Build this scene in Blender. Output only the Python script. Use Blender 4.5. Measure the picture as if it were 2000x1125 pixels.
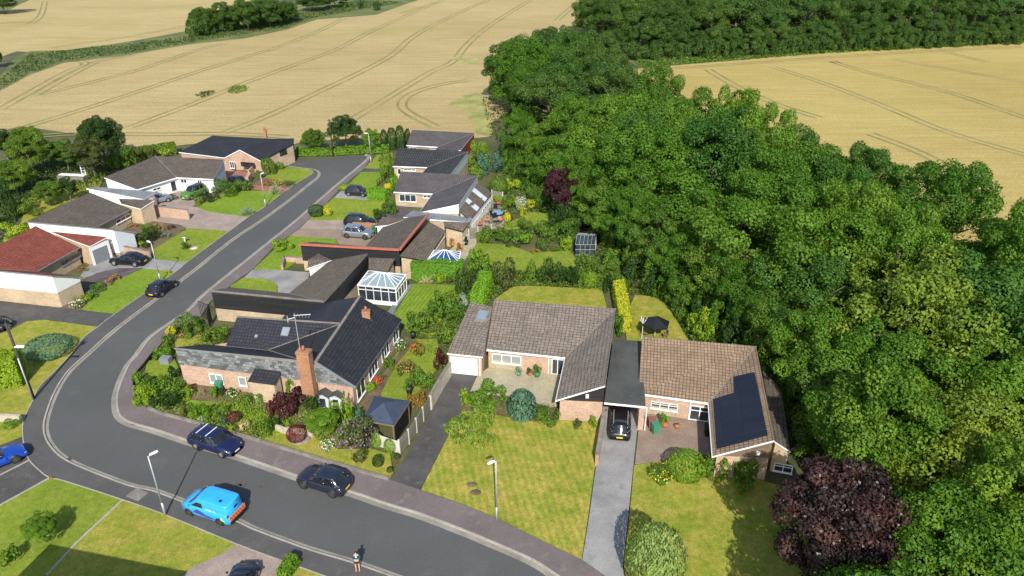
import bpy, bmesh, math, random
import numpy as np
from mathutils import Vector, Matrix, Quaternion
R = math.radians
for o in list(bpy.data.objects): bpy.data.objects.remove(o)
sc = bpy.context.scene
random.seed(7)
# ------------------------------------------------------------------ camera, sky, sun, exposure
FPX, CAM_H, PITCH = 1435.0, 40.0, R(27.7)
cd = bpy.data.cameras.new('camera'); cam = bpy.data.objects.new('camera', cd); sc.collection.objects.link(cam)
cd.sensor_width = 36.0; cd.lens = 36.0*FPX/2000.0; cd.clip_start = 0.5; cd.clip_end = 3000
cam.location = (0, 0, CAM_H); cam.rotation_euler = (R(90)-PITCH, 0, 0); sc.camera = cam
SUN_EL, SUN_AZ = 38.5, -3.5           # shadows fall away from the camera, a touch to the left
w = bpy.data.worlds.new("World"); sc.world = w; w.use_nodes = True
nt = w.node_tree; bg = nt.nodes['Background']
sky = nt.nodes.new('ShaderNodeTexSky'); sky.sky_type = 'NISHITA'; sky.sun_disc = False
sky.sun_elevation = R(SUN_EL); sky.sun_rotation = R(180-SUN_AZ)
nt.links.new(sky.outputs[0], bg.inputs[0]); bg.inputs[1].default_value = 0.125
sl = bpy.data.lights.new('sun', 'SUN'); sl.energy = 4.2; sl.angle = R(0.5); sl.color = (1, .95, .86)
so = bpy.data.objects.new('sun', sl); sc.collection.objects.link(so)
ldir = Vector((math.sin(R(SUN_AZ))*math.cos(R(SUN_EL)), math.cos(R(SUN_AZ))*math.cos(R(SUN_EL)), -math.sin(R(SUN_EL))))
so.rotation_euler = ldir.to_track_quat('-Z', 'Y').to_euler(); so.location = (0, -30, 80)
sc.view_settings.view_transform = 'Standard'; sc.view_settings.look = 'None'
sc.view_settings.exposure = 0.5; sc.view_settings.gamma = 1
sc.cycles.max_bounces = 5; sc.cycles.diffuse_bounces = 3; sc.cycles.transmission_bounces = 4

# ------------------------------------------------------------------ survey helpers: photo sight lines -> metres on site
CP, SP = math.cos(PITCH), math.sin(PITCH)
def ray(u, v):
    b = (562.5-v)/FPX
    return Vector(((u-1000)/FPX, CP+b*SP, -SP+b*CP))
def P(u, v, z=0.0):
    d = ray(u, v); t = (z-CAM_H)/d.z
    return Vector((d.x*t, d.y*t, z))
def HZ(v, y):
    b = (562.5-v)/FPX
    return CAM_H + (-SP+b*CP)*y/(CP+b*SP)
def SCALE(p): return FPX/(p[1]*CP+(CAM_H-p[2])*SP)
def on_wall(p, q, u, v):               # point of the vertical wall p-q on that sight line -> (distance along, height)
    d = ray(u, v); e = Vector((q[0]-p[0], q[1]-p[1])); L = e.length; e /= L; n = Vector((-e.y, e.x))
    t = n.dot(Vector(p[:2]))/n.dot(Vector((d.x, d.y)))
    h = Vector((d.x*t, d.y*t)); return (h-Vector(p[:2])).dot(e), CAM_H+d.z*t
def on_plane(a, b, c, u, v, lift=0.0):
    n = (b-a).cross(c-a).normalized()
    if n.z < 0: n = -n
    d = ray(u, v); o = Vector((0, 0, CAM_H)); t = n.dot(a-o)/n.dot(d)
    return o+d*t+n*lift

# ------------------------------------------------------------------ object helpers
WS = set()                             # things whose parts are modelled in site coordinates
def link(o, parent=None):
    sc.collection.objects.link(o)
    if parent is not None:
        o.parent = parent
        if parent.name in WS: o.matrix_parent_inverse = Matrix.Translation(-Vector(parent.location))
    return o
def tag(o, label=None, cat=None, group=None, kind=None):
    if label: o['label'] = label
    if cat: o['category'] = cat
    if group: o['group'] = group
    if kind: o['kind'] = kind
    return o
def thing(name, label, cat, loc=(0, 0, 0), rz=0, group=None):
    o = bpy.data.objects.new(name, None); o.empty_display_size = .2
    o.location = loc; o.rotation_euler = (0, 0, rz); link(o); return tag(o, label, cat, group)
class MB:
    def __init__(s): s.v = []; s.f = []; s.m = []; s.uv = []
    def poly(s, pts, mi=0):
        i = len(s.v); s.v += [tuple(p) for p in pts]; s.f.append(tuple(range(i, i+len(pts)))); s.m.append(mi)
    def prism(s, top, bottom, mi=0, ms=None):
        ms = mi if ms is None else ms
        s.poly(top, mi); s.poly(list(reversed(bottom)), ms); n = len(top)
        for k in range(n):
            j = (k+1) % n; s.poly([bottom[k], bottom[j], top[j], top[k]], ms)
    def box(s, c, dx, dy, dz, rz=0, mi=0):   # c = centre of the base
        cs, sn = math.cos(rz), math.sin(rz)
        def pt(x, y, z): return (c[0]+x*cs-y*sn, c[1]+x*sn+y*cs, c[2]+z)
        a, b = dx/2, dy/2
        q = [(-a, -b), (a, -b), (a, b), (-a, b)]
        s.prism([pt(x, y, dz) for x, y in q], [pt(x, y, 0) for x, y in q], mi)
    def bar(s, p, q, r, n=6, r2=None, mi=0, cap=True):
        p, q = Vector(p), Vector(q); r2 = r if r2 is None else r2; d = (q-p).normalized()
        a = d.orthogonal().normalized(); b = d.cross(a); i = len(s.v)
        for k in range(n):
            t = 2*math.pi*k/n; e = a*math.cos(t)+b*math.sin(t)
            s.v.append(tuple(p+e*r)); s.v.append(tuple(q+e*r2))
        for k in range(n):
            j = (k+1) % n; s.f.append((i+2*k, i+2*j, i+2*j+1, i+2*k+1)); s.m.append(mi)
        if cap:
            s.f.append(tuple(i+2*k for k in reversed(range(n)))); s.m.append(mi)
            s.f.append(tuple(i+2*k+1 for k in range(n))); s.m.append(mi)
    def beam(s, p, q, wd, ht, mi=0):       # rectangular bar whose width lies level
        p, q = Vector(p), Vector(q); d = (q-p).normalized(); a = Vector((-d.y, d.x, 0))
        a = a.normalized() if a.length > 1e-5 else Vector((1, 0, 0)); b = a.cross(d)
        if b.z < 0: b = -b
        a = a*wd/2; b = b*ht
        s.prism([p-a+b, p+a+b, q+a+b, q-a+b], [p-a, p+a, q+a, q-a], mi)
    def loft(s, rings, mi=0, closed=True, caps=True):
        i = len(s.v); n = len(rings[0])
        for r in rings: s.v += [tuple(p) for p in r]
        for a in range(len(rings)-1):
            for k in range(n if closed else n-1):
                j = (k+1) % n
                s.f.append((i+a*n+k, i+a*n+j, i+(a+1)*n+j, i+(a+1)*n+k)); s.m.append(mi)
        if caps:
            s.f.append(tuple(i+k for k in reversed(range(n)))); s.m.append(mi)
            s.f.append(tuple(i+(len(rings)-1)*n+k for k in range(n))); s.m.append(mi)
    def sphere(s, c, rx, ry, rz, seg=12, rings=8, mi=0):
        rr = []
        for a in range(rings+1):
            t = math.pi*a/rings; q = max(math.sin(t), .02)
            rr.append([(c[0]+rx*q*math.cos(2*math.pi*k/seg), c[1]+ry*q*math.sin(2*math.pi*k/seg), c[2]-rz*math.cos(t)) for k in range(seg)])
        s.loft(rr, mi)
    def build(s, name, mats, parent=None, smooth=False, label=None):
        me = bpy.data.meshes.new(name); me.from_pydata(s.v, [], s.f); me.update()
        if not isinstance(mats, (list, tuple)): mats = [mats]
        for m in mats: me.materials.append(m)
        me.polygons.foreach_set('material_index', s.m)
        if smooth: me.polygons.foreach_set('use_smooth', [True]*len(s.f))
        uv = me.uv_layers.new(name='UVMap')
        for p in me.polygons:
            n = p.normal
            if abs(n.z) > .995: t = Vector((1, 0, 0)); b = Vector((0, 1, 0))
            else:
                t = Vector((-n.y, n.x, 0)).normalized(); b = n.cross(t)
            for li in p.loop_indices:
                co = me.vertices[me.loops[li].vertex_index].co
                uv.data[li].uv = (co.dot(t), co.dot(b))
        o = bpy.data.objects.new(name, me); link(o, parent)
        if label: o['label'] = label
        return o

# ------------------------------------------------------------------ materials
def newmat(name):
    m = bpy.data.materials.new(name); m.use_nodes = True; t = m.node_tree
    return m, t, t.nodes['Principled BSDF'], t.nodes.new, t.links.new
def coords(t, kind='Object', scale=(1, 1, 1), rot=0):
    tc = t.nodes.new('ShaderNodeTexCoord'); mp = t.nodes.new('ShaderNodeMapping')
    t.links.new(tc.outputs[kind], mp.inputs[0]); mp.inputs['Scale'].default_value = scale; mp.inputs['Rotation'].default_value = (0, 0, rot)
    return mp.outputs[0]
def noise(t, vec, scale, detail=4, rough=.6):
    n = t.nodes.new('ShaderNodeTexNoise'); n.inputs['Scale'].default_value = scale
    n.inputs['Detail'].default_value = detail; n.inputs['Roughness'].default_value = rough
    t.links.new(vec, n.inputs['Vector']); return n.outputs['Fac']
def ramp(t, fac, stops):
    r = t.nodes.new('ShaderNodeValToRGB'); e = r.color_ramp.elements
    while len(e) < len(stops): e.new(.5)
    for k, (p, c) in enumerate(stops): e[k].position = p; e[k].color = (*c, 1)
    t.links.new(fac, r.inputs[0]); return r.outputs[0]
def mixc(t, fac, a, b, mode='MIX'):
    m = t.nodes.new('ShaderNodeMix'); m.data_type = 'RGBA'; m.blend_type = mode
    for s, val in ((m.inputs[0], fac), (m.inputs[6], a), (m.inputs[7], b)):
        if isinstance(val, (int, float)): s.default_value = val
        elif isinstance(val, tuple): s.default_value = (*val, 1)
        else: t.links.new(val, s)
    return m.outputs[2]
def bump(t, bs, h, strength, dist=.02):
    b = t.nodes.new('ShaderNodeBump'); b.inputs['Strength'].default_value = strength; b.inputs['Distance'].default_value = dist
    t.links.new(h, b.inputs['Height']); t.links.new(b.outputs[0], bs.inputs['Normal'])
def rmath(t, op, a, b=0.0):
    m = t.nodes.new('ShaderNodeMath'); m.operation = op
    for s, val in ((m.inputs[0], a), (m.inputs[1], b)):
        if isinstance(val, (int, float)): s.default_value = val
        else: t.links.new(val, s)
    return m.outputs[0]
def mul(c, k): return tuple(x*k for x in c)
def mottled(name, c1, c2, big=.35, small=6, rough=.9, c3=None, bumps=.3, kind='Object', spread=(.35, .65)):
    m, t, bs, N, L = newmat(name); v = coords(t, kind)
    a = ramp(t, noise(t, v, big, 5), [(spread[0], c1), (spread[1], c2)])
    f = noise(t, v, small, 5, .75)
    col = mixc(t, .85, a, ramp(t, f, [(.25, (.62, .62, .62)), (.75, (1.35, 1.35, 1.35))]), 'MULTIPLY')
    if c3: col = mixc(t, ramp(t, noise(t, v, big*3.1, 6, .7), [(.55, (0, 0, 0)), (.7, (.8, .8, .8))]), col, c3)
    L(col, bs.inputs['Base Color']); bs.inputs['Roughness'].default_value = rough
    if bumps: bump(t, bs, f, bumps)
    return m
def asphalt_mat(name, c1, c2):
    m, t, bs, N, L = newmat(name); v = coords(t)
    col = ramp(t, noise(t, v, .10, 6, .6), [(.3, c1), (.7, c2)])
    col = mixc(t, ramp(t, noise(t, coords(t, 'Object', (1, 1, 1), .4), .33, 7, .75), [(.56, (0, 0, 0)), (.72, (.6, .6, .6))]), col, mul(c2, 1.3))
    col = mixc(t, ramp(t, noise(t, v, .9, 8, .8), [(.64, (0, 0, 0)), (.74, (.5, .5, .5))]), col, mul(c1, .6))
    f = noise(t, v, 7, 6, .9)
    col = mixc(t, .9, col, ramp(t, f, [(.3, (.70, .70, .70)), (.7, (1.32, 1.32, 1.32))]), 'MULTIPLY')
    L(col, bs.inputs['Base Color']); bs.inputs['Roughness'].default_value = .88; bump(t, bs, f, .4, .01); return m
def plain(name, c, rough=.5, metal=0, spec=.5, var=.12):
    m, t, bs, N, L = newmat(name); v = coords(t)
    f = noise(t, v, 2.3, 5, .7)
    L(ramp(t, f, [(.3, mul(c, 1-var)), (.7, mul(c, 1+var))]), bs.inputs['Base Color'])
    bs.inputs['Roughness'].default_value = rough; bs.inputs['Metallic'].default_value = metal; bs.inputs['Specular IOR Level'].default_value = spec
    return m
def tiles(name, c1, c2, bw=.33, rh=.33, off=0.0, moss=None, gap=.035, rough=.85, wave=0.0, spec=.3):
    m, t, bs, N, L = newmat(name); v = coords(t, 'UV')
    br = N('ShaderNodeTexBrick'); L(v, br.inputs['Vector']); br.offset = off; br.inputs['Scale'].default_value = 1
    br.inputs['Brick Width'].default_value = bw; br.inputs['Row Height'].default_value = rh
    br.inputs['Mortar Size'].default_value = gap; br.inputs['Mortar Smooth'].default_value = .6; br.inputs['Bias'].default_value = 0
    br.inputs['Color1'].default_value = (*c1, 1); br.inputs['Color2'].default_value = (*c2, 1); br.inputs['Mortar'].default_value = (*mul(c1, .42), 1)
    col = mixc(t, .8, br.outputs[0], ramp(t, noise(t, v, .45, 6, .7), [(.3, (.72, .72, .72)), (.7, (1.3, 1.28, 1.25))]), 'MULTIPLY')
    col = mixc(t, .6, col, ramp(t, noise(t, v, 9, 4, .8), [(.3, (.7, .7, .7)), (.7, (1.35, 1.35, 1.35))]), 'MULTIPLY')
    if moss: col = mixc(t, ramp(t, noise(t, v, 3.2, 7, .8), [(.5, (0, 0, 0)), (.66, (.85, .85, .85))]), col, moss)
    L(col, bs.inputs['Base Color']); bs.inputs['Roughness'].default_value = rough; bs.inputs['Specular IOR Level'].default_value = spec
    bump(t, bs, rmath(t, 'SUBTRACT', 1.0, br.outputs['Fac']), .7, .03)
    return m
def brick(name, c1, c2, mortar):
    return_m = tiles(name, c1, c2, .225, .075, .5, None, .012, .9)
    for n in return_m.node_tree.nodes:
        if n.type == 'TEX_BRICK': n.inputs['Mortar'].default_value = (*mortar, 1)
    return return_m
def boards(name, c, step=.15, rough=.6, var=.25, wear=None):
    m, t, bs, N, L = newmat(name); v = coords(t, 'UV')
    br = N('ShaderNodeTexBrick'); L(v, br.inputs['Vector']); br.offset = .37; br.inputs['Scale'].default_value = 1
    br.inputs['Brick Width'].default_value = 3.6; br.inputs['Row Height'].default_value = step
    br.inputs['Mortar Size'].default_value = .014; br.inputs['Mortar Smooth'].default_value = .3
    br.inputs['Color1'].default_value = (*mul(c, 1-var), 1); br.inputs['Color2'].default_value = (*mul(c, 1+var), 1); br.inputs['Mortar'].default_value = (*mul(c, .35), 1)
    col = br.outputs[0]
    if wear: col = mixc(t, ramp(t, noise(t, v, 2.6, 8, .8), [(.6, (0, 0, 0)), (.68, (.7, .7, .7))]), col, wear)
    L(col, bs.inputs['Base Color']); bs.inputs['Roughness'].default_value = rough
    bump(t, bs, rmath(t, 'SUBTRACT', 1.0, br.outputs['Fac']), .5)
    return m
def lawn_mat(name, c1, c2, dry, dryamt=.5, stripes=0.0, sdir=0.0, swid=1.0):
    m, t, bs, N, L = newmat(name); v = coords(t)
    a = ramp(t, noise(t, v, .22, 5, .65), [(.32, c1), (.68, c2)])
    d = noise(t, v, .5, 7, .72)
    a = mixc(t, ramp(t, d, [(.62-.25*dryamt, (0, 0, 0)), (.85-.2*dryamt, (dryamt, dryamt, dryamt))]), a, dry)
    if stripes:
        wv = N('ShaderNodeTexWave'); wv.bands_direction = 'X'; wv.inputs['Scale'].default_value = .31416/swid*2
        wv.inputs['Distortion'].default_value = 1.4; wv.inputs['Detail Scale'].default_value = .5; L(coords(t, 'Object', (1, 1, 1), sdir), wv.inputs['Vector'])
        a = mixc(t, 1.0, a, ramp(t, wv.outputs['Fac'], [(.35, (1-stripes,)*3), (.65, (1+stripes,)*3)]), 'MULTIPLY')
    f = noise(t, v, 11, 5, .8); f2 = noise(t, v, 2.2, 4, .7)
    a = mixc(t, .9, a, ramp(t, f, [(.3, (.46, .5, .42)), (.7, (1.55, 1.5, 1.5))]), 'MULTIPLY')
    a = mixc(t, .8, a, ramp(t, f2, [(.3, (.70, .76, .66)), (.7, (1.30, 1.24, 1.24))]), 'MULTIPLY')
    L(a, bs.inputs['Base Color']); bs.inputs['Roughness'].default_value = .95; bs.inputs['Specular IOR Level'].default_value = .1
    bump(t, bs, f, .8, .05); return m
def wheat_mat(name, c1, c2, green, rot, gamt=.35):
    m, t, bs, N, L = newmat(name); v = coords(t); vs = coords(t, 'Object', (.07, .9, 1), rot)
    a = ramp(t, noise(t, v, .02, 6, .6), [(.3, c1), (.7, c2)])
    st = noise(t, vs, .8, 7, .7)
    a = mixc(t, .9, a, ramp(t, st, [(.3, (.80, .82, .76)), (.7, (1.17, 1.16, 1.14))]), 'MULTIPLY')
    a = mixc(t, ramp(t, noise(t, coords(t, 'Object', (.3, 1, 1), rot), .035, 7, .72), [(.53, (0, 0, 0)), (.75, (gamt,)*3)]), a, green)
    f = noise(t, v, 2.2, 6, .85)
    a = mixc(t, .9, a, ramp(t, f, [(.3, (.62, .63, .6)), (.7, (1.36, 1.35, 1.33))]), 'MULTIPLY')
    L(a, bs.inputs['Base Color']); bs.inputs['Roughness'].default_value = .95; bs.inputs['Specular IOR Level'].default_value = .1
    bump(t, bs, f, .7, .15); return m
def leaf_mat(name, c1, c2, trans=.28, hue=.0, rough=.55):
    m, t, bs, N, L = newmat(name)
    at = N('ShaderNodeAttribute'); at.attribute_name = 'vary'
    oi = N('ShaderNodeObjectInfo')
    c = ramp(t, at.outputs['Fac'], [(.0, c1), (1.0, c2)])
    c = mixc(t, 1.0, c, ramp(t, oi.outputs['Random'], [(0, (.78, .84, .8)), (.5, (1, 1, 1)), (1, (1.28, 1.14, 1.0))]), 'MULTIPLY')
    L(c, bs.inputs['Base Color']); bs.inputs['Roughness'].default_value = rough; bs.inputs['Specular IOR Level'].default_value = .25
    tr = N('ShaderNodeBsdfTranslucent'); L(mixc(t, 1.0, c, (1.1, 1.2, .5), 'MULTIPLY'), tr.inputs[0])
    mx = N('ShaderNodeMixShader'); mx.inputs[0].default_value = trans
    L(bs.outputs[0], mx.inputs[1]); L(tr.outputs[0], mx.inputs[2]); L(mx.outputs[0], t.nodes['Material Output'].inputs[0])
    return m
def glass(name, c=(.03, .04, .05), rough=.08):
    m, t, bs, N, L = newmat(name); v = coords(t)
    L(ramp(t, noise(t, v, .9, 3), [(.35, mul(c, .6)), (.65, mul(c, 1.5))]), bs.inputs['Base Color'])
    bs.inputs['Roughness'].default_value = rough; bs.inputs['Specular IOR Level'].default_value = .8; return m
def paint(name, c, metal=.3):
    m, t, bs, N, L = newmat(name); v = coords(t)
    L(ramp(t, noise(t, v, 1.7, 5), [(.3, mul(c, .88)), (.7, mul(c, 1.12))]), bs.inputs['Base Color'])
    bs.inputs['Roughness'].default_value = .32; bs.inputs['Metallic'].default_value = metal; bs.inputs['Coat Weight'].default_value = .6; bs.inputs['Coat Roughness'].default_value = .08
    return m

M = dict(
 asphalt=asphalt_mat('road_asphalt', (.070, .072, .069), (.090, .091, .086)),
 path=mottled('outer_pavement', (.072, .070, .068), (.092, .088, .084), .3, 14, .9, (.12, .112, .10), .4),
 pinkpath=mottled('pinkish_pavement', (.13, .105, .10), (.165, .135, .13), .3, 14, .9, (.2, .18, .16), .4),
 kerb=mottled('kerb_stone', (.29, .265, .22), (.38, .35, .30), .6, 8, .9, (.2, .17, .11), .3),
 drain=mottled('kerb_channel', (.20, .185, .155), (.30, .275, .24), .4, 8, .9, (.15, .14, .10), .3),
 tarmac=mottled('old_tarmac', (.055, .052, .05), (.085, .08, .075), .5, 12, .92, (.13, .12, .10), .4),
 concrete=mottled('drive_concrete', (.20, .195, .19), (.30, .29, .28), .4, 9, .9, (.16, .15, .13), .3),
 pinkdrive=mottled('pink_block_paving', (.26, .20, .165), (.35, .275, .23), .5, 7, .9, (.22, .2, .17), .3),
 brownpave=mottled('brown_block_paving', (.21, .155, .115), (.29, .215, .16), .5, 8, .9, (.18, .15, .12), .4),
 redpave=mottled('red_brick_paving', (.26, .10, .07), (.34, .14, .10), .6, 7, .9, None, .3),
 patio=mottled('buff_patio', (.30, .265, .17), (.42, .37, .25), .5, 6, .9, (.26, .25, .13), .3),
 gravel=mottled('dark_gravel', (.06, .05, .055), (.12, .10, .105), .8, 12, .95, None, .6),
 soil=mottled('bed_soil', (.10, .065, .035), (.17, .12, .07), .7, 5, .95, (.05, .08, .02), .6),
 ground=mottled('rough_ground', (.045, .065, .016), (.11, .105, .04), .18, 3, .95, (.10, .075, .04), .7),
 verge=mottled('field_margin_grass', (.07, .10, .02), (.17, .18, .05), .08, 1.6, .95, (.05, .075, .02), .8),
 wheat=wheat_mat('ripe_wheat', (.37, .28, .135), (.46, .36, .185), (.27, .26, .07), R(24), .6),
 wheat2=wheat_mat('ripe_wheat_right', (.375, .285, .10), (.455, .355, .14), (.32, .29, .07), R(-28), .45),
 wheat3=wheat_mat('ripe_wheat_upper', (.38, .30, .13), (.47, .37, .19), (.24, .24, .06), R(8), .7),
 scrub=mottled('field_corner_grass', (.20, .22, .05), (.40, .36, .13), .25, 2.5, .95, (.12, .17, .04), .7),
 rut=mottled('wheel_rut', (.18, .165, .05), (.30, .25, .095), .12, 3, .95, None, .4),
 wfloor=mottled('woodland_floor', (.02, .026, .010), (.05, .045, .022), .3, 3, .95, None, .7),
 lawn=lawn_mat('lawn_green', (.145, .21, .024), (.215, .265, .036), (.32, .285, .075), .5),
 lawnstripe=lawn_mat('lawn_striped', (.135, .215, .022), (.185, .265, .03), (.29, .28, .06), .3, .10, R(15), .9),
 lawnstripe2=lawn_mat('lawn_striped_dry', (.17, .22, .024), (.23, .265, .038), (.40, .31, .08), .9, .07, R(-11), 1.1),
 lawndry=lawn_mat('lawn_dry', (.18, .22, .024), (.24, .265, .038), (.40, .31, .085), .8),
 brickpink=brick('pink_brick', (.46, .28, .19), (.60, .41, .30), (.42, .36, .30)),
 brickbuff=brick('buff_brick', (.46, .33, .20), (.58, .44, .29), (.45, .40, .32)),
 brickbrown=brick('brown_brick', (.36, .22, .13), (.46, .30, .18), (.38, .33, .27)),
 brickorange=brick('orange_brick', (.42, .17, .07), (.52, .24, .11), (.34, .25, .18)),
 brickchim=brick('chimney_brick', (.33, .15, .07), (.44, .22, .12), (.28, .21, .15)),
 tdark=tiles('charcoal_tiles', (.022, .023, .029), (.032, .033, .040), .33, .33, 0, None, .03, .75),
 tdark2=tiles('blue_black_tiles', (.024, .025, .034), (.034, .035, .046), .33, .33, 0, None, .03, .7),
 tgrey=tiles('grey_tiles', (.085, .078, .080), (.105, .096, .098), .33, .33, 0, None, .03),
 tgreylight=tiles('worn_grey_tiles', (.10, .10, .105), (.13, .13, .135), .33, .33, .5, None, .02),
 tbrown=tiles('pinkish_brown_tiles', (.165, .135, .112), (.225, .185, .152), .36, .36, 0, (.25, .225, .17), .04),
 ttan=tiles('tan_pantiles', (.24, .165, .108), (.31, .22, .15), .30, .36, 0, (.20, .15, .10), .045),
 tmoss=tiles('mossy_tiles', (.11, .09, .075), (.15, .125, .10), .3, .33, 0, (.19, .165, .10), .04),
 tbrowndk=tiles('dark_brown_tiles', (.095, .078, .066), (.13, .105, .09), .33, .36, 0, (.16, .14, .09), .045),
 tred=tiles('red_tiles', (.20, .052, .036), (.26, .074, .05), .33, .36, 0, None, .04),
 tpan=tiles('dark_pantiles', (.04, .042, .046), (.055, .056, .060), .40, .8, 0, None, .09),
 slatehung=tiles('hung_slates', (.085, .092, .095), (.25, .265, .265), .42, .27, .5, None, .012, .6),
 black=boards('black_boards', (.016, .017, .019), .16, .55, .3, (.10, .095, .085)),
 blackclean=boards('black_boards_clean', (.02, .019, .02), .18, .6, .3),
 redclad=boards('red_boards', (.30, .045, .03), .18, .6, .1),
 whiteclad=plain('white_render', (.80, .80, .78), .7, 0, .3, .03),
 bluewhite=plain('pale_grey_boards', (.52, .56, .60), .6, 0, .3, .05),
 white=plain('white_plastic', (.80, .80, .79), .35, 0, .5, .03),
 redtrim=plain('red_fascia', (.40, .12, .075), .6, 0, .4, .1),
 flat=mottled('flat_roof_felt', (.15, .16, .17), (.22, .235, .25), .5, 6, .75, (.12, .12, .10), .2),
 flatdark=mottled('dark_roof_felt', (.045, .048, .046), (.075, .078, .074), .5, 8, .85, (.10, .09, .04), .2),
 lead=plain('lead_flashing', (.24, .25, .27), .5, .2, .5, .15),
 coping=mottled('coping', (.16, .14, .115), (.25, .22, .19), 1.5, 7, .9, None, .3),
 timber=plain('weathered_timber', (.17, .125, .085), .8, 0, .2, .25),
 fence=boards('grey_fence_panel', (.19, .18, .14), .3, .85, .15),
 post=plain('concrete_post', (.50, .48, .43), .85, 0, .2, .08),
 gazeboroof=plain('blue_black_sheet', (.045, .06, .095), .55, .1, .5, .2),
 solar=tiles('solar_cells', (.009, .009, .016), (.012, .012, .020), 1.0, 1.65, 0, None, .02, .3, 0, .6),
 glass=glass('window_glass'), glassblue=glass('blue_roof_glass', (.03, .085, .22)),
 glasspale=plain('pale_roof_glass', (.20, .26, .29), .6, 0, .3, .1), blind=plain('window_blind', (.24, .27, .27), .7, 0, .3, .08),
 steel=plain('galvanised_steel', (.42, .45, .45), .45, .35, .5, .08), lampwhite=plain('lantern_white', (.78, .80, .82), .4, 0, .5, .03),
 poledark=plain('creosoted_pole', (.06, .05, .045), .85, 0, .2, .2), iron=plain('black_iron', (.02, .02, .022), .5, .3, .5, .1),
 terra=plain('terracotta', (.42, .13, .075), .8, 0, .2, .15), binred=plain('brown_bin', (.23, .09, .06), .6), bingreen=plain('green_bin', (.03, .15, .06), .45),
 tyre=plain('tyre_rubber', (.018, .018, .019), .85), rim=plain('alloy_rim', (.45, .46, .47), .35, .7), rimdark=plain('dark_rim', (.10, .085, .075), .45, .5),
 trimblack=plain('black_trim', (.012, .012, .013), .5), carglass=glass('car_glass', (.012, .015, .018), .05),
 lampglass=plain('headlamp', (.62, .66, .68), .15), taillamp=plain('tail_lamp', (.10, .008, .008), .25), headlamp=plain('head_lamp_unit', (.20, .21, .23), .15), plateyellow=plain('yellow_plate', (.75, .55, .03), .5, 0, .3, .02),
 orange=plain('orange_chevron', (.85, .20, .05), .5, 0, .4, .02), wave=plain('purple_wave', (.06, .06, .28), .4, 0, .4, .1), lime=plain('lime_logo', (.35, .75, .30), .4),
 bark=mottled('bark', (.10, .08, .06), (.18, .15, .12), 1.2, 9, .95, None, .6), stone=mottled('pale_stone', (.38, .33, .25), (.5, .44, .35), 1.1, 6, .9, None, .4),
 plasticgreen=plain('green_plastic', (.04, .22, .13), .5), bluecloth=plain('blue_table', (.16, .34, .48), .6), pinkfab=plain('salmon_fabric', (.6, .2, .14), .7),
 skin=plain('skin', (.62, .36, .27), .6, 0, .3, .05), teal=plain('teal_jacket', (.02, .085, .10), .8, 0, .2, .2), darkcloth=plain('dark_shorts', (.012, .016, .02), .85), hair=plain('dark_hair', (.02, .014, .01), .6), whitecloth=plain('white_shirt', (.75, .75, .74), .8),
 manhole=mottled('iron_cover', (.06, .05, .04), (.12, .09, .07), 2, 14, .8, None, .4),
)
LM = dict(
 mid=leaf_mat('leaves_mid', (.070, .145, .014), (.165, .27, .034)), bright=leaf_mat('leaves_bright', (.10, .21, .014), (.21, .36, .03), .3),
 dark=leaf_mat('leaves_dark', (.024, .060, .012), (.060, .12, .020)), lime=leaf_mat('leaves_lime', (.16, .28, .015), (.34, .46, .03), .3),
 yellow=leaf_mat('leaves_yellow', (.35, .38, .015), (.68, .60, .04), .3), olive=leaf_mat('leaves_olive', (.06, .085, .02), (.13, .155, .04)),
 blue=leaf_mat('leaves_bluegreen', (.045, .13, .075), (.12, .24, .15), .15), purple=leaf_mat('leaves_purple', (.030, .008, .012), (.085, .028, .035), .12, 0, .4),
 maroon=leaf_mat('leaves_maroon', (.075, .012, .018), (.16, .035, .04), .15), grey=leaf_mat('leaves_silver', (.16, .22, .13), (.34, .42, .28), .2),
 orange=leaf_mat('leaves_orange', (.22, .10, .02), (.40, .28, .05), .2), straw=leaf_mat('leaves_straw', (.30, .30, .12), (.55, .52, .28), .3),
 wood=leaf_mat('leaves_wood', (.060, .152, .013), (.140, .275, .026), .38), wood2=leaf_mat('leaves_wood_light', (.085, .180, .015), (.190, .325, .034), .38), wood3=leaf_mat('leaves_wood_deep', (.042, .115, .016), (.100, .215, .032), .36), gold=leaf_mat('leaves_gold', (.26, .36, .02), (.60, .60, .05), .3), hedge=leaf_mat('leaves_hedge', (.10, .25, .014), (.20, .42, .03), .25), lime2=leaf_mat('leaves_light_lime', (.12, .20, .016), (.27, .36, .05), .34), pale=leaf_mat('leaves_pale_green', (.13, .22, .05), (.28, .38, .12), .25), woodyel=leaf_mat('leaves_wood_yellow', (.12, .20, .018), (.30, .38, .05), .34), wooddk=leaf_mat('leaves_wood_far', (.048, .108, .018), (.105, .19, .036), .34),
 copper=leaf_mat('leaves_copper', (.022, .012, .012), (.085, .050, .046), .06, 0, .38),
 fwhite=leaf_mat('petals_white', (.65, .66, .58), (.85, .85, .78)), fred=leaf_mat('petals_red', (.55, .02, .03), (.85, .12, .10)), fpink=leaf_mat('petals_pink', (.65, .10, .13), (.85, .28, .28)),
 flilac=leaf_mat('petals_lilac', (.26, .15, .28), (.45, .30, .48)), fyellow=leaf_mat('petals_yellow', (.75, .65, .03), (.9, .85, .1)), forange=leaf_mat('petals_orange', (.65, .22, .07), (.8, .4, .2)),
)
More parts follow.
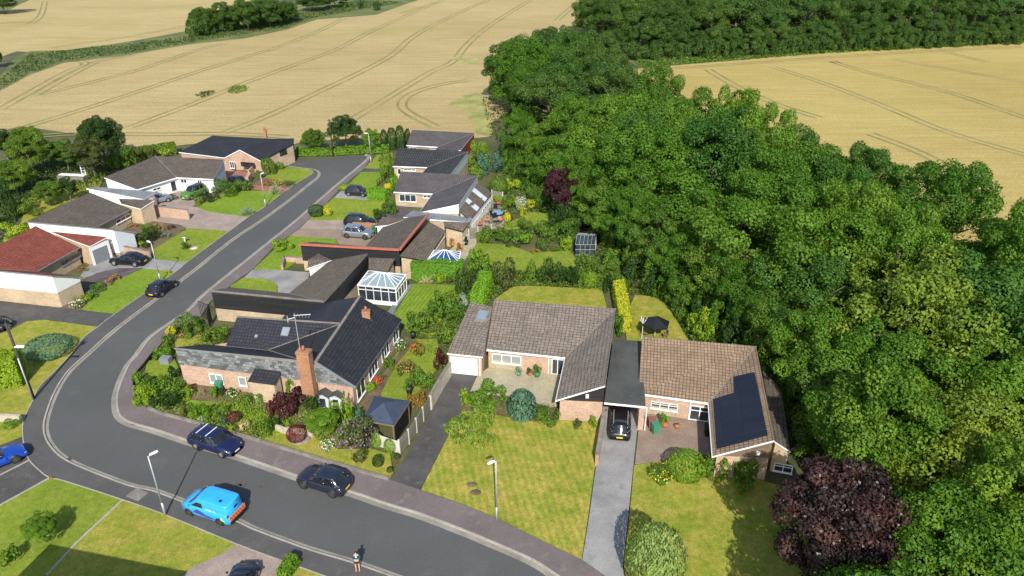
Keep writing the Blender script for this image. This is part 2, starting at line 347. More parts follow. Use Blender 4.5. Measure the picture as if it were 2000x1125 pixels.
# ------------------------------------------------------------------ ground, fields, road, pavements
def px(l, z=0.0): return [P(u, v, z) for u, v in l]
def sheet(name, pts, z, mat, thick=0.0, kind='structure'):
    bm = bmesh.new()
    vs = [bm.verts.new((p[0], p[1], z)) for p in pts]; f = bm.faces.new(vs)
    if f.normal.z < 0: f.normal_flip()
    f.normal_update()
    if f.normal.z < 0: f.normal_flip()
    if thick:
        r = bmesh.ops.extrude_face_region(bm, geom=[f]); top = [g for g in r['geom'] if isinstance(g, bmesh.types.BMVert)]
        low = [v for v in bm.verts if v not in top]
        for v in low: v.co.z -= thick
        bmesh.ops.recalc_face_normals(bm, faces=bm.faces)
    bmesh.ops.triangulate(bm, faces=[f for f in bm.faces if len(f.verts) > 4])
    me = bpy.data.meshes.new(name); bm.to_mesh(me); bm.free(); me.materials.append(mat)
    o = bpy.data.objects.new(name, me); link(o); tag(o, kind=kind); return o
def smooth_line(pts, n=4):
    out = []
    for i in range(len(pts)-1):
        a = pts[max(i-1, 0)]; b = pts[i]; c = pts[i+1]; d = pts[min(i+2, len(pts)-1)]
        for k in range(n):
            t = k/n
            out.append(.5*((2*b)+(-a+c)*t+(2*a-5*b+4*c-d)*t*t+(-a+3*b-3*c+d)*t*t*t))
    out.append(pts[-1].copy()); return out
def offs(pts, d):
    out = []
    for i, p in enumerate(pts):
        t = (pts[min(i+1, len(pts)-1)]-pts[max(i-1, 0)]); t.z = 0; t.normalize()
        out.append(p+Vector((-t.y, t.x, 0))*d)
    return out
def strip(mb, pts, d0, d1, z, thick=0.0):
    a, b = offs(pts, d0), offs(pts, d1)
    for i in range(len(pts)-1):
        q = [Vector((p.x, p.y, z)) for p in (a[i], b[i], b[i+1], a[i+1])]
        if (q[1]-q[0]).cross(q[2]-q[0]).z < 0: q.reverse()
        if thick: mb.prism(q, [p-Vector((0, 0, thick)) for p in q])
        else: mb.poly(q)
G = [(-900, -60), (900, -60), (900, 1500), (-900, 1500)]
sheet('ground', G, -.06, M['ground'])
O = smooth_line(px([(562.8, 325), (588, 328.4), (609.6, 331), (619, 334), (622.8, 340.4), (618, 348.8), (600, 363), (564, 392), (516, 427), (453.6, 468.8), (394.7, 516), (346.7, 553), (304, 585), (226.7, 643), (173, 690.7), (133, 728), (106.7, 770.7), (92, 810.7), (87.5, 836), (92, 858), (106, 879), (126, 896), (162.5, 914), (250, 947.5), (300, 959), (360, 981), (459, 1016.5), (498, 1034.5), (600, 1072), (690, 1099), (765, 1125), (860, 1160), (960, 1200)]))
I = smooth_line(px([(713, 303), (720, 310), (660, 360.8), (612, 402.8), (580.8, 430.4), (532.8, 468.8), (498, 497), (408, 569), (368, 608), (329, 634.7), (293, 661), (266.7, 696), (250.7, 714.7), (237, 744), (228.5, 770.7), (227.5, 792), (232, 810.7), (245, 822.7), (266.7, 831), (300, 840), (375, 865), (468, 893), (588, 934), (687, 963), (760, 988), (821, 1006), (900, 1036), (944, 1054), (1036, 1094), (1085, 1125), (1130, 1155), (1180, 1200)]))
far = px([(576, 313.5), (622, 310.9), (660, 306.8), (700, 304)])
sheet('road', O + [P(960, 1200)] + list(reversed(I)) + list(reversed(far)), 0.0, M['asphalt'])
mb = MB(); strip(mb, O, 0, .30, .006); tag(mb.build('kerb_channel', M['drain']), kind='structure')
mb = MB(); strip(mb, I, 0, -.42, .006); tag(mb.build('kerb_channel', M['drain']), kind='structure')
mb = MB(); strip(mb, O, -.14, 0, .115, .175); tag(mb.build('kerb', M['kerb']), kind='structure')
mb = MB(); strip(mb, I, 0, .14, .115, .175); tag(mb.build('kerb', M['kerb']), kind='structure')
O2 = px([(576, 333), (595, 331), (610, 334.6), (608.5, 341.6), (564, 369), (516, 406.4), (485, 425), (448.8, 452), (366.7, 513), (344, 532), (225, 614.7), (194, 638.7), (165, 660), (149, 682.7), (120, 714.7), (80, 754.7), (68, 777), (62, 790), (46.7, 824), (46, 853), (49, 872), (57, 898), (75, 917.5), (97, 934), (127.5, 941), (240, 977.5), (325, 1007.5), (462.5, 1064), (553.5, 1097.5), (630, 1125), (720, 1160), (820, 1200)])
I2 = px([(727, 306), (710, 331), (667, 365.6), (636, 400), (604, 428), (585.6, 446), (532, 486.7), (496, 525), (460, 550.7), (412, 589), (394.7, 616), (329, 650.7), (304, 688), (282.7, 720), (266.7, 738.7), (262.7, 760), (266.7, 786.7), (290.7, 799), (320, 811), (386.7, 829), (480, 856), (552, 877.5), (681, 916), (762, 938.5), (828, 961), (900, 985), (971.7, 1014.7), (1066.7, 1062), (1140, 1096), (1177, 1122), (1215, 1150), (1260, 1200)])
def offset_poly(a, b): return a + list(reversed(b))
sheet('pavement', offset_poly(offs(O, -.14), O2), .10, M['path'], .16)
sheet('pavement', offset_poly(offs(I, .14), I2), .10, M['pinkpath'], .16)
mb = MB(); strip(mb, smooth_line(O2[1:], 3), -.07, .02, .125, .16); tag(mb.build('path_edging', M['kerb']), kind='structure')
# fields
A_ = [(-40, 640), (-400, 500), (-500, 300), (-40, 250), (40, 246), (160, 262), (260, 290), (300, 285), (420, 272), (560, 276), (600, 270), (700, 262), (760, 268), (800, 258), (900, 268), (955, 262), (945, 220), (925, 190), (925, 120), (1010, 60), (1150, 60), (1260, 115), (1165, 10), (1190, -90), (1000, -90), (830, -10), (790, 5), (730, 25), (680, 28), (620, 33), (560, 53), (480, 70), (370, 82), (250, 103), (125, 118), (60, 140), (0, 170), (-300, 260)]
A_ = [p for p in A_ if p[0] > -250 or p[1] < 300][2:] if False else [(0, 258), (40, 246), (160, 262), (260, 292), (300, 288), (420, 276), (560, 283), (600, 276), (700, 268), (760, 272), (800, 262), (900, 272), (955, 266), (960, 240), (1050, 180), (1150, 130), (1245, 105), (1230, 60), (1190, -60), (1000, -90), (830, -10), (790, 5), (730, 25), (680, 28), (620, 33), (560, 53), (480, 70), (370, 82), (250, 103), (125, 118), (60, 140), (0, 170), (-250, 260), (-900, 420), (-900, 560), (-300, 330)]
sheet('wheat_field', px(A_), .05, M['wheat'], .1)
sheet('wheat_field', px([(-250, 245), (0, 112), (35, 100), (120, 103), (250, 87), (370, 60), (560, -5), (640, -60), (500, -120), (-200, -120), (-700, -30), (-700, 200)]), .05, M['wheat3'], .1)
sheet('wheat_field', px([(1246, 134), (1400, 121), (1600, 104), (1800, 91), (2000, 81), (2300, 70), (2700, 300), (2500, 600), (2000, 470), (1900, 480), (1500, 330), (1290, 210), (1245, 160)]), .05, M['wheat2'], .1)
sheet('field_margin', px([(-40, 165), (0, 150), (30, 112), (60, 100), (130, 98), (250, 82), (370, 60), (560, 18), (700, -30), (860, -60), (880, -30), (835, -5), (790, 9), (735, 29), (690, 33), (620, 38), (560, 58), (480, 75), (370, 87), (250, 108), (125, 123), (60, 146), (0, 178), (-60, 200)]), .07, M['verge'])
sheet('field_margin', px([(1225, 120), (1250, 134), (1400, 121), (1600, 104), (1800, 91), (2000, 81), (2300, 70), (2300, 40), (1250, 70)]), .07, M['verge'])
sheet('field_margin', px([(-20, -60), (110, -60), (70, -5), (40, 8), (10, 25), (-30, 40)]), .074, M['verge'])
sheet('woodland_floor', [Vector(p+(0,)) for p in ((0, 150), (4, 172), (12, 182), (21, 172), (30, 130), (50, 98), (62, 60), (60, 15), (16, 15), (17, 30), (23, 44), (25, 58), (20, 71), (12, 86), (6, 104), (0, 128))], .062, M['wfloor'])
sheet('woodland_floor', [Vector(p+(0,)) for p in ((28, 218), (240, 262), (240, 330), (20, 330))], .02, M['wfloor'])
def ragged(name, l, z, mat, amp=1.2, seed=2):
    rg_ = random.Random(seed); out = []; ps = px(l)
    for a, b in zip(ps, ps[1:]+ps[:1]):
        n = max(2, int((b-a).length/.9))
        for k in range(n): q = a.lerp(b, k/n); out.append(q+Vector((rg_.uniform(-amp, amp), rg_.uniform(-amp, amp)*1.6, 0)))
    return sheet(name, out, z, mat)
ragged('field_margin', [(872, 205), (905, 214), (915, 230), (930, 262), (958, 268), (960, 235), (948, 190), (930, 180), (900, 190)], .076, M['scrub'], .5)
ragged('field_margin', [(865, 110), (900, 120), (932, 126), (934, 114), (900, 113)], .076, M['scrub'], .4)
# tractor wheelings
RUTS = [[(0, 214), (60, 180), (130, 141), (160, 130), (166, 124), (155, 119), (125, 118)], [(70, 185), (160, 135), (200, 118), (260, 108)],
 [(31, 254), (150, 218), (280, 176), (400, 136), (546, 91), (620, 62), (672, 36)], [(70, 186), (150, 168), (280, 134), (380, 100), (440, 85)],
 [(252, 250), (300, 232), (380, 202), (440, 178), (490, 158), (600, 118), (655, 98), (720, 64), (800, 28), (870, -2)],
 [(437, 260), (520, 228), (605, 188), (700, 143), (765, 108), (810, 70), (880, 33), (965, -5)],
 [(690, 233), (760, 190), (840, 142), (885, 120), (915, 85), (960, 48), (1045, -6)], [(1088, 40), (1110, 20), (1138, -5)], [(1145, 60), (1143, 40), (1155, 38)],
 [(850, 248), (800, 222), (785, 205), (800, 186), (850, 168), (915, 157)], [(60, 47), (80, 30), (88, 3)], [(0, 46), (36, 44), (60, 46)], [(100, 94), (250, 72), (365, 50)],
 [(-10, 275), (140, 262), (300, 263), (440, 262), (560, 268)], [(785, 26), (850, 5)],
 ]
RUTS2 = [[(1382, 136), (1440, 170), (1520, 205), (1600, 230)], [(1508, 131), (1600, 160), (1720, 205), (1850, 258), (2010, 305)], [(1640, 124), (1627, 121), (1700, 143), (1850, 180), (2010, 233)], [(1745, 116), (1850, 135), (2010, 163), (2200, 200)], [(1850, 103), (1930, 122)], [(1700, 262), (1800, 300), (1900, 355)], [(1230, 138), (1400, 128), (1620, 112), (1850, 98), (2000, 92)]]
for k, r in enumerate(RUTS+RUTS2):
    ln = smooth_line(px(r), 6); mb = MB(); wd = .33
    for s in (-1, 1):
        strip(mb, ln, s*.95-wd, s*.95+wd, .058+.0035*(k % 3)+.012*(k % 2))
    tag(mb.build('wheel_track', M['rut']), kind='structure')
# lawns, beds, drives (each a thin raised slab)
Z = [.104]
def slab(name, l, m, z=None):
    Z[0] += .0007
    return sheet(name, px(l), (Z[0] if z is None else z), M[m], .17)
slab('driveway', [(-60, 585), (0, 589), (122.7, 602.7), (226.7, 614.7), (194.7, 638), (88, 625), (53, 629), (16, 648), (-60, 675)], 'tarmac', .101)
slab('lawn', [(-60, 680), (0, 653), (16, 648), (53, 629), (88, 626), (191, 640), (165, 659), (149, 682), (120, 714), (80, 754), (68, 776), (60, 790), (46, 824), (46, 853), (0, 871), (-80, 900), (-80, 700)], 'lawndry')
slab('driveway', [(-80, 895), (0, 872), (46, 854), (49, 872), (57, 898), (75, 917.5), (96, 935), (0, 988), (-80, 1030)], 'tarmac', .102)
slab('lawn', [(0, 990), (96, 936), (127, 942), (240, 978.5), (150, 1062), (90, 1125), (-100, 1300), (-150, 1080)], 'lawn')
slab('lawn', [(241, 979), (325, 1009), (461, 1065), (430, 1085), (368, 1113), (330, 1150), (200, 1300), (-60, 1300), (94, 1125), (153, 1062)], 'lawndry')
slab('driveway', [(462, 1066), (556, 1099), (545, 1125), (500, 1300), (210, 1300), (332, 1150), (369, 1114)], 'pinkdrive', .102)
slab('lawn', [(578, 1106), (630, 1126), (820, 1201), (700, 1300), (510, 1300), (560, 1125)], 'lawndry')
mb = MB(); strip(mb, px([(240, 978), (150, 1062), (92, 1125)]), -.09, .09, .118, .1); tag(mb.build('path_edging', M['kerb']), kind='structure')
mb = MB(); strip(mb, px([(0, 930), (57, 901)]), -.09, .09, .112, .1); strip(mb, px([(0, 989), (96, 936)]), -.09, .09, .118, .1); tag(mb.build('path_edging', M['kerb']), kind='structure')
# left gardens
slab('driveway', [(155, 545), (170, 520), (216, 499), (290, 502.7), (304, 508), (366.7, 513.5), (343, 532), (280, 524.5), (232, 524.5), (187, 535)], 'concrete', .102)
slab('gravel_bed', [(160, 556), (187, 535.5), (232, 525), (279, 525), (220, 553), (190, 577), (168, 577)], 'gravel')
slab('lawn', [(280, 525.5), (342, 533), (225, 613.5), (160, 604), (187, 580), (218.7, 553)], 'lawnstripe')
slab('flower_bed', [(118, 602), (160, 604.5), (187, 580), (172, 577)], 'soil')
slab('lawn', [(368, 446.7), (448, 452.5), (367, 512.5), (306.7, 507.5), (298.7, 489), (333, 468)], 'lawn')
slab('flower_bed', [(236, 478), (258, 440), (290, 432), (350, 440), (366, 446), (333, 468), (298, 489), (262, 488)], 'soil')
slab('driveway', [(282, 430), (300, 396), (330, 385), (352, 372), (425, 365), (402, 374.7), (383, 391), (388, 405), (444, 419.6), (486, 425), (450, 452), (360, 447)], 'pinkdrive', .102)
slab('lawn', [(382.8, 405), (424.8, 384.8), (453.6, 374), (523, 374), (552, 377.6), (517, 406), (486, 424.5), (444, 420), (405.6, 414)], 'lawnstripe')
slab('flower_bed', [(376, 404), (400, 388), (450, 356), (485, 366), (453.6, 374), (424.8, 385), (383, 406)], 'soil')
slab('driveway', [(444, 334), (487, 337), (493, 362), (568.8, 369), (552, 377.6), (480, 366), (440, 350)], 'redpave', .102)
slab('lawn', [(511, 352), (540, 331), (564, 327), (595, 329.6), (612, 335.6), (609, 341), (566, 368), (497, 361)], 'lawn')
slab('flower_bed', [(494, 362), (511, 348), (540, 352), (580, 355), (566, 369)], 'soil')
slab('back_garden_grass', [(60, 380), (130, 340), (210, 335), (190, 375), (120, 400), (40, 440)], 'lawndry')
# right-hand gardens
slab('lawn', [(736.4, 304), (766, 299), (771, 321), (747, 329), (712, 329)], 'lawn')
slab('driveway', [(713, 329.6), (747, 330.5), (747, 338), (705, 336)], 'tarmac', .102)
slab('lawn', [(705, 337), (749.6, 337.6), (752, 351), (737.6, 361.6), (719.6, 370), (679, 364)], 'lawnstripe')
slab('driveway', [(667, 373), (680, 369), (725.6, 380), (722, 391), (654, 386)], 'concrete', .102)
slab('lawn', [(652, 387), (752, 395), (749.6, 412), (735, 431), (603, 430)], 'lawn')
slab('driveway', [(602, 431), (740, 433), (733, 449), (586, 447.5)], 'pinkdrive', .102)
slab('driveway', [(585, 448), (675, 448.5), (733, 450), (735, 470), (712, 484), (656, 481), (662, 476), (655, 467), (567, 461)], 'brownpave', .103)
slab('driveway', [(742, 400), (800, 405), (812, 440), (740, 445), (735, 432)], 'gravel', .102)
slab('lawn', [(566.7, 462), (654.7, 468), (660, 476), (650, 500), (589, 508), (553, 528.5), (497, 525)], 'lawnstripe')
slab('driveway', [(493, 528), (553, 529), (604, 533), (600, 570), (564, 582), (542, 575), (542.7, 558.7), (521, 545), (478, 542.7)], 'concrete', .102)
slab('lawn', [(476, 544), (513, 545), (537, 553), (542, 564), (540, 578), (460, 572), (450, 560)], 'lawn')
slab('lawn', [(288, 706.7), (341, 702), (352, 726), (349, 735), (283, 733)], 'lawn')
slab('lawn', [(371, 783), (402, 786), (467, 790), (520, 797), (523, 816), (535, 838), (484, 842), (445, 820), (367, 818), (338, 808)], 'lawn')
slab('lawn', [(521, 848), (570, 837), (619, 848), (662, 880), (724, 878), (762, 888.5), (768, 925), (762, 936), (681, 914), (585, 886), (500, 860)], 'lawndry')
slab('flower_bed', [(300, 800), (330, 790), (372, 820), (440, 832), (520, 845), (500, 858), (380, 826)], 'soil')
slab('flower_bed', [(360, 758), (380, 750), (600, 790), (640, 830), (700, 850), (700, 880), (640, 860), (570, 836), (521, 812), (467, 790), (371, 782)], 'soil')
slab('lawn', [(341, 665), (395, 655), (430, 690), (345, 690)], 'lawndry')
slab('lawn', [(742, 772), (770, 700), (795, 665), (853, 664), (860, 690), (853, 722), (826, 760), (800, 778), (760, 790)], 'lawn')
slab('flower_bed', [(700, 795), (720, 770), (780, 690), (792, 660), (812, 668), (770, 720), (745, 770), (730, 800)], 'soil')
slab('lawn', [(808, 556), (897.6, 559), (900, 580), (850, 625), (800, 655), (770, 615)], 'lawnstripe')
slab('patio', [(757, 612), (790, 560), (808, 556), (776, 600), (768, 618)], 'flat', .12)
slab('driveway', [(876, 728), (933, 734), (921, 764), (901, 802), (885, 843), (868, 867), (821, 957.5), (762, 939), (795, 890), (843, 805)], 'tarmac', .102)
slab('patio', [(933, 735), (960, 716), (1110, 735), (1092, 738.5), (1088, 795), (1045, 791), (985, 775), (919, 766)], 'patio')
slab('lawn', [(902, 804), (1045, 823), (1090, 822), (1180, 820), (1170, 860), (1162, 912), (1150, 1000), (1136, 1094), (1066.7, 1060), (971.7, 1013), (900, 983), (823, 957), (870, 865)], 'lawnstripe2')
slab('flower_bed', [(900, 800), (925, 775), (990, 775), (1090, 800), (1092, 822), (1045, 826), (980, 815)], 'soil')
slab('driveway', [(1180, 770), (1252, 770), (1250, 797), (1243, 850), (1237, 910), (1228, 1000), (1216, 1110), (1225, 1160), (1177, 1123), (1137, 1095), (1152, 1000), (1164, 912), (1174, 850)], 'concrete', .103)
slab('driveway', [(1253, 790), (1395, 790), (1400, 895), (1353, 886), (1279, 904), (1240, 906), (1246, 850)], 'brownpave', .102)
slab('lawn', [(1238, 911), (1280, 905), (1353, 895), (1500, 945), (1600, 970), (1720, 1125), (1800, 1300), (1300, 1300), (1226, 1160), (1218, 1105), (1230, 1000)], 'lawndry')
slab('lawn', [(968, 585), (1000, 562), (1028, 560), (1175, 566), (1185, 600), (1178, 640), (980, 640)], 'lawndry')
slab('lawn', [(1240, 578), (1276, 581), (1302, 598), (1325, 634), (1345, 668), (1300, 700), (1225, 700), (1222, 640), (1230, 600)], 'lawndry')
slab('lawn', [(930, 476), (994, 480), (1036, 495), (1113, 491), (1132, 518), (1049, 532), (960, 520), (925, 490)], 'lawn')
slab('lawn', [(1032, 416), (1078, 418), (1076, 429), (1028, 444), (985, 450), (983, 440), (1015, 427)], 'lawn')
slab('patio', [(900, 446), (930, 395), (960, 385), (990, 405), (985, 440), (980, 452), (935, 462)], 'pinkdrive', .12)
slab('patio', [(845, 520), (900, 470), (932, 462), (930, 480), (905, 512), (890, 530)], 'patio', .12)
for u, v, a, b in ((268, 966, 1.3, 1.0), (516, 1063, .9, .8), (663, 1110, .8, .8)):
    c = P(u, v, .1); c.z = .106; mb = MB(); mb.box(c, a, b, .006, R(-24)); mb.box((c.x, c.y, .112), .55, .45, .006, R(-24)); o = mb.build('inspection_cover', M['path'] if u > 300 else M['coping']); tag(o, kind='structure')
for u, v in ((138, 895), (262, 827), (511, 948), (465, 948.5), (474, 946)):
    c = P(u, v, .01); mb = MB(); mb.box((c.x, c.y, .008), .5, .42, .006, R(-24)); o = mb.build('drain_cover', M['manhole']); tag(o, kind='structure')
for u, v, r in ((922, 949, .52), (929, 964, .55)):
    c = P(u, v); mb = MB(); mb.sphere((c.x, c.y, .115), r*.85, r*.62, .10, 14, 6); o = mb.build('molehill', M['soil'], smooth=True)
    tag(o, 'small mound of dark bare earth on the striped front lawn, '+('nearer the house' if v < 955 else 'nearer the road'), 'molehill', 'earth mounds on the front lawn')
# ------------------------------------------------------------------ houses
def ccw(p): return sum(p[i][0]*p[(i+1) % len(p)][1]-p[(i+1) % len(p)][0]*p[i][1] for i in range(len(p))) > 0
def inset(pts, ds):                   # pts ccw (Vector), ds distance per edge i -> i+1
    n = len(pts); out = []
    for i in range(n):
        a, b, c = pts[i-1], pts[i], pts[(i+1) % n]
        d1 = Vector((b.x-a.x, b.y-a.y)).normalized(); d2 = Vector((c.x-b.x, c.y-b.y)).normalized()
        n1 = Vector((-d1.y, d1.x))*ds[i-1]; n2 = Vector((-d2.y, d2.x))*ds[i]
        cr = d1.x*d2.y-d1.y*d2.x
        if abs(cr) < 1e-4: q = Vector((b.x, b.y))+n1
        else:
            p1 = Vector((b.x, b.y))+n1; p2 = Vector((b.x, b.y))+n2; w_ = p2-p1
            q = p1+d1*((w_.x*d2.y-w_.y*d2.x)/cr)
        out.append(Vector((q.x, q.y, b.z)))
    return out
def roof_mesh(polys, mat, parent, fascia=None, th=.16, name='roof', label=None):
    tri = []
    for pl in polys:
        if len(pl) == 4:
            n = (pl[1]-pl[0]).cross(pl[2]-pl[0]).normalized()
            if abs(n.dot(pl[3]-pl[0])) > .04: tri += [[pl[0], pl[1], pl[2]], [pl[0], pl[2], pl[3]]]; continue
        tri.append(pl)
    polys = tri; mb = MB(); cnt = {}
    def key(p): return (round(p.x, 2), round(p.y, 2))
    for pl in polys:
        for i in range(len(pl)):
            e = (key(pl[i]), key(pl[(i+1) % len(pl)])); cnt[e] = 1
    for pl in polys:
        n = (pl[1]-pl[0]).cross(pl[2]-pl[0])
        if n.z < 0: pl = list(reversed(pl))
        mb.poly(pl, 0); mb.poly([p-Vector((0, 0, th)) for p in reversed(pl)], 1)
        for i in range(len(pl)):
            a, b = pl[i], pl[(i+1) % len(pl)]
            if (key(b), key(a)) in cnt and (key(a), key(b)) in cnt: continue
            mb.poly([a-Vector((0, 0, th)), b-Vector((0, 0, th)), b, a], 1)
    return mb.build(name, [mat, fascia or M['white']], parent, label=label)
def trim(parent, a, b, w_, h, mat, name='fascia', lift=0.02):
    mb = MB(); up = Vector((0, 0, lift)); mb.beam(Vector(a)+up-Vector((0, 0, h-.03)), Vector(b)+up-Vector((0, 0, h-.03)), w_, h); return mb.build(name, mat, parent)
class Wall:                            # vertical wall line a->b, outside on the right-hand side when a->b runs anticlockwise
    def __init__(s, a, b):
        s.a = Vector(a[:2]); s.b = Vector(b[:2]); s.d = (s.b-s.a).normalized(); s.n = Vector((s.d.y, -s.d.x))
    def at(s, t, z, o=0.0): q = s.a+s.d*t+s.n*o; return Vector((q.x, q.y, z))
    def px(s, u, v): return on_wall(s.a, s.b, u, v)
def panel(mb, w_, s0, s1, z0, z1, o0, o1, mi=0):
    top = [w_.at(s0, z1, o0), w_.at(s0, z1, o1), w_.at(s1, z1, o1), w_.at(s1, z1, o0)]
    bot = [w_.at(s0, z0, o0), w_.at(s0, z0, o1), w_.at(s1, z0, o1), w_.at(s1, z0, o0)]
    if (top[1]-top[0]).cross(top[2]-top[0]).z < 0: top.reverse(); bot.reverse()
    mb.prism(top, bot, mi)
def window(parent, w_, s0, s1, z0, z1, cols=2, pane='glass', frame='white', rows=1, name='window', t=.07, sill=True):
    mb = MB(); panel(mb, w_, s0+.02, s1-.02, z0+.02, z1-.02, -.05, .015); o = mb.build(name, M[pane], parent)
    fr = MB()
    for a, b in ((z0, z0+t), (z1-t, z1)): panel(fr, w_, s0, s1, a, b, -.03, .05)
    for k in range(cols+1):
        c = s0+t/2+(s1-s0-t)*k/cols; panel(fr, w_, c-t/2, c+t/2, z0+t, z1-t, -.03, .046)
    for k in range(1, rows): c = z0+(z1-z0)*.68; panel(fr, w_, s0+t, s1-t, c-t/2, c+t/2, -.03, .04)
    fr.build('frame', M[frame], o)
    if sill: sb = MB(); panel(sb, w_, s0-.05, s1+.05, z0-.06, z0-.004, -.03, .11); sb.build('sill', M[frame], o)
    return o
def win_px(parent, w_, u0, v0, u1, v1, cols=2, **k):     # opposite corners as seen
    s0, z1 = w_.px(u0, v0); s1, z0 = w_.px(u1, v1)
    if s0 > s1: s0, s1 = s1, s0
    if z0 > z1: z0, z1 = z1, z0
    return window(parent, w_, s0, s1, max(z0, .1), z1, cols, **k)
def downpipe(parent, w_, s, z1, mat='white'):
    mb = MB(); mb.bar(w_.at(s, .05, .07), w_.at(s, z1, .07), .05, 6); return mb.build('downpipe', M[mat], parent)
def chimney(parent, c, rz, wx, wy, z0, z1, mat, pots=1, name='chimney'):
    mb = MB(); mb.box((c[0], c[1], z0), wx, wy, z1-z0, rz); mb.box((c[0], c[1], z1-.22), wx+.10, wy+.10, .12, rz); o = mb.build(name, M[mat], parent)
    for k in range(pots):
        m2 = MB(); x = (k-(pots-1)/2)*.4; q = (c[0]+x*math.cos(rz), c[1]+x*math.sin(rz)); m2.bar((q[0], q[1], z1+.002), (q[0], q[1], z1+.45), .13, 10, .11); m2.build('chimney_pot', M['terra'], o, True)
    return o
def skylight(parent, pl, u, v, wd, ln, mat='glasspale'):  # pl = three roof points
    c = on_plane(*pl, u, v); n = (pl[1]-pl[0]).cross(pl[2]-pl[0]).normalized(); n = n if n.z > 0 else -n
    t = Vector((-n.y, n.x, 0)).normalized(); b = n.cross(t)
    def quad(w2, l2, h): return [c+t*a*w2/2+b*e*l2/2+n*h for a, e in ((-1, -1), (1, -1), (1, 1), (-1, 1))]
    mb = MB(); mb.prism(quad(wd, ln, .10), quad(wd, ln, -.05)); o = mb.build('skylight', M['lead'], parent)
    m2 = MB(); m2.prism(quad(wd*.74, ln*.74, .125), quad(wd*.74, ln*.74, .10)); m2.build('pane', M[mat], o); return o
class House: pass
def l_house(name, label, pts, zs, roofmat, wallmat, clad=None, fascia='white', zc=2.25, cat='bungalow', ds=None, clad_edges=('gable', 'side', 'back'), wing_only=None):
    """L-shaped bungalow of two single-pitch roofs. pts: eL V FL FR C rL (photo sight lines), zs heights."""
    h = House(); q = {k: (P(p[0], p[1], z) if not isinstance(p, Vector) else p) for (k, p), z in zip(pts.items(), zs)}; h.q = q
    names = ['eL', 'V', 'FL', 'FR', 'C', 'rL']; ring = [q[k] for k in names]; flip = not ccw(ring)
    ctr = sum(ring, Vector())/6; h.t = thing(name, label, cat, (ctr.x, ctr.y, 0)); inv = Matrix.Translation((-ctr.x, -ctr.y, 0))
    h.root = thing_part_space(h.t)
    edges = {'front': ('eL', 'V'), 'court': ('V', 'FL'), 'gable': ('FL', 'FR'), 'side': ('FR', 'C'), 'back': ('C', 'rL'), 'end': ('rL', 'eL')}
    dd = {'front': .32, 'court': .32, 'gable': .12, 'side': .12, 'back': .12, 'end': .12}; dd.update(ds or {})
    order = ['front', 'court', 'gable', 'side', 'back', 'end']
    if flip: nm = list(reversed(names)); od = ['back', 'side', 'gable', 'court', 'front', 'end']
    else: nm = names; od = order
    ins = inset([q[k] for k in nm], [dd[e] for e in od]); wq = dict(zip(nm, ins)); h.wq = wq
    top = {k: q[k].z-.16 - (.02) for k in names}
    mb = MB(); n = len(nm)
    for i in range(n):
        a, b = wq[nm[i]], wq[nm[(i+1) % n]]; za, zb = top[nm[i]], top[nm[(i+1) % n]]
        mb.poly([(a.x, a.y, -.05), (b.x, b.y, -.05), (b.x, b.y, zb), (a.x, a.y, za)])
    h.wall = mb.build('wall', M[wallmat], h.t)
    h.roof = roof_mesh([[q['eL'], q['V'], q['C'], q['rL']], [q['V'], q['FL'], q['FR'], q['C']]], M[roofmat], h.t, M[fascia])
    h.walls = {}
    for e, (a, b) in edges.items():
        h.walls[e] = Wall(wq[b], wq[a]) if flip else Wall(wq[a], wq[b])
    if clad:
        for e in (clad if isinstance(clad, dict) else clad_edges):
            a, b = edges[e]
            if flip: a, b = b, a
            w_ = h.walls[e]; L = (w_.b-w_.a).length; mb = MB(); z_a, z_b = q[a].z-.17, q[b].z-.17
            lo = zc
            tp = [w_.at(-.03, max(z_a, lo+.02), .04), w_.at(L+.03, max(z_b, lo+.02), .04)]; bt = [w_.at(-.03, lo, .04), w_.at(L+.03, lo, .04)]
            mb.poly([bt[0], bt[1], tp[1], tp[0]]); bi = [w_.at(-.03, lo, -.02), w_.at(L+.03, lo, -.02)]
            mb.poly([bi[0], bi[1], bt[1], bt[0]])
            ti = [w_.at(-.03, tp[0].z, -.02), w_.at(L+.03, tp[1].z, -.02)]
            mb.poly([tp[0], tp[1], ti[1], ti[0]]); mb.poly([bt[0], tp[0], ti[0], bi[0]]); mb.poly([bi[1], ti[1], tp[1], bt[1]])
            mb.build('cladding', M[clad[e] if isinstance(clad, dict) else clad], h.t)
    tr = MB(); tr.beam(q['V']+Vector((0, 0, -.03)), q['C']+Vector((0, 0, -.03)), .09, .05); tr.build('valley_flashing', M['coping'], h.roof)
    gt = MB()
    for a, b in (('eL', 'V'), ('V', 'FL')): gt.beam(q[a]-Vector((0, 0, .16)), q[b]-Vector((0, 0, .16)), .13, .11)
    gt.build('gutter', M[fascia], h.roof)
    h.main = (q['eL'], q['V'], q['C']); h.wing = (q['V'], q['FL'], q['C']); return h
def thing_part_space(t):
    WS.add(t.name); return t
HI = 4.05
def lean_to(h, hi2, lo2, roofmat, wallmat, name='extension_roof', fascia='white', th=.14, z0=-.05, infl=.15, wname='extension_wall'):
    """roof plane hi2[0]-hi2[1] (upper edge) to lo2[1]-lo2[0] (lower edge) on its own walls"""
    r = roof_mesh([[hi2[0], hi2[1], lo2[1], lo2[0]]], M[roofmat], h.t, M[fascia], th, name)
    ring = [hi2[0], hi2[1], lo2[1], lo2[0]]
    if not ccw(ring): ring = list(reversed(ring))
    q = inset(ring, [infl]*4); mb = MB()
    for i in range(4):
        a, b = q[i], q[(i+1) % 4]; mb.poly([(a.x, a.y, z0), (b.x, b.y, z0), (b.x, b.y, b.z-th-.02), (a.x, a.y, a.z-th-.02)])
    w_ = mb.build(wname, M[wallmat], h.t)
    return r, w_, q
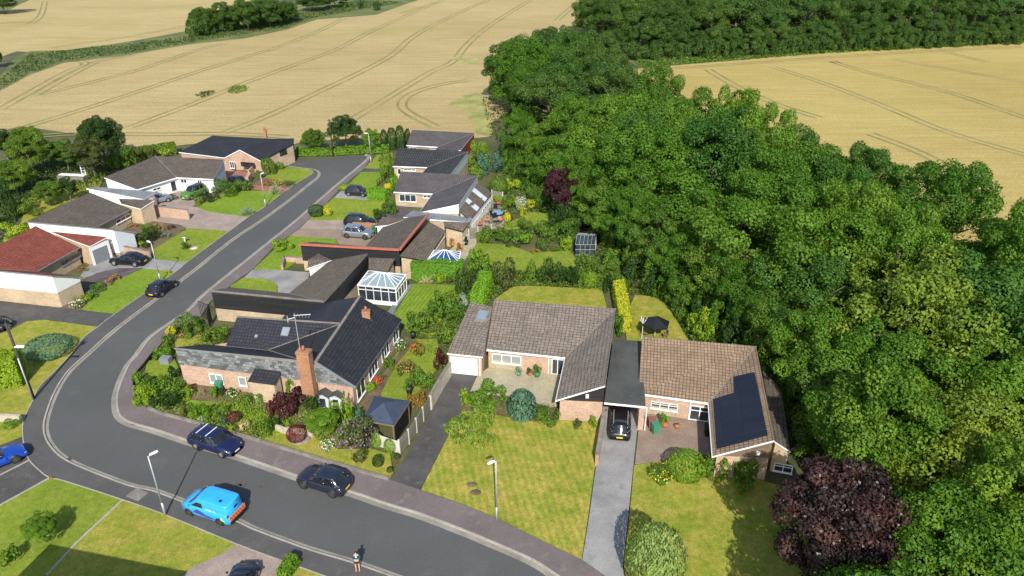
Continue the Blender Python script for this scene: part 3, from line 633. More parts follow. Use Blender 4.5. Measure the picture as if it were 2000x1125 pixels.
def edge_wall(q, i): return Wall(q[i], q[(i+1) % len(q)])
def nearest_wall(q, u, v, z=1.0):       # the wall of ring q that faces the camera and holds that sight point
    best = None
    for i in range(len(q)):
        w_ = edge_wall(q, i); L = (w_.b-w_.a).length
        if w_.n.dot(w_.a) > 0: continue
        s, zz = w_.px(u, v); e = max(0, -s, s-L)+max(0, -zz, zz-4.5)
        if best is None or e < best[0]: best = (e, w_)
    return best[1]
def vwin(h, q, u0, v0, u1, v1, cols=2, **k):
    w_ = nearest_wall(q, (u0+u1)/2, (v0+v1)/2); return win_px(h.t, w_, u0, v0, u1, v1, cols, **k)
V3 = Vector
# --- H4: brown-roofed bungalow with white garage
h4 = l_house('bungalow', 'pinkish brown roofed bungalow with a white garage door behind the big striped front lawn',
 dict(eL=(950.5, 682.4), V=(1104, 698.5), FL=(1086, 781.7), FR=(1182, 753), C=(1203, 602.4), rL=(965, 585)), (2.3, 2.3, 2.3, HI, HI, HI), 'tbrown', 'brickpink',
 clad={'gable': 'blackclean', 'side': 'blackclean'}, zc=2.28)
f = h4.walls['front']
win_px(h4.t, f, 961, 690, 1018, 713, 3, pane='blind')
win_px(h4.t, f, 1078, 700, 1100, 737, 2, name='door', sill=False)
pm = MB(); s0, _ = f.px(961, 713); s1, _ = f.px(1018, 713); panel(pm, f, min(s0, s1), max(s0, s1), .02, 1.02, 0, .02); pm.build('stone_panel', M['patio'], h4.t)
for u in (1071,): s, _ = f.px(u, 730); downpipe(h4.t, f, s, 2.1)
gw = h4.walls['gable']; s, z = gw.px(1147, 773); pm = MB(); panel(pm, gw, s-.13, s+.13, z-.2, z+.2, 0, .09); pm.build('alarm_box', M['white'], h4.t)
g0, g1, g2, g3 = P(872.7, 690, 2.35), P(943, 697, 2.35), P(961, 600, 3.45), P(920, 589.6, 3.45)
gr_, _, gq = lean_to(h4, (g3, g2), (g0, g1), 'tbrown', 'brickpink', 'garage_roof', infl=.12, wname='garage_wall')
gwall = nearest_wall(gq, 905, 715)
sA, _ = gwall.px(879, 700); sB, _ = gwall.px(932, 705); mb = MB(); panel(mb, gwall, min(sA, sB), max(sA, sB), .06, 1.95, -.02, .03); gd = mb.build('garage_door', M['white'], h4.t)
mb = MB()
for k in range(1, 5): panel(mb, gwall, min(sA, sB)+.04, max(sA, sB)-.04, .06+k*.38, .075+k*.38, 0, .036)
mb.build('panel_line', M['lead'], gd)
downpipe(h4.t, gwall, max(sA, sB)+.25, 2.1)
skylight(h4.t, (g0, g1, g2), 942, 617, 1.1, 1.7)
# --- carport link between the two near bungalows
ca = [P(1198, 662.5, 2.7), P(1253, 666, 2.7), P(1261, 794, 2.6), P(1180, 786, 2.6)]
cp = thing('carport', 'flat dark felt carport roof over the black estate car between the two near bungalows', 'carport', (ca[0].x, ca[3].y, 0)); WS.add(cp.name)
roof_mesh([ca], M['flatdark'], cp, M['white'], .2)
mb = MB(); mb.box((ca[2].x-.22, ca[2].y+.3, -.02), .45, .45, 2.42, R(-9)); mb.build('pier', M['brickpink'], cp)
mb = MB(); mb.box((ca[0].x+.1, ca[0].y-.4, -.02), .3, .3, 2.5, R(-9)); mb.build('pier', M['brickpink'], cp)
mb = MB(); mb.bar((ca[2].x+.12, ca[2].y+.02, .03), (ca[2].x+.12, ca[2].y+.02, 2.5), .05); mb.build('downpipe', M['white'], cp)
mb = MB(); mb.beam(Vector((ca[3].x+.3, ca[3].y+4.2, 0)), Vector((ca[2].x-.2, ca[2].y+4.0, 0)), .15, 2.3); mb.build('rear_screen', M['redtrim'], cp)
# --- H8: tan pantiled bungalow with solar panels
h8 = l_house('bungalow', 'tan pantiled bungalow with a dark solar array, beside the trees on the right',
 dict(eL=(1246, 768), V=(1384, 787), FL=(1392, 891), FR=(1512.8, 860), C=(1476.7, 676), rL=(1254.7, 656.8)), (2.3, 2.3, 2.3, HI, HI, HI), 'ttan', 'brickpink',
 clad={'gable': 'timber', 'side': 'blackclean'}, zc=2.28)
f = h8.walls['front']
win_px(h8.t, f, 1272, 783, 1323, 804, 3, rows=2)
win_px(h8.t, f, 1349, 791, 1382, 832, 2, name='door', sill=False, rows=2)
pm = MB(); s0, _ = f.px(1272, 806); s1, _ = f.px(1323, 810); panel(pm, f, min(s0, s1), max(s0, s1), .02, 1.0, 0, .02); pm.build('stone_panel', M['patio'], h8.t)
s, _ = f.px(1344, 820); downpipe(h8.t, f, s, 2.1)
gw = h8.walls['gable']; s, z = gw.px(1480, 885); pm = MB(); panel(pm, gw, s-.13, s+.13, z-.2, z+.2, 0, .09); pm.build('alarm_box', M['white'], h8.t)
sp = [on_plane(*h8.wing, u, v, .10) for u, v in ((1434, 737), (1474, 728), (1500, 851), (1401, 878), (1394, 781), (1434.5, 769))]
n_ = Vector((0, 0, .06)); mb = MB(); mb.prism(list(reversed(sp)), [p-n_ for p in reversed(sp)]); mb.build('solar_array', M['solar'], h8.t)
r1 = [P(1489, 722, 3.0), P(1513, 862, 3.0)]; r2 = [P(1526, 762, 2.4), P(1544, 882, 2.3)]
_, _, q = lean_to(h8, r1, r2, 'tbrowndk', 'brickbuff', infl=.1)
vwin(h8, q, 1513, 903, 1544, 934, 2, rows=2)
# --- H1: dark corner bungalow
h1 = House(); h1.t = thing('bungalow', 'large charcoal roofed corner bungalow with a tall brick chimney and grey hung slates', 'bungalow', (-19, 58, 0)); WS.add(h1.t.name)
Sw, Rs, Es = P(339, 679, 4.1), P(617, 706.5, 4.3), P(694, 755, 2.4)
Rn, En = P(703, 579, 4.3), P(785, 624, 2.4); V2 = P(523, 684, 2.3); Mr = Rs.lerp(Rn, .545); Ml = P(463, 619, 4.1); Me = P(441, 676, 2.3); Slow = P(400, 672, 2.3)
X1, X2 = P(636, 590, 3.1), P(566, 606, 2.3); X3 = V3((Me.x+3.2, Ml.y-.3, 2.3)); X3 = V3((-24.2, 62.0, 2.3))
roof_mesh([[Rs, Es, En, Rn], [Sw, Rs, V2], [Sw, V2, Slow], [Rs, Mr, V2]], M['tdark'], h1.t, M['lead'])
roof_mesh([[Ml, Me, V2, Mr]], M['tdark2'], h1.t, M['coping'])
roof_mesh([[Mr, Rn, X1, X2, X3]], M['tdark2'], h1.t, M['coping'])
ring = [Slow, Sw, Rs, Es, En, Rn, X1, X2, X3]
ins = inset(ring, [.12, .12, .12, .35, .12, .12, .12, .12, .1]); mb = MB()
for i in range(len(ins)):
    a, b = ins[i], ins[(i+1) % len(ins)]; mb.poly([(a.x, a.y, -.05), (b.x, b.y, -.05), (b.x, b.y, b.z-.2), (a.x, a.y, a.z-.2)])
a, b, c = Ml+V3((.15, -.12, 0)), Mr+V3((0, -.12, 0)), Me+V3((.15, .2, 0))
mb.poly([(b.x, b.y, -.05), (a.x, a.y, -.05), (a.x, a.y, a.z-.2), (b.x, b.y, b.z-.2)]); mb.poly([(a.x, a.y, -.05), (c.x, c.y, -.05), (c.x, c.y, c.z-.2), (a.x, a.y, a.z-.2)])
mb.build('wall', M['brickpink'], h1.t)
mb = MB(); mb.beam(Rs+V3((0, 0, -.01)), Rn+V3((0, 0, -.01)), .26, .09); mb.build('ridge_tiles', M['coping'], h1.t)
mb = MB(); mb.beam(Ml, Mr-V3((.15, 0, 0)), .2, .07); mb.build('coping', M['coping'], h1.t)
mb = MB(); mb.beam(V2, Mr, .1, .05); mb.beam(V2, Rs.lerp(Sw, .1), .08, .045); mb.build('valley_flashing', M['coping'], h1.t)
mb = MB(); mb.beam(Me-V3((0, .1, .1)), V2-V3((0, .1, .1)), .14, .12); mb.build('gutter', M['white'], h1.t)
sw = Wall(ins[1], ins[3]); Ls = (sw.b-sw.a).length; sR = (V3((ins[2].x, ins[2].y))-sw.a).dot(sw.d)
mb = MB(); zc = 2.25
mb.poly([sw.at(-.04, zc, .06), sw.at(Ls+.04, zc, .06), sw.at(Ls+.04, zc+.05, .06), sw.at(sR, 4.14, .06), sw.at(-.04, 3.92, .06)])
mb.poly([sw.at(-.04, zc, -.02), sw.at(Ls+.04, zc, -.02), sw.at(Ls+.04, zc, .06), sw.at(-.04, zc, .06)])
mb.poly([sw.at(-.04, zc, -.02), sw.at(-.04, zc, .06), sw.at(-.04, 3.92, .06), sw.at(-.04, 3.92, -.02)])
mb.build('hung_slates', M['slatehung'], h1.t)
trim(h1.t, Rs-V3((0, .05, .05)), Es-V3((0, .05, .05)), .14, .2, M['lead'], 'verge_flashing')
for a in ((407.6, 729, 438, 750, 2), (464.6, 735, 483.4, 754, 1), (488.6, 736, 495.6, 745.5, 1)): win_px(h1.t, sw, *a, pane='blind')
r1 = [sw.at(sw.px(500, 727)[0], 2.95, .02), sw.at(sw.px(551, 731)[0], 2.95, .02)]; r2 = [sw.at(sw.px(500, 727)[0]-.1, 2.35, 1.3), sw.at(sw.px(551, 731)[0]-.1, 2.35, 1.3)]
lean_to(h1, r1, r2, 'tdark', 'brickbuff', 'porch_roof', 'trimblack', .08, wname='porch_wall')
ew = Wall(ins[3], ins[4])
for (u0, v0, u1, v1), c in (((699, 786, 714, 763), 1), ((722, 748, 739, 727), 2), ((746.7, 712, 761, 692), 2), ((769, 674, 779, 663.5), 1)):
    sa, _ = ew.px(u0, v0); sb, _ = ew.px(u1, v1); window(h1.t, ew, min(sa, sb), max(sa, sb), .45 if u0 > 700 else .12, 2.05, c+1)
pt = sw.at(sw.px(607, 745)[0], 0, .4); chimney(h1.t, pt, R(-11), 1.15, .75, -.02, 5.75, 'brickchim', 1)
cc = on_plane(Rs, Es, Rn, 716, 621); cn = chimney(h1.t, cc, R(8), .75, .6, cc.z-.5, cc.z+.85, 'brickchim', 1)
mb = MB(); mb.box((cc.x, cc.y, cc.z-.28), 1.1, .9, .2, R(8)); mb.build('flashing', M['lead'], cn)
skylight(h1.t, (Ml, Me, V2), 558, 648, .75, .9); skylight(h1.t, (Ml, Me, V2), 501, 657, .3, .3)
ae = tag(None or thing('aerial', 'tall white television aerial mast on the chimney of the corner bungalow', 'aerial', (pt.x, pt.y, 5.75))); WS.add(ae.name)
mb = MB(); mb.bar((pt.x-.3, pt.y, 5.4), (pt.x-.3, pt.y, 9.4), .035, 6); mb.build('mast', M['steel'], ae)
mb = MB(); mb.bar((pt.x-.4, pt.y, 9.2), (pt.x+1.0, pt.y+.2, 9.2), .025, 5)
for k in range(5): mb.bar((pt.x-.1+k*.26, pt.y-.3, 9.2), (pt.x-.1+k*.26, pt.y+.3, 9.2), .02, 5)
mb.bar((pt.x-.9, pt.y-.1, 8.9), (pt.x-.3, pt.y, 9.0), .03, 5); mb.bar((pt.x-.9, pt.y-.1, 8.6), (pt.x-.9, pt.y-.1, 9.2), .05, 6); mb.build('aerial_arms', M['steel'], ae)
# --- H2: mossy roof with black boarded walls
h2 = l_house('bungalow', 'mossy brown roofed bungalow with black boarded walls and a large white conservatory',
 dict(eL=V3((-21.6, 78.9, 2.3)), V=(564, 573), FL=V3((-31.2, 72.0, 2.3)), FR=(410, 568), C=(633, 589), rL=(718.7, 494.7)), (2.3, 2.3, 2.3, 3.6, 3.6, 3.6), 'tmoss', 'brickbuff',
 clad={'gable': 'black', 'side': 'black', 'back': 'black'}, zc=1.45, fascia='coping')
mb = MB(); mb.beam(h2.q['FR']+V3((0, -.06, 0)), h2.q['C']+V3((0, -.06, 0)), .22, .09); mb.build('coping', M['coping'], h2.t)
_, _, q = lean_to(h2, (P(602, 507, 2.9), P(622, 495, 2.9)), (P(600, 524, 2.3), P(648, 508, 2.4)), 'tbrowndk', 'whiteclad', 'garage_roof', wname='garage_wall')
_, _, q = lean_to(h2, (P(720, 503, 2.9), P(771, 505, 2.9)), (P(720, 526, 2.35), P(757, 531, 2.35)), 'tmoss', 'brickbuff', 'rear_roof', 'trimblack')
# --- H3: red fascia
h3 = l_house('bungalow', 'grey brown roofed bungalow edged in red with a long black boarded front wall',
 dict(eL=V3((-16.5, 91.2, 2.3)), V=(713.6, 481.6), FL=V3((-25.0, 84.3, 2.3)), FR=(585, 476), C=(780, 487), rL=(834.8, 419)), (2.3, 2.3, 2.3, 3.6, 3.6, 3.6), 'tbrowndk', 'brickbuff',
 clad={'gable': 'black', 'side': 'black', 'back': 'black'}, zc=1.3, fascia='redtrim')
for a, b in (('FR', 'C'), ('C', 'rL')):
    o_ = V3((0, -.08, 0)) if a == 'FR' else V3((.08, 0, 0)); mb = MB(); mb.beam(h3.q[a]+o_-V3((0, 0, .14)), h3.q[b]+o_-V3((0, 0, .14)), .26, .22); mb.build('fascia', M['redtrim'], h3.t)
_, _, q = lean_to(h3, (P(780, 500, 3.05), P(838.7, 433.3, 3.05)), (P(832, 509, 2.35), P(870.7, 450.7, 2.35)), 'tmoss', 'brickbuff', 'rear_roof', 'trimblack')
ww = nearest_wall(q, 858, 480); vwin(h3, q, 851, 488, 868, 462, 4, sill=False)
_, _, q = lean_to(h3, (P(866, 432, 2.95), P(916, 434, 2.95)), (P(869, 443, 2.75), P(904, 452, 2.35)), 'tmoss', 'brickbuff', 'rear_roof', 'trimblack')
vwin(h3, q, 906, 474, 913, 458, 1)
_, _, q = lean_to(h3, (P(747, 423, 2.9), P(790, 429, 2.9)), (P(733, 442, 2.4), P(757, 440, 2.5)), 'tbrowndk', 'whiteclad', 'garage_roof', 'white', wname='garage_wall')
# --- H5
h5 = l_house('bungalow', 'grey roofed bungalow with a white gable and glazed sunroom, x',
 dict(eL=(768.8, 374.8), V=(845.6, 378.4), FL=(819, 415), FR=(896, 399), C=(934.4, 342.4), rL=(783, 335)), (2.3, 2.3, 2.3, 3.6, 3.6, 3.6), 'tgrey', 'brickbuff',
 clad={'gable': 'whiteclad', 'side': 'bluewhite'}, zc=2.2)
h5.t['label'] = 'grey roofed bungalow with a white gable and glazed sunroom beside the patio furniture'
f = h5.walls['front']; win_px(h5.t, f, 779.5, 379, 813.5, 394.5, 3, rows=1); win_px(h5.t, f, 826, 381, 842, 387, 2)
fl = [P(788, 424, 2.35), P(807, 411, 2.35), P(921, 425, 2.45), P(914, 434, 2.45)]
roof_mesh([fl], M['flat'], h5.t, M['white'], .2, 'flat_roof')
q = inset(fl if ccw(fl) else list(reversed(fl)), [.15]*4); mb = MB()
for i in range(4): a, b = q[i], q[(i+1) % 4]; mb.poly([(a.x, a.y, -.05), (b.x, b.y, -.05), (b.x, b.y, 2.2), (a.x, a.y, 2.15)])
mb.build('garage_wall', M['brickbuff'], h5.t)
ra, rb, rc, rd = P(934, 356, 3.0), P(897, 411, 3.0), P(961, 377, 2.35), P(917, 430, 2.35)
_, _, q = lean_to(h5, (rb, ra), (rd, rc), 'tmoss', 'white', 'sunroom_roof', 'trimblack', wname='sunroom_wall')
for t0 in (.3, .66):
    a, b, c, d = rb.lerp(ra, t0), rb.lerp(ra, t0+.12), rd.lerp(rc, t0+.12), rd.lerp(rc, t0); up = V3((0, 0, .05)); mb = MB()
    qd = [a+up, b+up, c+up, d+up]; qd = qd if (qd[1]-qd[0]).cross(qd[2]-qd[0]).z > 0 else list(reversed(qd)); mb.prism(qd, [p-up*1.5 for p in qd]); mb.build('glazed_strip', M['bluewhite'], h5.t)
vwin(h5, q, 922, 443, 938, 419, 5, sill=False); vwin(h5, q, 942, 415, 958, 390, 4, sill=False)
# --- H6, H7
h6 = l_house('bungalow', 'bungalow with ribbed near black pantiles and a pale side wall, between two grey roofs',
 dict(eL=(767, 324.4), V=(834.8, 326.8), FL=V3((-14.9, 106.9, 2.3)), FR=(880.4, 340), C=(915, 295.6), rL=(777, 288.4)), (2.3, 2.3, 2.3, 3.6, 3.6, 3.6), 'tpan', 'brickbuff',
 clad={'side': 'bluewhite'}, zc=1.9)
win_px(h6.t, h6.walls['front'], 776, 329, 784, 341, 1); win_px(h6.t, h6.walls['front'], 788, 329, 812, 334, 3)
h7 = l_house('bungalow', 'grey roofed bungalow with a red boarded side wall, farthest of its row',
 dict(eL=(794, 283.6), V=(855, 287), FL=V3((-14.0, 117.6, 2.3)), FR=(899.6, 293), C=(927, 259.6), rL=(804.8, 253.6)), (2.3, 2.3, 2.3, 3.6, 3.6, 3.6), 'tgrey', 'brickpink',
 clad={'side': 'redclad'}, zc=1.2)
win_px(h7.t, h7.walls['front'], 800, 287.5, 815, 292, 2); win_px(h7.t, h7.walls['front'], 838, 290.5, 852, 295, 2)
# --- left row
hr = l_house('bungalow', 'red tiled bungalow with white upper walls over tan brick, at the left edge',
 dict(eL=(154.7, 482.7), V=(70.7, 530), FL=(161, 540.5), FR=(101.3, 538.7), C=(-85, 521), rL=(69.3, 441.3)), (2.3, 2.3, 2.3, HI, HI, HI), 'tred', 'brickbuff',
 clad={'side': 'whiteclad', 'gable': 'whiteclad'}, zc=1.85, fascia='lead')
f = hr.walls['front']; win_px(hr.t, f, 121, 521, 155, 491, 3, frame='lead')
ga, gb, gc, gd_ = P(133, 466, 2.9), P(98.7, 452, 3.2), P(209, 462.7, 3.0), P(175, 481.3, 2.7)
_, _, q = lean_to(hr, (gb, gc), (ga, gd_), 'tred', 'brickbuff', 'garage_roof', infl=.12, wname='garage_wall')
gw = nearest_wall(q, 200, 490); sa, _ = gw.px(186, 512); sb, _ = gw.px(214, 497); mb = MB(); panel(mb, gw, min(sa, sb), max(sa, sb), .02, 2.0, 0, .03); mb.build('garage_door', M['lead'], hr.t)
mb = MB()
for s0, s1, z0, z1 in ((min(sa, sb)-.3, min(sa, sb), .02, 2.5), (max(sa, sb), max(sa, sb)+.3, .02, 2.5), (min(sa, sb), max(sa, sb), 2.0, 2.5)): panel(mb, gw, s0, s1, z0, z1, 0, .06)
mb.build('door_surround', M['white'], hr.t)
hb = l_house('bungalow', 'dark brown roofed bungalow with a long plain white side wall, behind the red roof',
 dict(eL=(254.7, 408), V=(188, 442.7), FL=(266.7, 453.3), FR=(221, 448), C=(52, 433), rL=(176, 376)), (2.3, 2.3, 2.3, 3.7, 3.7, 3.7), 'tbrowndk', 'brickbuff',
 clad={'side': 'whiteclad', 'gable': 'bluewhite'}, zc=.4, fascia='lead')
f = hb.walls['front']; win_px(hb.t, f, 227.5, 438, 253.5, 416, 3)
_, _, q = lean_to(hb, (P(232, 388, 3.0), P(301.3, 390.7, 3.0)), (P(237, 398, 2.9), P(274.7, 408, 2.45)), 'tbrowndk', 'brickbuff', 'garage_roof', infl=.12, wname='garage_wall')
hw = l_house('bungalow', 'white walled L-shaped bungalow under a brown roof with the green car parked in front',
 dict(eL=(267.8, 370.3), V=(345, 346.5), FL=(416.5, 350), FR=(437.5, 311.5), C=(302.8, 304.5), rL=(203, 346.5)), (2.3, 2.3, 2.3, 3.6, 3.6, 3.6), 'tbrowndk', 'whiteclad', clad={'gable': 'bluewhite'}, zc=2.0)
f = hw.walls['front']; win_px(hw.t, f, 299, 374, 313, 364, 2); win_px(hw.t, f, 336, 375, 342, 352, 1, name='door', sill=False)
f = hw.walls['court']; win_px(hw.t, f, 352, 350, 366, 358, 2); win_px(hw.t, f, 385, 352, 398, 372, 2, sill=False); f = hw.walls['gable']; win_px(hw.t, f, 424, 358, 434, 345, 3, sill=False)
skylight(hw.t, hw.main, 245, 341, .8, 1.0, 'glass')
fl = [P(168, 367.5, 2.35), P(185, 364.5, 2.35), P(303, 374.6, 2.35), P(280, 389, 2.35)]
roof_mesh([fl], M['flat'], hw.t, M['white'], .22, 'flat_roof'); q = inset(fl if ccw(fl) else list(reversed(fl)), [.15]*4); mb = MB()
for i in range(4): a, b = q[i], q[(i+1) % 4]; mb.poly([(a.x, a.y, -.05), (b.x, b.y, -.05), (b.x, b.y, 2.15), (a.x, a.y, 2.15)])
mb.build('garage_wall', M['whiteclad'], hw.t)
# --- far dark-roofed bungalow with brick gable
hd = House(); hd.t = thing('bungalow', 'dark roofed bungalow with a pink brick gable at the far road end', 'bungalow', (-46, 121, 0)); WS.add(hd.t.name)
rW, rE = P(415, 264.8, 3.7), P(536, 271, 3.7); lW, mid = P(349, 297, 2.3), P(438, 308, 2.3); gP, gR = P(468, 292.4, 3.5), P(508.8, 314, 2.3); vr = rW.lerp(rE, .73); rX = P(572.4, 272, 3.4)
e2 = P(540, 297, 2.3); 
roof_mesh([[rW, lW, mid, vr], [mid, gP, vr], [gP, gR, rE, vr]], M['tdark'], hd.t, M['white'])
roof_mesh([[rE, rX, rX+V3((-.6, -1.5, -.1)), rE+V3((-.5, -2, -.15))]], M['tdark'], hd.t, M['trimblack'], .12, 'gable_overhang')
nW = rW+V3((.2, .0, 0)); nE = P(574, 285, 2.9)
ring = [lW, mid, gP, gR, V3((nE.x, nE.y, 3.3)), V3((rX.x, rX.y+.6, 3.4)), V3((rW.x, rW.y+.2, 3.7))]
ringi = inset(ring, [.2, .15, .15, .15, .15, .15, .15]); mb = MB()
for i in range(len(ringi)):
    a, b = ringi[i], ringi[(i+1) % len(ringi)]; mb.poly([(a.x, a.y, -.05), (b.x, b.y, -.05), (b.x, b.y, b.z-.18), (a.x, a.y, a.z-.18)])
mb.build('wall', M['brickpink'], hd.t)
roof_mesh([[rE, gR, V3((nE.x, nE.y, 3.3)), V3((rX.x, rX.y+.6, 3.4))]], M['tdark'], hd.t, M['trimblack'], .15, 'side_roof')
vw = Wall(ringi[1], ringi[3]); win_px(hd.t, vw, 448, 315, 459, 329, 2); win_px(hd.t, vw, 470, 316, 498, 326, 4, frame='trimblack')
e3 = Wall(ringi[3], ringi[4]); win_px(hd.t, e3, 547, 304, 559, 290, 2, frame='trimblack')
chimney(hd.t, P(518, 263, 3.6), 0, .5, .5, 3.0, 4.6, 'brickorange', 1)
# front terrace arches of that bungalow
tw = Wall(P(487, 345), P(508, 325)); mb = MB(); panel(mb, tw, 0, (tw.b-tw.a).length, -.05, 1.1, -.12, .12); mb.build('terrace_wall', M['brickbuff'], hd.t)
# --- conservatories
def conservatory(parent, corners, zeave, zr, inset_r, glassm, nbars, wallbar, name='conservatory'):
    """corners anticlockwise Vectors at eave; hip roof with a short ridge"""
    root = MB(); c = corners; L = c if ccw(c) else list(reversed(c)); c = L
    ctr = sum(c, V3())/4; long_ = 0 if (c[1]-c[0]).length > (c[2]-c[1]).length else 1
    a0, a1 = c[long_], c[(long_+1) % 4]; b1, b0 = c[(long_+2) % 4], c[(long_+3) % 4]
    m0, m1 = (a0+b0)/2, (a1+b1)/2; d = (m1-m0).normalized(); r0, r1_ = m0+d*inset_r, m1-d*inset_r; r0.z = r1_.z = zr
    base = MB()
    for p, q_ in ((a0, a1), (a1, b1), (b1, b0), (b0, a0)):
        w_ = Wall(p, q_); Lw = (w_.b-w_.a).length; panel(base, w_, 0, Lw, -.02, .45, -.1, 0)
    bo = base.build(name+'_base', M['white'], parent)
    gl = MB()
    for f_ in ([a0, a1, r1_, r0], [a1, b1, r1_], [b1, b0, r0, r1_], [b0, a0, r0]): gl.poly(f_)
    gl.build(name+'_roof', M[glassm], parent)
    wg = MB(); fr = MB()
    for p, q_ in ((a0, a1), (a1, b1), (b1, b0), (b0, a0)):
        w_ = Wall(p, q_); Lw = (w_.b-w_.a).length; panel(wg, w_, .03, Lw-.03, .45, zeave-.02, -.06, -.03); n = max(2, int(Lw/wallbar))
        for k in range(n+1): s = Lw*k/n; fr.bar(w_.at(s, .4, -.03), w_.at(s, zeave, -.03), .045, 4)
        fr.beam(V3((p.x, p.y, zeave-.06)), V3((q_.x, q_.y, zeave-.06)), .14, .12); s = zeave-.5; fr.beam(V3((p.x, p.y, s)), V3((q_.x, q_.y, s)), .08, .06)
        fr.beam(V3((p.x, p.y, .42)), V3((q_.x, q_.y, .42)), .1, .06)
    up = V3((0, 0, .02))
    for k in range(nbars+1):
        t = k/nbars; fr.beam(a0.lerp(a1, t)+up, r0.lerp(r1_, t)+up, .06, .04); fr.beam(b0.lerp(b1, t)+up, r0.lerp(r1_, t)+up, .06, .04)
    for k in range(1, 4): t = k/4; fr.beam(a1.lerp(b1, t)+up, r1_+up, .06, .04); fr.beam(a0.lerp(b0, t)+up, r0+up, .06, .04)
    fr.beam(r0+up, r1_+up, .12, .08)
    wg.build(name+'_glazing', M['glass'], parent); fr.build(name+'_frame', M['white'], parent)
conservatory(h2.t, [P(720, 529, 2.2), P(698.7, 557, 2.2), P(773, 564, 2.2), P(793, 537, 2.2)], 2.2, 3.05, 1.7, 'glasspale', 4, .75)
conservatory(h3.t, [P(848, 489, 2.2), P(834, 509, 2.2), P(896, 512, 2.2), P(900, 492, 2.2)], 2.2, 2.95, 1.5, 'glassblue', 4, .7)
# --- tall house behind the viewpoint whose shadow falls across the near lawns
hs = House(); hs.t = thing('house', 'tall house just outside the lower left edge whose shadow crosses the near lawns', 'house', (-26, 22, 0)); WS.add(hs.t.name)
e0, e1 = P(112, 1064), P(368, 1115); dxy = V3((ldir.x, ldir.y, 0)); k_ = 7.6/(-ldir.z)
r0, r1_ = e0-dxy*k_, e1-dxy*k_; r0.z = r1_.z = 7.6; dd_ = (r1_-r0).normalized(); nn = V3((dd_.y, -dd_.x, 0))
r0 = r0-dd_*0.5; f0, f1 = r0+nn*4.2, r1_+nn*4.2; b0, b1 = r0-nn*0.25, r1_-nn*0.25
f0, f1 = r0+nn*8, r1_+nn*8; m0, m1 = r0+nn*4, r1_+nn*4
rw = [V3((p.x, p.y, 7.6)) for p in (r0, r1_, f1, f0)]
roof_mesh([rw], M['flatdark'], hs.t, M['white'], .25); q = inset(rw if ccw(rw) else list(reversed(rw)), [.15]*4); mb = MB()
for i in range(4): a, b = q[i], q[(i+1) % 4]; mb.poly([(a.x, a.y, -.05), (b.x, b.y, -.05), (b.x, b.y, 7.3), (a.x, a.y, 7.3)])
mb.build('wall', M['brickbuff'], hs.t)
for i in range(4):
    w_ = edge_wall(q, i); Lw = (w_.b-w_.a).length
    for k in range(2):
        for z0 in (.9, 4.2): window(hs.t, w_, Lw*(.2+.45*k), Lw*(.2+.45*k)+1.6, z0, z0+1.3, 2)
# ------------------------------------------------------------------ vegetation library
RNG = np.random.default_rng(11)
def leaf_quads(C, N, size, rng, asp=.7, jit=.55, droop=0.0):
    """one small rhombus leaf spray per centre C, facing roughly N"""
    n = len(C); N = N+rng.normal(0, jit, (n, 3)); N /= np.linalg.norm(N, axis=1)[:, None]+1e-9
    T = rng.normal(0, 1, (n, 3)); T[:, 2] -= droop*2.5
    T -= N*(T*N).sum(1)[:, None]; T /= np.linalg.norm(T, axis=1)[:, None]+1e-9
    B = np.cross(N, T); s = size*rng.uniform(.65, 1.35, n)[:, None]
    k = .14*s*N
    V = np.stack([C-T*s*.5-k, C+B*s*asp*.5+k*.6, C+T*s*.5-k, C-B*s*asp*.5+k*.6], 1)
    return V
def leaf_mesh(name, V, vary):
    n = len(V); me = bpy.data.meshes.new(name)
    me.vertices.add(n*4); me.vertices.foreach_set('co', V.reshape(-1).astype(np.float32))
    me.loops.add(n*4); me.loops.foreach_set('vertex_index', np.arange(n*4, dtype=np.int32))
    me.polygons.add(n); me.polygons.foreach_set('loop_start', np.arange(0, n*4, 4, dtype=np.int32))
    try: me.polygons.foreach_set('loop_total', np.full(n, 4, dtype=np.int32))
    except Exception: pass
    a = me.attributes.new('vary', 'FLOAT', 'POINT'); a.data.foreach_set('value', np.repeat(np.clip(vary, 0, 1), 4).astype(np.float32))
    me.update(calc_edges=True); me.materials.append(None); return me
def fib(n, rng):
    i = np.arange(n)+rng.uniform(); ph = np.arccos(1-2*(i % n+.5)/n); th = math.pi*(1+5**.5)*i
    return np.stack([np.cos(th)*np.sin(ph), np.sin(th)*np.sin(ph), np.cos(ph)], 1)
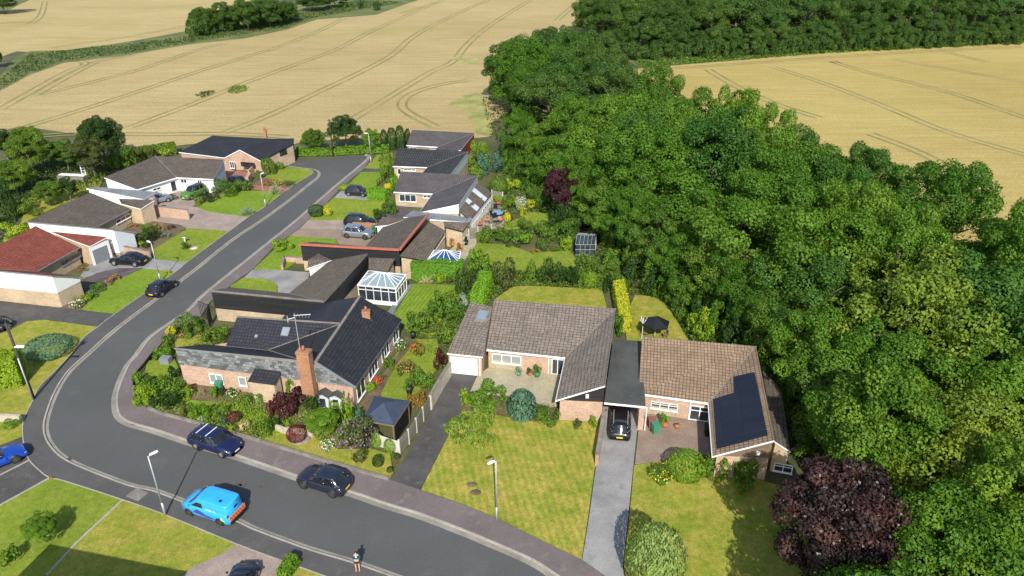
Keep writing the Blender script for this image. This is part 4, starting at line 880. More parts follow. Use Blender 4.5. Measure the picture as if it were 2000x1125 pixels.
def puff_foliage(puffs, per, size, rng, sub=.38, fill=.35, jit=.55, droop=0, asp=.7, flat=.85, low=-.35):
    """puffs: (x,y,z,r); leaf sprays gathered in small clusters over each puff's skin"""
    Cs, Ns, Va = [], [], []
    pf = np.array(puffs)
    for (x, y, z, r) in puffs:
        n = max(10, int(per*r*r)); d = fib(n, rng)+rng.normal(0, .12, (n, 3)); d /= np.linalg.norm(d, axis=1)[:, None]; d = d[d[:, 2] > low]
        k = max(3, int(7*r*r/(sub*sub)/9)); cl = fib(k, rng)+rng.normal(0, .25, (k, 3)); cl /= np.linalg.norm(cl, axis=1)[:, None]
        dist = ((d[:, None]-cl[None])**2).sum(2); near = np.sqrt(dist.min(1)); near = near/(np.quantile(near, .9)+1e-6); idx = dist.argmin(1)
        rad = r*(1.0+.10*rng.normal(0, 1, len(d)) - .22*np.clip(near, 0, 1.3)**2)
        tone = rng.uniform(-.18, .18); ct = rng.uniform(-.22, .22, k)
        C = np.array([x, y, z])+d*rad[:, None]*np.array([1, 1, flat])
        inside = np.zeros(len(C), bool)
        for (a, b, c, q) in pf:
            if a == x and b == y and c == z: continue
            if (a-x)**2+(b-y)**2+(c-z)**2 > (q+r)**2: continue
            inside |= ((C-np.array([a, b, c]))**2/np.array([1, 1, flat**2])).sum(1) < (q*.72)**2
        keep = ~inside; C = C[keep]; dd = d[keep]
        Cs.append(C); Ns.append(dd+np.array([0, 0, .35])); Va.append(.5+tone+ct[idx[keep]]+rng.normal(0, .13, len(C))-.12*near[keep])
    C = np.concatenate(Cs); N = np.concatenate(Ns); va = np.concatenate(Va)
    return leaf_quads(C, N, size, rng, asp, jit, droop), va
def crown_puffs(R_, H_, rng, n=46, pr=(.22, .36), zc=0, low=-.5, lump=.12):
    d = fib(n, rng)+rng.normal(0, .16, (n, 3)); d /= np.linalg.norm(d, axis=1)[:, None]; d = d[d[:, 2] > low]; out = []
    for v in d:
        r = R_*rng.uniform(*pr); q = (1-.75*r/R_)*(1+rng.normal(0, lump)); out.append((v[0]*R_*q, v[1]*R_*q, zc+v[2]*H_*q, r))
    for k in range(n//5):
        v = rng.normal(0, .28, 3); out.append((v[0]*R_, v[1]*R_, zc+abs(v[2])*H_, R_*.34))
    return out
def place(name, me, mat, loc, s=(1, 1, 1), rz=0.0, parent=None):
    o = bpy.data.objects.new(name, me); link(o, parent); o.location = loc; o.scale = s; o.rotation_euler = (0, 0, rz)
    o.material_slots[0].link = 'OBJECT'; o.material_slots[0].material = mat; return o
BUSH = {}
def bush_lib():
    # unit footprint radius 1, unit height 1 (base at z=0); leaf size set per size class
    for kind in ('loose', 'ball', 'cone', 'column', 'spiky', 'low', 'drape'):
        for cls, rr in (('s', .55), ('m', 1.1), ('l', 1.9)):
            for v in range(2):
                rng = np.random.default_rng(hash((kind, cls, v)) % 1000 if False else (['loose', 'ball', 'cone', 'column', 'spiky', 'low', 'drape'].index(kind)*31+'sml'.index(cls)*7+v*3+1))
                lf = {'s': .12, 'm': .15, 'l': .17}[cls]/rr
                if kind == 'loose': pf = crown_puffs(1, .55, rng, 20, (.25, .46), .5, -.7, .16); V, va = puff_foliage(pf, 24/lf/lf, lf, rng, .3, flat=.9, low=-.8)
                elif kind == 'low': pf = [(math.cos(a)*q, math.sin(a)*q, .4, .38) for a, q in zip(rng.uniform(0, 6.3, 14), rng.uniform(0, .75, 14))]; V, va = puff_foliage(pf, 26/lf/lf, lf, rng, .3, jit=.8)
                elif kind == 'ball':
                    n = int(15/lf/lf); d = fib(n, rng); d = d[d[:, 2] > -.75]; ra = .95+rng.normal(0, .025, len(d)); C = d*ra[:, None]*np.array([1, 1, .53])+np.array([0, 0, .47])
                    V = leaf_quads(C, d, lf*.9, rng, .8, .45); va = .5+rng.normal(0, .2, len(d))
                elif kind == 'cone':
                    n = int(9/lf/lf); t = 1-np.sqrt(rng.uniform(0, 1, n)); th = rng.uniform(0, 6.283, n); lay = 1+.16*np.sin(th*5+t*9)+.10*np.sin(t*34)
                    r = (1-t)**.8*lay*(1+rng.normal(0, .05, n)); C = np.stack([r*np.cos(th), r*np.sin(th), t*.98], 1); N = np.stack([np.cos(th), np.sin(th), .5+0*t], 1)
                    V = leaf_quads(C, N, lf*1.1, rng, .5, .5, .3); va = .5+rng.normal(0, .2, n)+.15*(lay-1)
                elif kind == 'column':
                    n = int(20/lf/lf); t = rng.uniform(0, 1, n); th = rng.uniform(0, 6.283, n); r = np.clip(np.sin(np.clip(t*.86+.12, 0, 1)*math.pi)**.45, .05, 1)*(1+.07*np.sin(th*7))*(1+rng.normal(0, .03, n))
                    C = np.stack([r*np.cos(th), r*np.sin(th), t], 1); N = np.stack([np.cos(th), np.sin(th), .4+0*t], 1); V = leaf_quads(C, N, lf*1.1, rng, .5, .4); va = .5+rng.normal(0, .2, n)
                elif kind == 'spiky':
                    n = int(7/lf/lf); th = rng.uniform(0, 6.283, n); e = rng.uniform(.15, 1.45, n); r = rng.uniform(.25, 1, n)
                    C = np.stack([r*np.cos(e)*np.cos(th), r*np.cos(e)*np.sin(th), r*np.sin(e)*.95], 1); T = C/np.linalg.norm(C, axis=1)[:, None]
                    B = np.cross(T, rng.normal(0, 1, (n, 3))); B /= np.linalg.norm(B, axis=1)[:, None]; L_ = lf*1.4; V = np.stack([C-T*L_, C+B*lf*.16, C+T*L_, C-B*lf*.16], 1); va = .5+rng.normal(0, .25, n)
                else:
                    pf = crown_puffs(1, .5, rng, 22, (.2, .34), .55, -.2, .12); V, va = puff_foliage(pf, 24/lf/lf, lf, rng, .3, droop=1.2, asp=.35)
                V = V.copy(); V[..., 2] = np.maximum(V[..., 2], .01)
                BUSH[kind, cls, v] = leaf_mesh('foliage_'+kind, V, va)
bush_lib()
def flower_mesh(rng, n, lf):
    d = fib(n, rng)+rng.normal(0, .1, (n, 3)); d /= np.linalg.norm(d, axis=1)[:, None]; d = d[d[:, 2] > -.1]
    g = rng.uniform(0, 1, len(d)) > .55; d = d[g]; C = d*np.array([1, 1, .52])*1.0+np.array([0, 0, .5])
    V = leaf_quads(C, d, lf, rng, .9, .4); return leaf_mesh('petals', V, rng.uniform(0, 1, len(d)))
FL = {'s': flower_mesh(RNG, 160, .22), 'm': flower_mesh(RNG, 420, .12), 'l': flower_mesh(RNG, 900, .085)}
SB = {}
def shrub(kind, u, vb, wpx, vt, mat, label, flower=None, cat='shrub', name=None, group=None, famt=1.0):
    p = P(u, vb); r = wpx/2/SCALE(p); c = P(u, vb); c.y += r*.75; c.x = (u-1000)/FPX*(c.y*CP+CAM_H*SP)
    h = max(.25, HZ(vt, c.y+r*.25)); r = wpx/2/SCALE(c)
    if kind in ('cone', 'column'): h = max(.4, HZ(vt, c.y))
    cls = 's' if r < .8 else 'm' if r < 1.5 else 'l'
    i = random.randint(0, 1); rz = random.uniform(0, 6.28)
    nm = name or {'cone': 'conifer', 'column': 'columnar_conifer', 'ball': 'clipped_shrub', 'spiky': 'tussock_plant', 'low': 'garden_plant'}.get(kind, 'shrub')
    if flower:
        t = thing(nm, label, cat, (c.x, c.y, .06), rz, group)
        place('leaves', BUSH[kind, cls, i], LM[mat], (0, 0, 0), (r, r, h), 0, t)
        place('flowers', FL[cls], LM[flower], (0, 0, h*.03), (r*1.02, r*1.02, h*1.0), random.uniform(0, 6), t)
        return t
    o = place(nm, BUSH[kind, cls, i], LM[mat], (c.x, c.y, .06), (r, r, h), rz); tag(o, label, cat, group); return o
def limb_mesh(name, segs, mat, parent, n=7):
    mb = MB()
    for p, q, a, b in segs: mb.bar(p, q, a, n, b)
    return mb.build(name, mat, parent, True)
def tree_mesh(rng, R_, H_, n, pr, leaf, per, low=-.45, sub=.5, **k):
    pf = crown_puffs(R_, H_, rng, n, pr, 0, low); k.setdefault('low', low); V, va = puff_foliage(pf, per, leaf, rng, sub, **k); return pf, leaf_mesh('crown', V, va)
def trunk_mb(rng, pf, base, zc, r0, nl=6):
    segs = []; top = Vector((rng.normal(0, .25), rng.normal(0, .25), zc)); mid = Vector((top.x*.4, top.y*.4, zc*.45))
    segs += [(Vector((0, 0, 0)), mid, r0, r0*.75), (mid, top, r0*.75, r0*.5)]
    for i in rng.choice(len(pf), min(nl, len(pf)), replace=False):
        x, y, z, r = pf[i]; tip = Vector((x, y, z+zc)); k = mid.lerp(top, rng.uniform(.2, 1)); m = k.lerp(tip, .5)+Vector((0, 0, -.2)); segs += [(k, m, r0*.35, r0*.22), (m, tip, r0*.22, r0*.07)]
    return segs
WOOD = []
for i in range(7):
    rng = np.random.default_rng(100+i)
    Rr = 5.0; Hh = [4.6, 5.4, 4.2, 5.0, 5.6, 4.4, 5.0][i]
    WOOD.append(tree_mesh(rng, Rr, Hh, [64, 48, 80, 56, 70, 44, 90][i], [(.17, .31), (.22, .38), (.13, .27), (.18, .34), (.15, .28), (.24, .40), (.12, .24)][i], [.25, .24, .23, .26, .23, .25, .22][i], [430, 460, 500, 400, 500, 430, 540][i], -.8, .6, jit=.6, flat=[.8, .62, .9, .7, .85, .65, .95][i]))
def garden_tree(u, vb, wpx, vt, mat, label, kind='round', flower=None, name='garden_tree', cat='tree', stem=.22, rnd=None):
    """tree whose trunk stands near the ground sight point (u, vb)"""
    p = P(u, vb); r = wpx/2/SCALE(p); c = Vector((p.x, p.y+r*.5, 0)); c.x = (u-1000)/FPX*(c.y*CP+CAM_H*SP)
    h = max(1.5, HZ(vt, c.y+r*.2)); t = thing(name, label, cat, (c.x, c.y, 0)); rng = np.random.default_rng(int(u*7+vb))
    H_ = h*(1-stem)/2; zc = h-H_; leaf = .22 if r < 2 else .30
    k = dict(droop=1.5, asp=.35) if kind == 'weeping' else {}
    n = 22 if r < 2.2 else 34
    if kind != 'weeping':
        i = int(u+vb) % 7; pf, me = WOOD[i]; pz = [(a*r/5, b*r/5, z*H_/5, q_*r/5) for a, b, z, q_ in pf]
        limb_mesh('trunk', trunk_mb(rng, pz, 0, zc, .07+.035*r, 5), M['bark'], t)
        for k_, sc_ in ((0, 1.0), (2.3, .9)): place('crown', me, LM[mat], (0, 0, zc), (r/5*sc_, r/5*sc_, H_/5*sc_), k_, t)
        return t
    pf, me = tree_mesh(rng, r, H_, 36, (.18, .32), leaf, 34/leaf/leaf, -.7, .3, **k)
    limb_mesh('trunk', trunk_mb(rng, pf, 0, zc, .07+.035*r, 5), M['bark'], t)
    place('crown', me, LM[mat], (0, 0, zc), (1, 1, 1), 0, t)
    return t
def hedge(pts, wd, ht, mat, label, leaf=.16, group=None, cat='hedge', dens=1.0, name='hedge'):
    """clipped hedge along site points"""
    rng = np.random.default_rng(int(abs(pts[0].x)*13+3)); Cs, Ns = [], []
    o0 = pts[0]
    for a, b in zip(pts[:-1], pts[1:]):
        d = b-a; d.z = 0; L = d.length; d.normalize(); nrm = Vector((-d.y, d.x, 0)); den = 6.0/leaf/leaf*dens
        for (nv, area, f) in (((0, 0, 1), L*wd, 't'), (nrm, L*ht, 's'), (-nrm, L*ht, 's2'), (-d, wd*ht, 'e'), (d, wd*ht, 'e2')):
            n = int(area*den); s = rng.uniform(0, 1, n); q = rng.uniform(0, 1, n)
            if f == 't': C = np.outer(s*L, d)+np.outer((q-.5)*wd, nrm)+np.array([0, 0, ht])
            elif f in ('s', 's2'): sg = .5 if f == 's' else -.5; C = np.outer(s*L, d)+np.outer(np.full(n, sg*wd)*(1+.04*np.sin(q*5)), nrm)+np.outer(q*ht, (0, 0, 1))
            else: C = np.outer(np.full(n, 0 if f == 'e' else L), d)+np.outer((s-.5)*wd, nrm)+np.outer(q*ht, (0, 0, 1))
            C = C+np.array(a-o0)*np.array([1, 1, 0])+rng.normal(0, .045, C.shape)
            C[:, 2] += .06*np.sin(C[:, 0]*2.1+C[:, 1]*1.3)*(C[:, 2]/ht); nv = np.array(tuple(nv)); Cs.append(C); Ns.append(np.tile(nv, (n, 1))+np.array([0, 0, .2]))
    C = np.concatenate(Cs); N = np.concatenate(Ns); V = leaf_quads(C, N, leaf, rng, .7, .5); V[..., 2] = np.maximum(V[..., 2], .02)
    me = leaf_mesh('hedge', V, .5+rng.normal(0, .2, len(C))); o = place(name, me, LM[mat], (o0.x, o0.y, .05)); tag(o, label, cat, group); return o
def hedge_px(l, wd, ht, mat, label, **k): return hedge([P(u, v) for u, v in l], wd, ht, mat, label, **k)
# ------------------------------------------------------------------ garden plants
S = shrub
SH = [
 # corner garden, street side
 ('loose',285,799,44,756,'lime','bright yellow-green leafy shrub on the pavement corner, largest of that garden corner',None),
 ('loose',328,806,46,766,'dark','dark evergreen shrub with glossy leaves behind the terracotta pot',None),
 ('loose',271,757,20,730,'bright','small bright green bush at the end of the dark metal edging',None),
 ('loose',292,757,24,735,'mid','green bush beside the edging, below the small corner lawn',None),
 ('cone',317,748,11,728,'mid','small pointed conifer between low bushes near the slate-hung wall',None),
 ('loose',342,748,26,720,'dark','dark loose bush against the west end of the slate-hung wall',None),
 ('loose',347,769,26,743,'mid','mid green bush near the brick corner below the hung slates',None),
 ('loose',374,782,20,759,'lime','lime green bush below the left window of the corner bungalow',None),
 ('low',372,766,28,752,'maroon','reddish low plants along the brick wall of the corner bungalow',None),
 ('spiky',394,777,17,759,'straw','pale feathery grass clump under the larger street window',None),
 ('loose',419,781,19,757,'bright','bright green bush in the middle of the bed under the windows',None),
 ('loose',436,777,15,757,'dark','dark bush beside the pale green garden bin',None),
 ('loose',456,779,25,761,'mid','rose bush with pale blossoms below the second window','fwhite'),
 ('ball',483,792,19,773,'mid','rounded green shrub at the edge of the lawn near the porch',None),
 ('loose',507,790,26,766,'mid','leafy bush in front of the small tiled porch',None),
 ('loose',535,781,40,742,'bright','big glossy bright green shrub right of the small porch',None),
 ('loose',575,779,34,738,'bright','bright glossy shrub reaching up beside the tall brick chimney',None),
 ('loose',572,814,62,764,'purple','large dark purple leaved shrub in front of the chimney',None),
 ('loose',533,819,22,785,'maroon','small wine red shrub left of the large purple one',None),
 ('loose',614,813,30,772,'dark','dark green shrub at the foot of the tall chimney',None),
 ('loose',650,806,32,780,'lime','lime yellow shrub in front of the small wall by the sheds',None),
 ('cone',679,829,34,764,'bright','feathery light green conifer left of the blue roofed gazebo',None),
 ('cone',702,830,26,790,'blue','blue-green conifer touching the gazebo roof',None),
 ('loose',697,898,80,826,'olive','large lilac flowering shrub by the front wall near the gazebo','flilac'),
 ('ball',737,878,21,845,'bright','upright rounded green bush right of the lilac shrub',None),
 ('ball',762,890,24,857,'bright','rounded green bush beside the corner fence post',None),
 ('ball',739,917,23,889,'dark','dark egg shaped clipped bush on the small lawn by the pavement',None),
 ('ball',776,900,13,886,'dark','tiny dark green ball at the foot of the corner fence post',None),
 ('ball',762,926,13,912,'dark','tiny dark green ball nearest the pavement and tarmac drive',None),
 ('low',774,911,10,903,'mid','little clump of red flowers beside the tarmac drive','fred'),
 ('low',641,885,34,862,'grey','silvery hosta with white flower spikes near the pavement','fwhite'),
 ('ball',581,870,40,831,'maroon','large dark red clipped ball in a stone ring near the pavement',None),
 ('cone',563,841,16,821,'lime','small lime conifer behind the large dark red ball',None),
 ('cone',516,857,38,811,'mid','broad light green conifer at the pavement, left of the dark red ball',None),
 ('loose',540,846,18,820,'dark','dark shadowed bush just right of the broad light conifer',None),
 ('loose',387,826,28,788,'bright','full bright green bush above the navy car roof',None),
 ('loose',366,818,26,790,'olive','grey-green loose bush at the left end of the low stone wall',None),
 ('column',405,824,13,790,'bright','narrow upright green shrub between two bushes by the pavement',None),
 ('loose',432,826,24,789,'mid','mid green bush left of the smaller dark red ball',None),
 ('low',395,827,13,815,'mid','small white flowering plant by the low stone wall','fwhite'),
 ('cone',438,833,13,810,'blue','little blue-green cone beside the smaller dark red ball',None),
 ('ball',458,830,31,805,'maroon','smaller dark red clipped ball on the lawn above the navy car',None),
 ('low',455,849,22,827,'lime','low lime yellow mound just above the navy car bonnet',None),
 ('loose',477,846,26,824,'straw','cream variegated bush right of the lime mound',None),
 ('loose',496,848,18,831,'mid','small green bush between the variegated bush and the conifer',None),
 ('low',488,856,11,848,'mid','tiny red flowering clump behind the low wall','fred'),
 # north-west garden of the corner bungalow
 ('loose',372,658,58,614,'mid','big green bush beside the black metal gate',None),
 ('loose',339,661,21,636,'yellow','bright yellow bush at the pavement, left of the big green bush',None),
 ('loose',425,674,50,639,'mid','wide green shrub against the dark roof edge below the gate',None),
 ('ball',369,665,16,650,'mid','little round green ball in the rockery',None),
 ('low',356,664,11,653,'olive','small orange flowering clump in the rockery','forange'),
 ('loose',330,683,22,659,'mid','green bush with pinkish tips at the pavement edge',None),
 ('loose',319,707,34,679,'bright','leafy bright bush behind the square grey planter',None),
 ('low',385,688,20,676,'straw','pale low plants in the rockery by the dry grass',None),
 # left near garden
 ('ball',97,710,92,658,'blue','wide blue-green conifer mound on the lawn inside the bend',None),
 ('loose',4,750,40,704,'dark','dark bush at the left frame edge beside the lime hedge',None),
 ('loose',30,1112,42,1066,'mid','small bush at the shaded lower left corner',None),
 ('low',103,940,13,930,'orange','orange leaved clump at the driveway corner',None),
 ('low',20,845,44,818,'bright','low leafy plants behind the little stone wall at the left edge',None),
 ('ball',1275,1180,116,1022,'pale','big round light green bush at the bottom edge beside the grey drive',None),
 # right near garden
 ('loose',1292,949,52,913,'mid','green bush with a bright yellow top in front of the tan house','fyellow'),
 ('ball',1338,953,78,880,'bright','large rounded evergreen bush in front of the brown paving',None),
 ('loose',1396,946,46,893,'mid','mid green bush by the gable corner of the solar roofed house',None),
 ('loose',1450,969,54,904,'mid','shaded oval bush against the gable wall of the solar roofed house',None),
 # front of the white garage bungalow
 ('loose',958,816,88,756,'bright','large bright green bush on the lawn edge below the buff patio',None),
 ('loose',911,806,30,762,'lime','lime green bush at the edge of the dark drive and buff patio',None),
 ('column',1019,828,54,766,'blue','blue-green clipped cylindrical conifer below the patio',None),
 ('loose',1070,836,52,797,'mid','low spreading green bush right of the blue-green conifer',None),
 ('loose',1130,841,26,820,'olive','small olive bush under the black gable wall',None),
 ('loose',1156,839,26,815,'bright','small bright bush at the foot of the low drive wall',None),
 # between corner bungalow and garage
 ('loose',870,642,54,574,'mid','tall leafy bush left of the garage skylight',None),
 ('loose',818,650,50,608,'mid','leafy green bush near the north end of the dark roof',None),
 ('loose',857,632,22,607,'lime','lime bush in the gap between two dark green bushes',None),
 ('loose',876,682,46,632,'mid','dense green bush against the low garage roof edge',None),
 ('loose',902,608,28,574,'grey','silvery green bush beside the long bright hedge end',None),
 ('low',838,664,32,649,'lime','low yellow-green plants by the small stone patio',None),
 ('loose',862,726,28,687,'purple','purple leaved shrub in front of the garage side wall',None),
 ('spiky',832,562,34,540,'straw','pale pampas grass in front of the long square hedge',None),
 ('loose',858,558,20,538,'lime','pale lime bush right of the pampas grass',None),
 ('loose',884,555,30,534,'olive','brownish green bush below the square hedge',None),
 ('loose',908,574,26,537,'dark','dark bush between the square hedge and the sloping hedge',None),
 ('loose',816,702,30,670,'mid','upper pink-red flowering bush on the side lawn','fred'),
 ('loose',792,737,38,707,'mid','lower pink-red flowering bush on the side lawn','fpink'),
 ('ball',724,768,22,747,'lime','lime ball at the corner window of the dark bungalow',None),
 ('low',739,757,18,736,'mid','red flowering plants under the long east wall','fred'),
 ('loose',762,727,24,700,'mid','green plants between two tall east windows',None),
 ('loose',783,690,26,665,'mid','white rose bush by the far east window','fwhite'),
 ('loose',825,770,42,722,'mid','leafy bush at the concrete block wall above the gazebo',None),
 ('loose',815,803,38,764,'orange','orange tipped hedge shrub between gazebo and fence',None),
 ('low',752,745,14,730,'mid','low bedding plants below the middle east window',None),
 # middle gardens
 ('loose',935,541,48,488,'bright','tall light green bush left of the row of garden shrubs',None),
 ('loose',986,569,60,507,'olive','wide olive bush behind the brown roof ridge',None),
 ('cone',1038,554,34,503,'mid','pointed green shrub between the olive and dark bushes',None),
 ('loose',1078,562,46,511,'dark','broad dark bush, third in the boundary row',None),
 ('loose',1113,565,36,515,'dark','dark bush right of the broad dark one',None),
 ('loose',1132,563,22,529,'mid','mid green shrub squeezed in the boundary row',None),
 ('ball',1152,567,30,529,'bright','bright glossy rounded bush at the right end of the boundary row',None),
 ('loose',1144,528,34,495,'mid','bush in front of the glass greenhouse',None),
 ('loose',1180,546,50,514,'mid','spreading bush right of the greenhouse, below the wood',None),
 ('loose',912,577,42,529,'dark','dark shrub left of the long sloping bright hedge',None),
 ('loose',962,478,40,445,'mid','green bush at the left end of the central garden bed',None),
 ('loose',990,477,34,446,'mid','second bush of the central garden bed',None),
 ('loose',1020,481,44,449,'bright','leafy bright bush in the central bed above the lawn',None),
 ('loose',1064,471,42,436,'mid','bushy green shrub in the upper central garden',None),
 ('loose',1102,474,54,429,'mid','big green shrub next to the greenhouse',None),
 ('loose',1105,491,28,466,'lime','lime yellow bush left of the greenhouse',None),
 ('low',1043,498,22,481,'orange','orange brown clump at the lawn edge of the central bed',None),
 ('low',1006,488,34,473,'olive','low olive plants spilling over the central lawn',None),
 ('low',1088,496,30,481,'mid','low plants between the lime bush and the lawn',None),
 ('loose',1060,493,26,462,'mid','green bush behind the orange clump',None),
 ('loose',992,413,28,383,'mid','green bush beside the patio furniture',None),
 ('loose',1018,411,24,385,'grey','white blossoming shrub at the top of the garden','fwhite'),
 ('loose',1043,409,30,391,'yellow','yellow bush right of the white blossoming shrub',None),
 ('ball',991,436,15,415,'yellow','yellow-green egg shaped bush beside the patio',None),
 ('loose',1022,425,16,405,'yellow','small yellow bush under the white blossoming shrub',None),
 ('loose',1068,419,24,384,'dark','dark bush below the purple tree',None),
 ('loose',1025,453,26,427,'mid','bush in the middle of the sloping upper lawn',None),
 ('loose',975,400,22,380,'lime','lime bush beside the fence above the patio',None),
 ('loose',1160,470,30,440,'dark','dark undergrowth bush above the greenhouse',None),
 # garden right of the near bungalow
 ('loose',1190,575,22,540,'dark','dark bush at the left end of the golden hedge',None),
 ('loose',1216,568,34,538,'mid','green bush behind the golden hedge',None),
 ('loose',1248,570,26,545,'olive','olive bush at the head of the narrow back lawn',None),
 ('loose',1292,585,20,555,'lime','lime shrub on the shaded edge of the narrow lawn',None),
 ('loose',1307,595,16,573,'lime','small yellow-green shrub below the lime one',None),
 ('loose',1322,615,34,580,'dark','dark shrub on the shaded side of the narrow lawn',None),
 ('loose',1366,668,54,610,'lime','bright lime bush behind the tan roof ridge',None),
 ('loose',1268,568,22,550,'orange','orange flowering plants at the head of the narrow lawn',None),
 ('loose',1205,662,26,620,'mid','green end of the planting beside the carport roof',None),
 # street, right side
 ('ball',619,427,32,399,'dark','round dark green ball on the lawn corner by the pavement',None),
 ('ball',641,425,17,402,'yellow','yellow bush tucked against the round dark ball',None),
 ('ball',674,375,24,359,'lime','yellow-green bush beside the small dark hatchback',None),
 ('loose',763,422,30,393,'mid','green bush at the front corner of the grey roofed house',None),
 ('loose',741,432,24,408,'dark','dark bush below the green one, by the gravel drive',None),
 ('loose',757,348,26,319,'mid','green bush by the black garden rail',None),
 ('ball',758,372,18,358,'yellow','yellow ball of leaves beside the street hedge',None),
 ('cone',755,320,28,286,'mid','small conifer at the front of the far bungalow',None),
 ('loose',770,380,18,345,'bright','bright bush against the front wall of the grey roofed house',None),
 ('column',751,286,14,255,'dark','leftmost of four dark columnar cypresses by the far roof',None),
 ('column',767,294,20,251,'dark','second of four dark columnar cypresses, counted from the left',None),
 ('column',783,296,20,247,'dark','third and tallest of the four dark columnar cypresses',None),
 ('column',797,282,12,253,'dark','last columnar cypress, touching the far grey roof',None),
 ('loose',936,328,40,278,'lime','golden yellow-green conifer beside the red boarded wall',None),
 ('loose',960,346,56,303,'blue','blue-grey spreading conifer behind the ribbed dark roof',None),
 ('ball',974,384,38,344,'mid','round green bush at the back of the glazed sunroom',None),
 ('loose',930,350,30,324,'bright','bright low bush by the pale side wall',None),
 ('loose',552,494,40,467,'lime','yellow-green shrub on the striped lawn by the pavement',None),
 ('loose',1010,335,44,290,'bright','light green bush at the foot of the wood',None),
 ('loose',1000,375,30,350,'lime','pale bush between the round bush and the wood',None),
 ('loose',1040,395,40,360,'mid','mid green bush below the edge of the wood',None),
 ('loose',990,310,26,280,'grey','grey-green bush beyond the red boarded wall',None),
 # street, left side
 ('loose',443,386,50,352,'mid','large green bush on the striped lawn in front of the white house',None),
 ('loose',473,377,32,354,'mid','green bush between the white house and the red brick drive',None),
 ('loose',412,397,28,377,'dark','dark bush between the green car and the striped lawn',None),
 ('loose',390,403,20,385,'mid','small bush at the drive edge near the green car',None),
 ('spiky',483,425,36,404,'grey','spiky grey-green clump at the pavement end of the striped lawn',None),
 ('spiky',538,384,34,361,'grey','spiky grey-green clump beside the street lamp',None),
 ('low',520,366,26,352,'mid','green plants with red flowers at the foot of the far lawn','fred'),
 ('low',546,364,26,350,'lime','yellow and orange flower patch on the far lawn','forange'),
 ('low',568,366,24,353,'mid','low plants at the pavement end of the far lawn',None),
 ('loose',527,345,26,304,'mid','tall green bush against the wall of the dark roofed house',None),
 ('loose',546,334,22,315,'bright','bright bush beside the dark roofed house and far lawn',None),
 ('loose',509,350,18,335,'mid','small bush by the terrace wall of the dark roofed house',None),
 ('low',336,392,34,377,'olive','low plants in the round bed before the white house',None),
 ('loose',288,483,46,449,'dark','broad dark shrub in the bed beside the white side wall',None),
 ('loose',264,486,38,465,'lime','bright lime bush against the white side wall',None),
 ('loose',288,455,24,440,'bright','bright bush above the lime one in the same bed',None),
 ('low',311,458,28,437,'mid','mixed flowering plants in the bed by the concrete drive','forange'),
 ('low',338,453,20,438,'purple','purple leaved plants at the top of the front lawn',None),
 ('low',325,467,24,451,'grey','silvery plants at the edge of the front lawn',None),
 ('spiky',364,491,22,471,'dark','dark spiky plant in the middle of the front lawn',None),
 ('low',257,446,32,434,'mid','low plants under the white framed window of the brown roofed house','fpink'),
 ('low',230,552,24,532,'orange','round orange bush in front of the dark gravel',None),
 ('low',213,561,15,546,'mid','small pink flowering plant beside the orange bush','fpink'),
 ('loose',193,573,30,555,'mid','green bush at the brick corner of the red roofed house',None),
 ('loose',178,589,22,571,'bright','bright bush left of the striped lawn corner',None),
 ('low',152,606,28,587,'mid','white flowering bush at the corner of the red roofed house','fwhite'),
 ('loose',165,594,30,576,'lime','lime bush behind the white flowering bush',None),
 ('low',331,538,15,526,'yellow','small yellow bush at the foot of the street lamp',None),
 ('low',166,530,30,520,'mid','low plants under the long window of the red roofed house','fpink'),
 # back gardens, far left
 ('loose',245,332,48,286,'mid','tall hedge bush behind the white walled house',None),
 ('loose',285,320,44,288,'olive','olive hedge bush right of the white house roof edge',None),
 ('loose',320,307,44,284,'lime','yellow flowered hedge bush left of the dark roof','fyellow'),
 ('loose',25,480,70,438,'lime','yellow-green thicket above the red roof at the left edge',None),
 ('loose',52,428,46,392,'mid','green bush above the brown roof at the left',None),
 ('loose',10,438,50,362,'dark','dark bush at the left frame edge above the red roof',None),
 # hedgerow shrubs in the far field edge
 ('loose',704,17,14,5,'dark','tiny round bush on the field edge, left of a pair',None),
 ('loose',738,21,18,6,'dark','small round bush on the field edge, right of a pair',None),
 ('loose',680,16,22,4,'mid','low bush on the field edge beside the far trees',None),
]
for s in SH:
    kd, u, vb, wp, vt, mt, lb = s[:7]; S(kd, u, vb, wp, vt, mt, lb, s[7] if len(s) > 7 else None)
# trees in gardens
T = garden_tree
T(632, 862, 62, 798, 'bright', 'bright green leafy tree between the dark red ball and the lilac shrub')
T(92, 1072, 66, 1003, 'bright', 'small round tree with a clear shadow on the lower left lawn')
T(924, 884, 100, 800, 'lime2', 'weeping tree hanging over the edge of the dark tarmac drive', 'weeping', stem=.05)
T(208, 330, 86, 228, 'dark', 'tall dark crowned tree standing above the others behind the white house')
T(188, 356, 70, 262, 'olive', 'light olive leafy tree directly behind the white house')
T(135, 342, 60, 270, 'mid', 'green tree between the two tallest trees of the left back gardens')
T(72, 352, 76, 246, 'mid', 'tall spreading tree in the left back gardens')
T(20, 330, 66, 250, 'dark', 'dark tree at the left edge beside the wheat')
T(36, 388, 78, 312, 'mid', 'broad tree near the left edge above the brown roof')
T(100, 408, 50, 352, 'mid', 'bushy tree just behind the dark brown roof')
T(140, 400, 34, 343, 'dark', 'narrow dark tree right of the bushy one behind the brown roof')
T(677, 303, 66, 222, 'dark', 'tall dark pointed tree beside the telegraph pole at the road end')
T(614, 302, 46, 252, 'mid', 'smaller round tree left of the telegraph pole at the road end')
T(729, 302, 36, 248, 'bright', 'slim light green tree by the far street lamp')
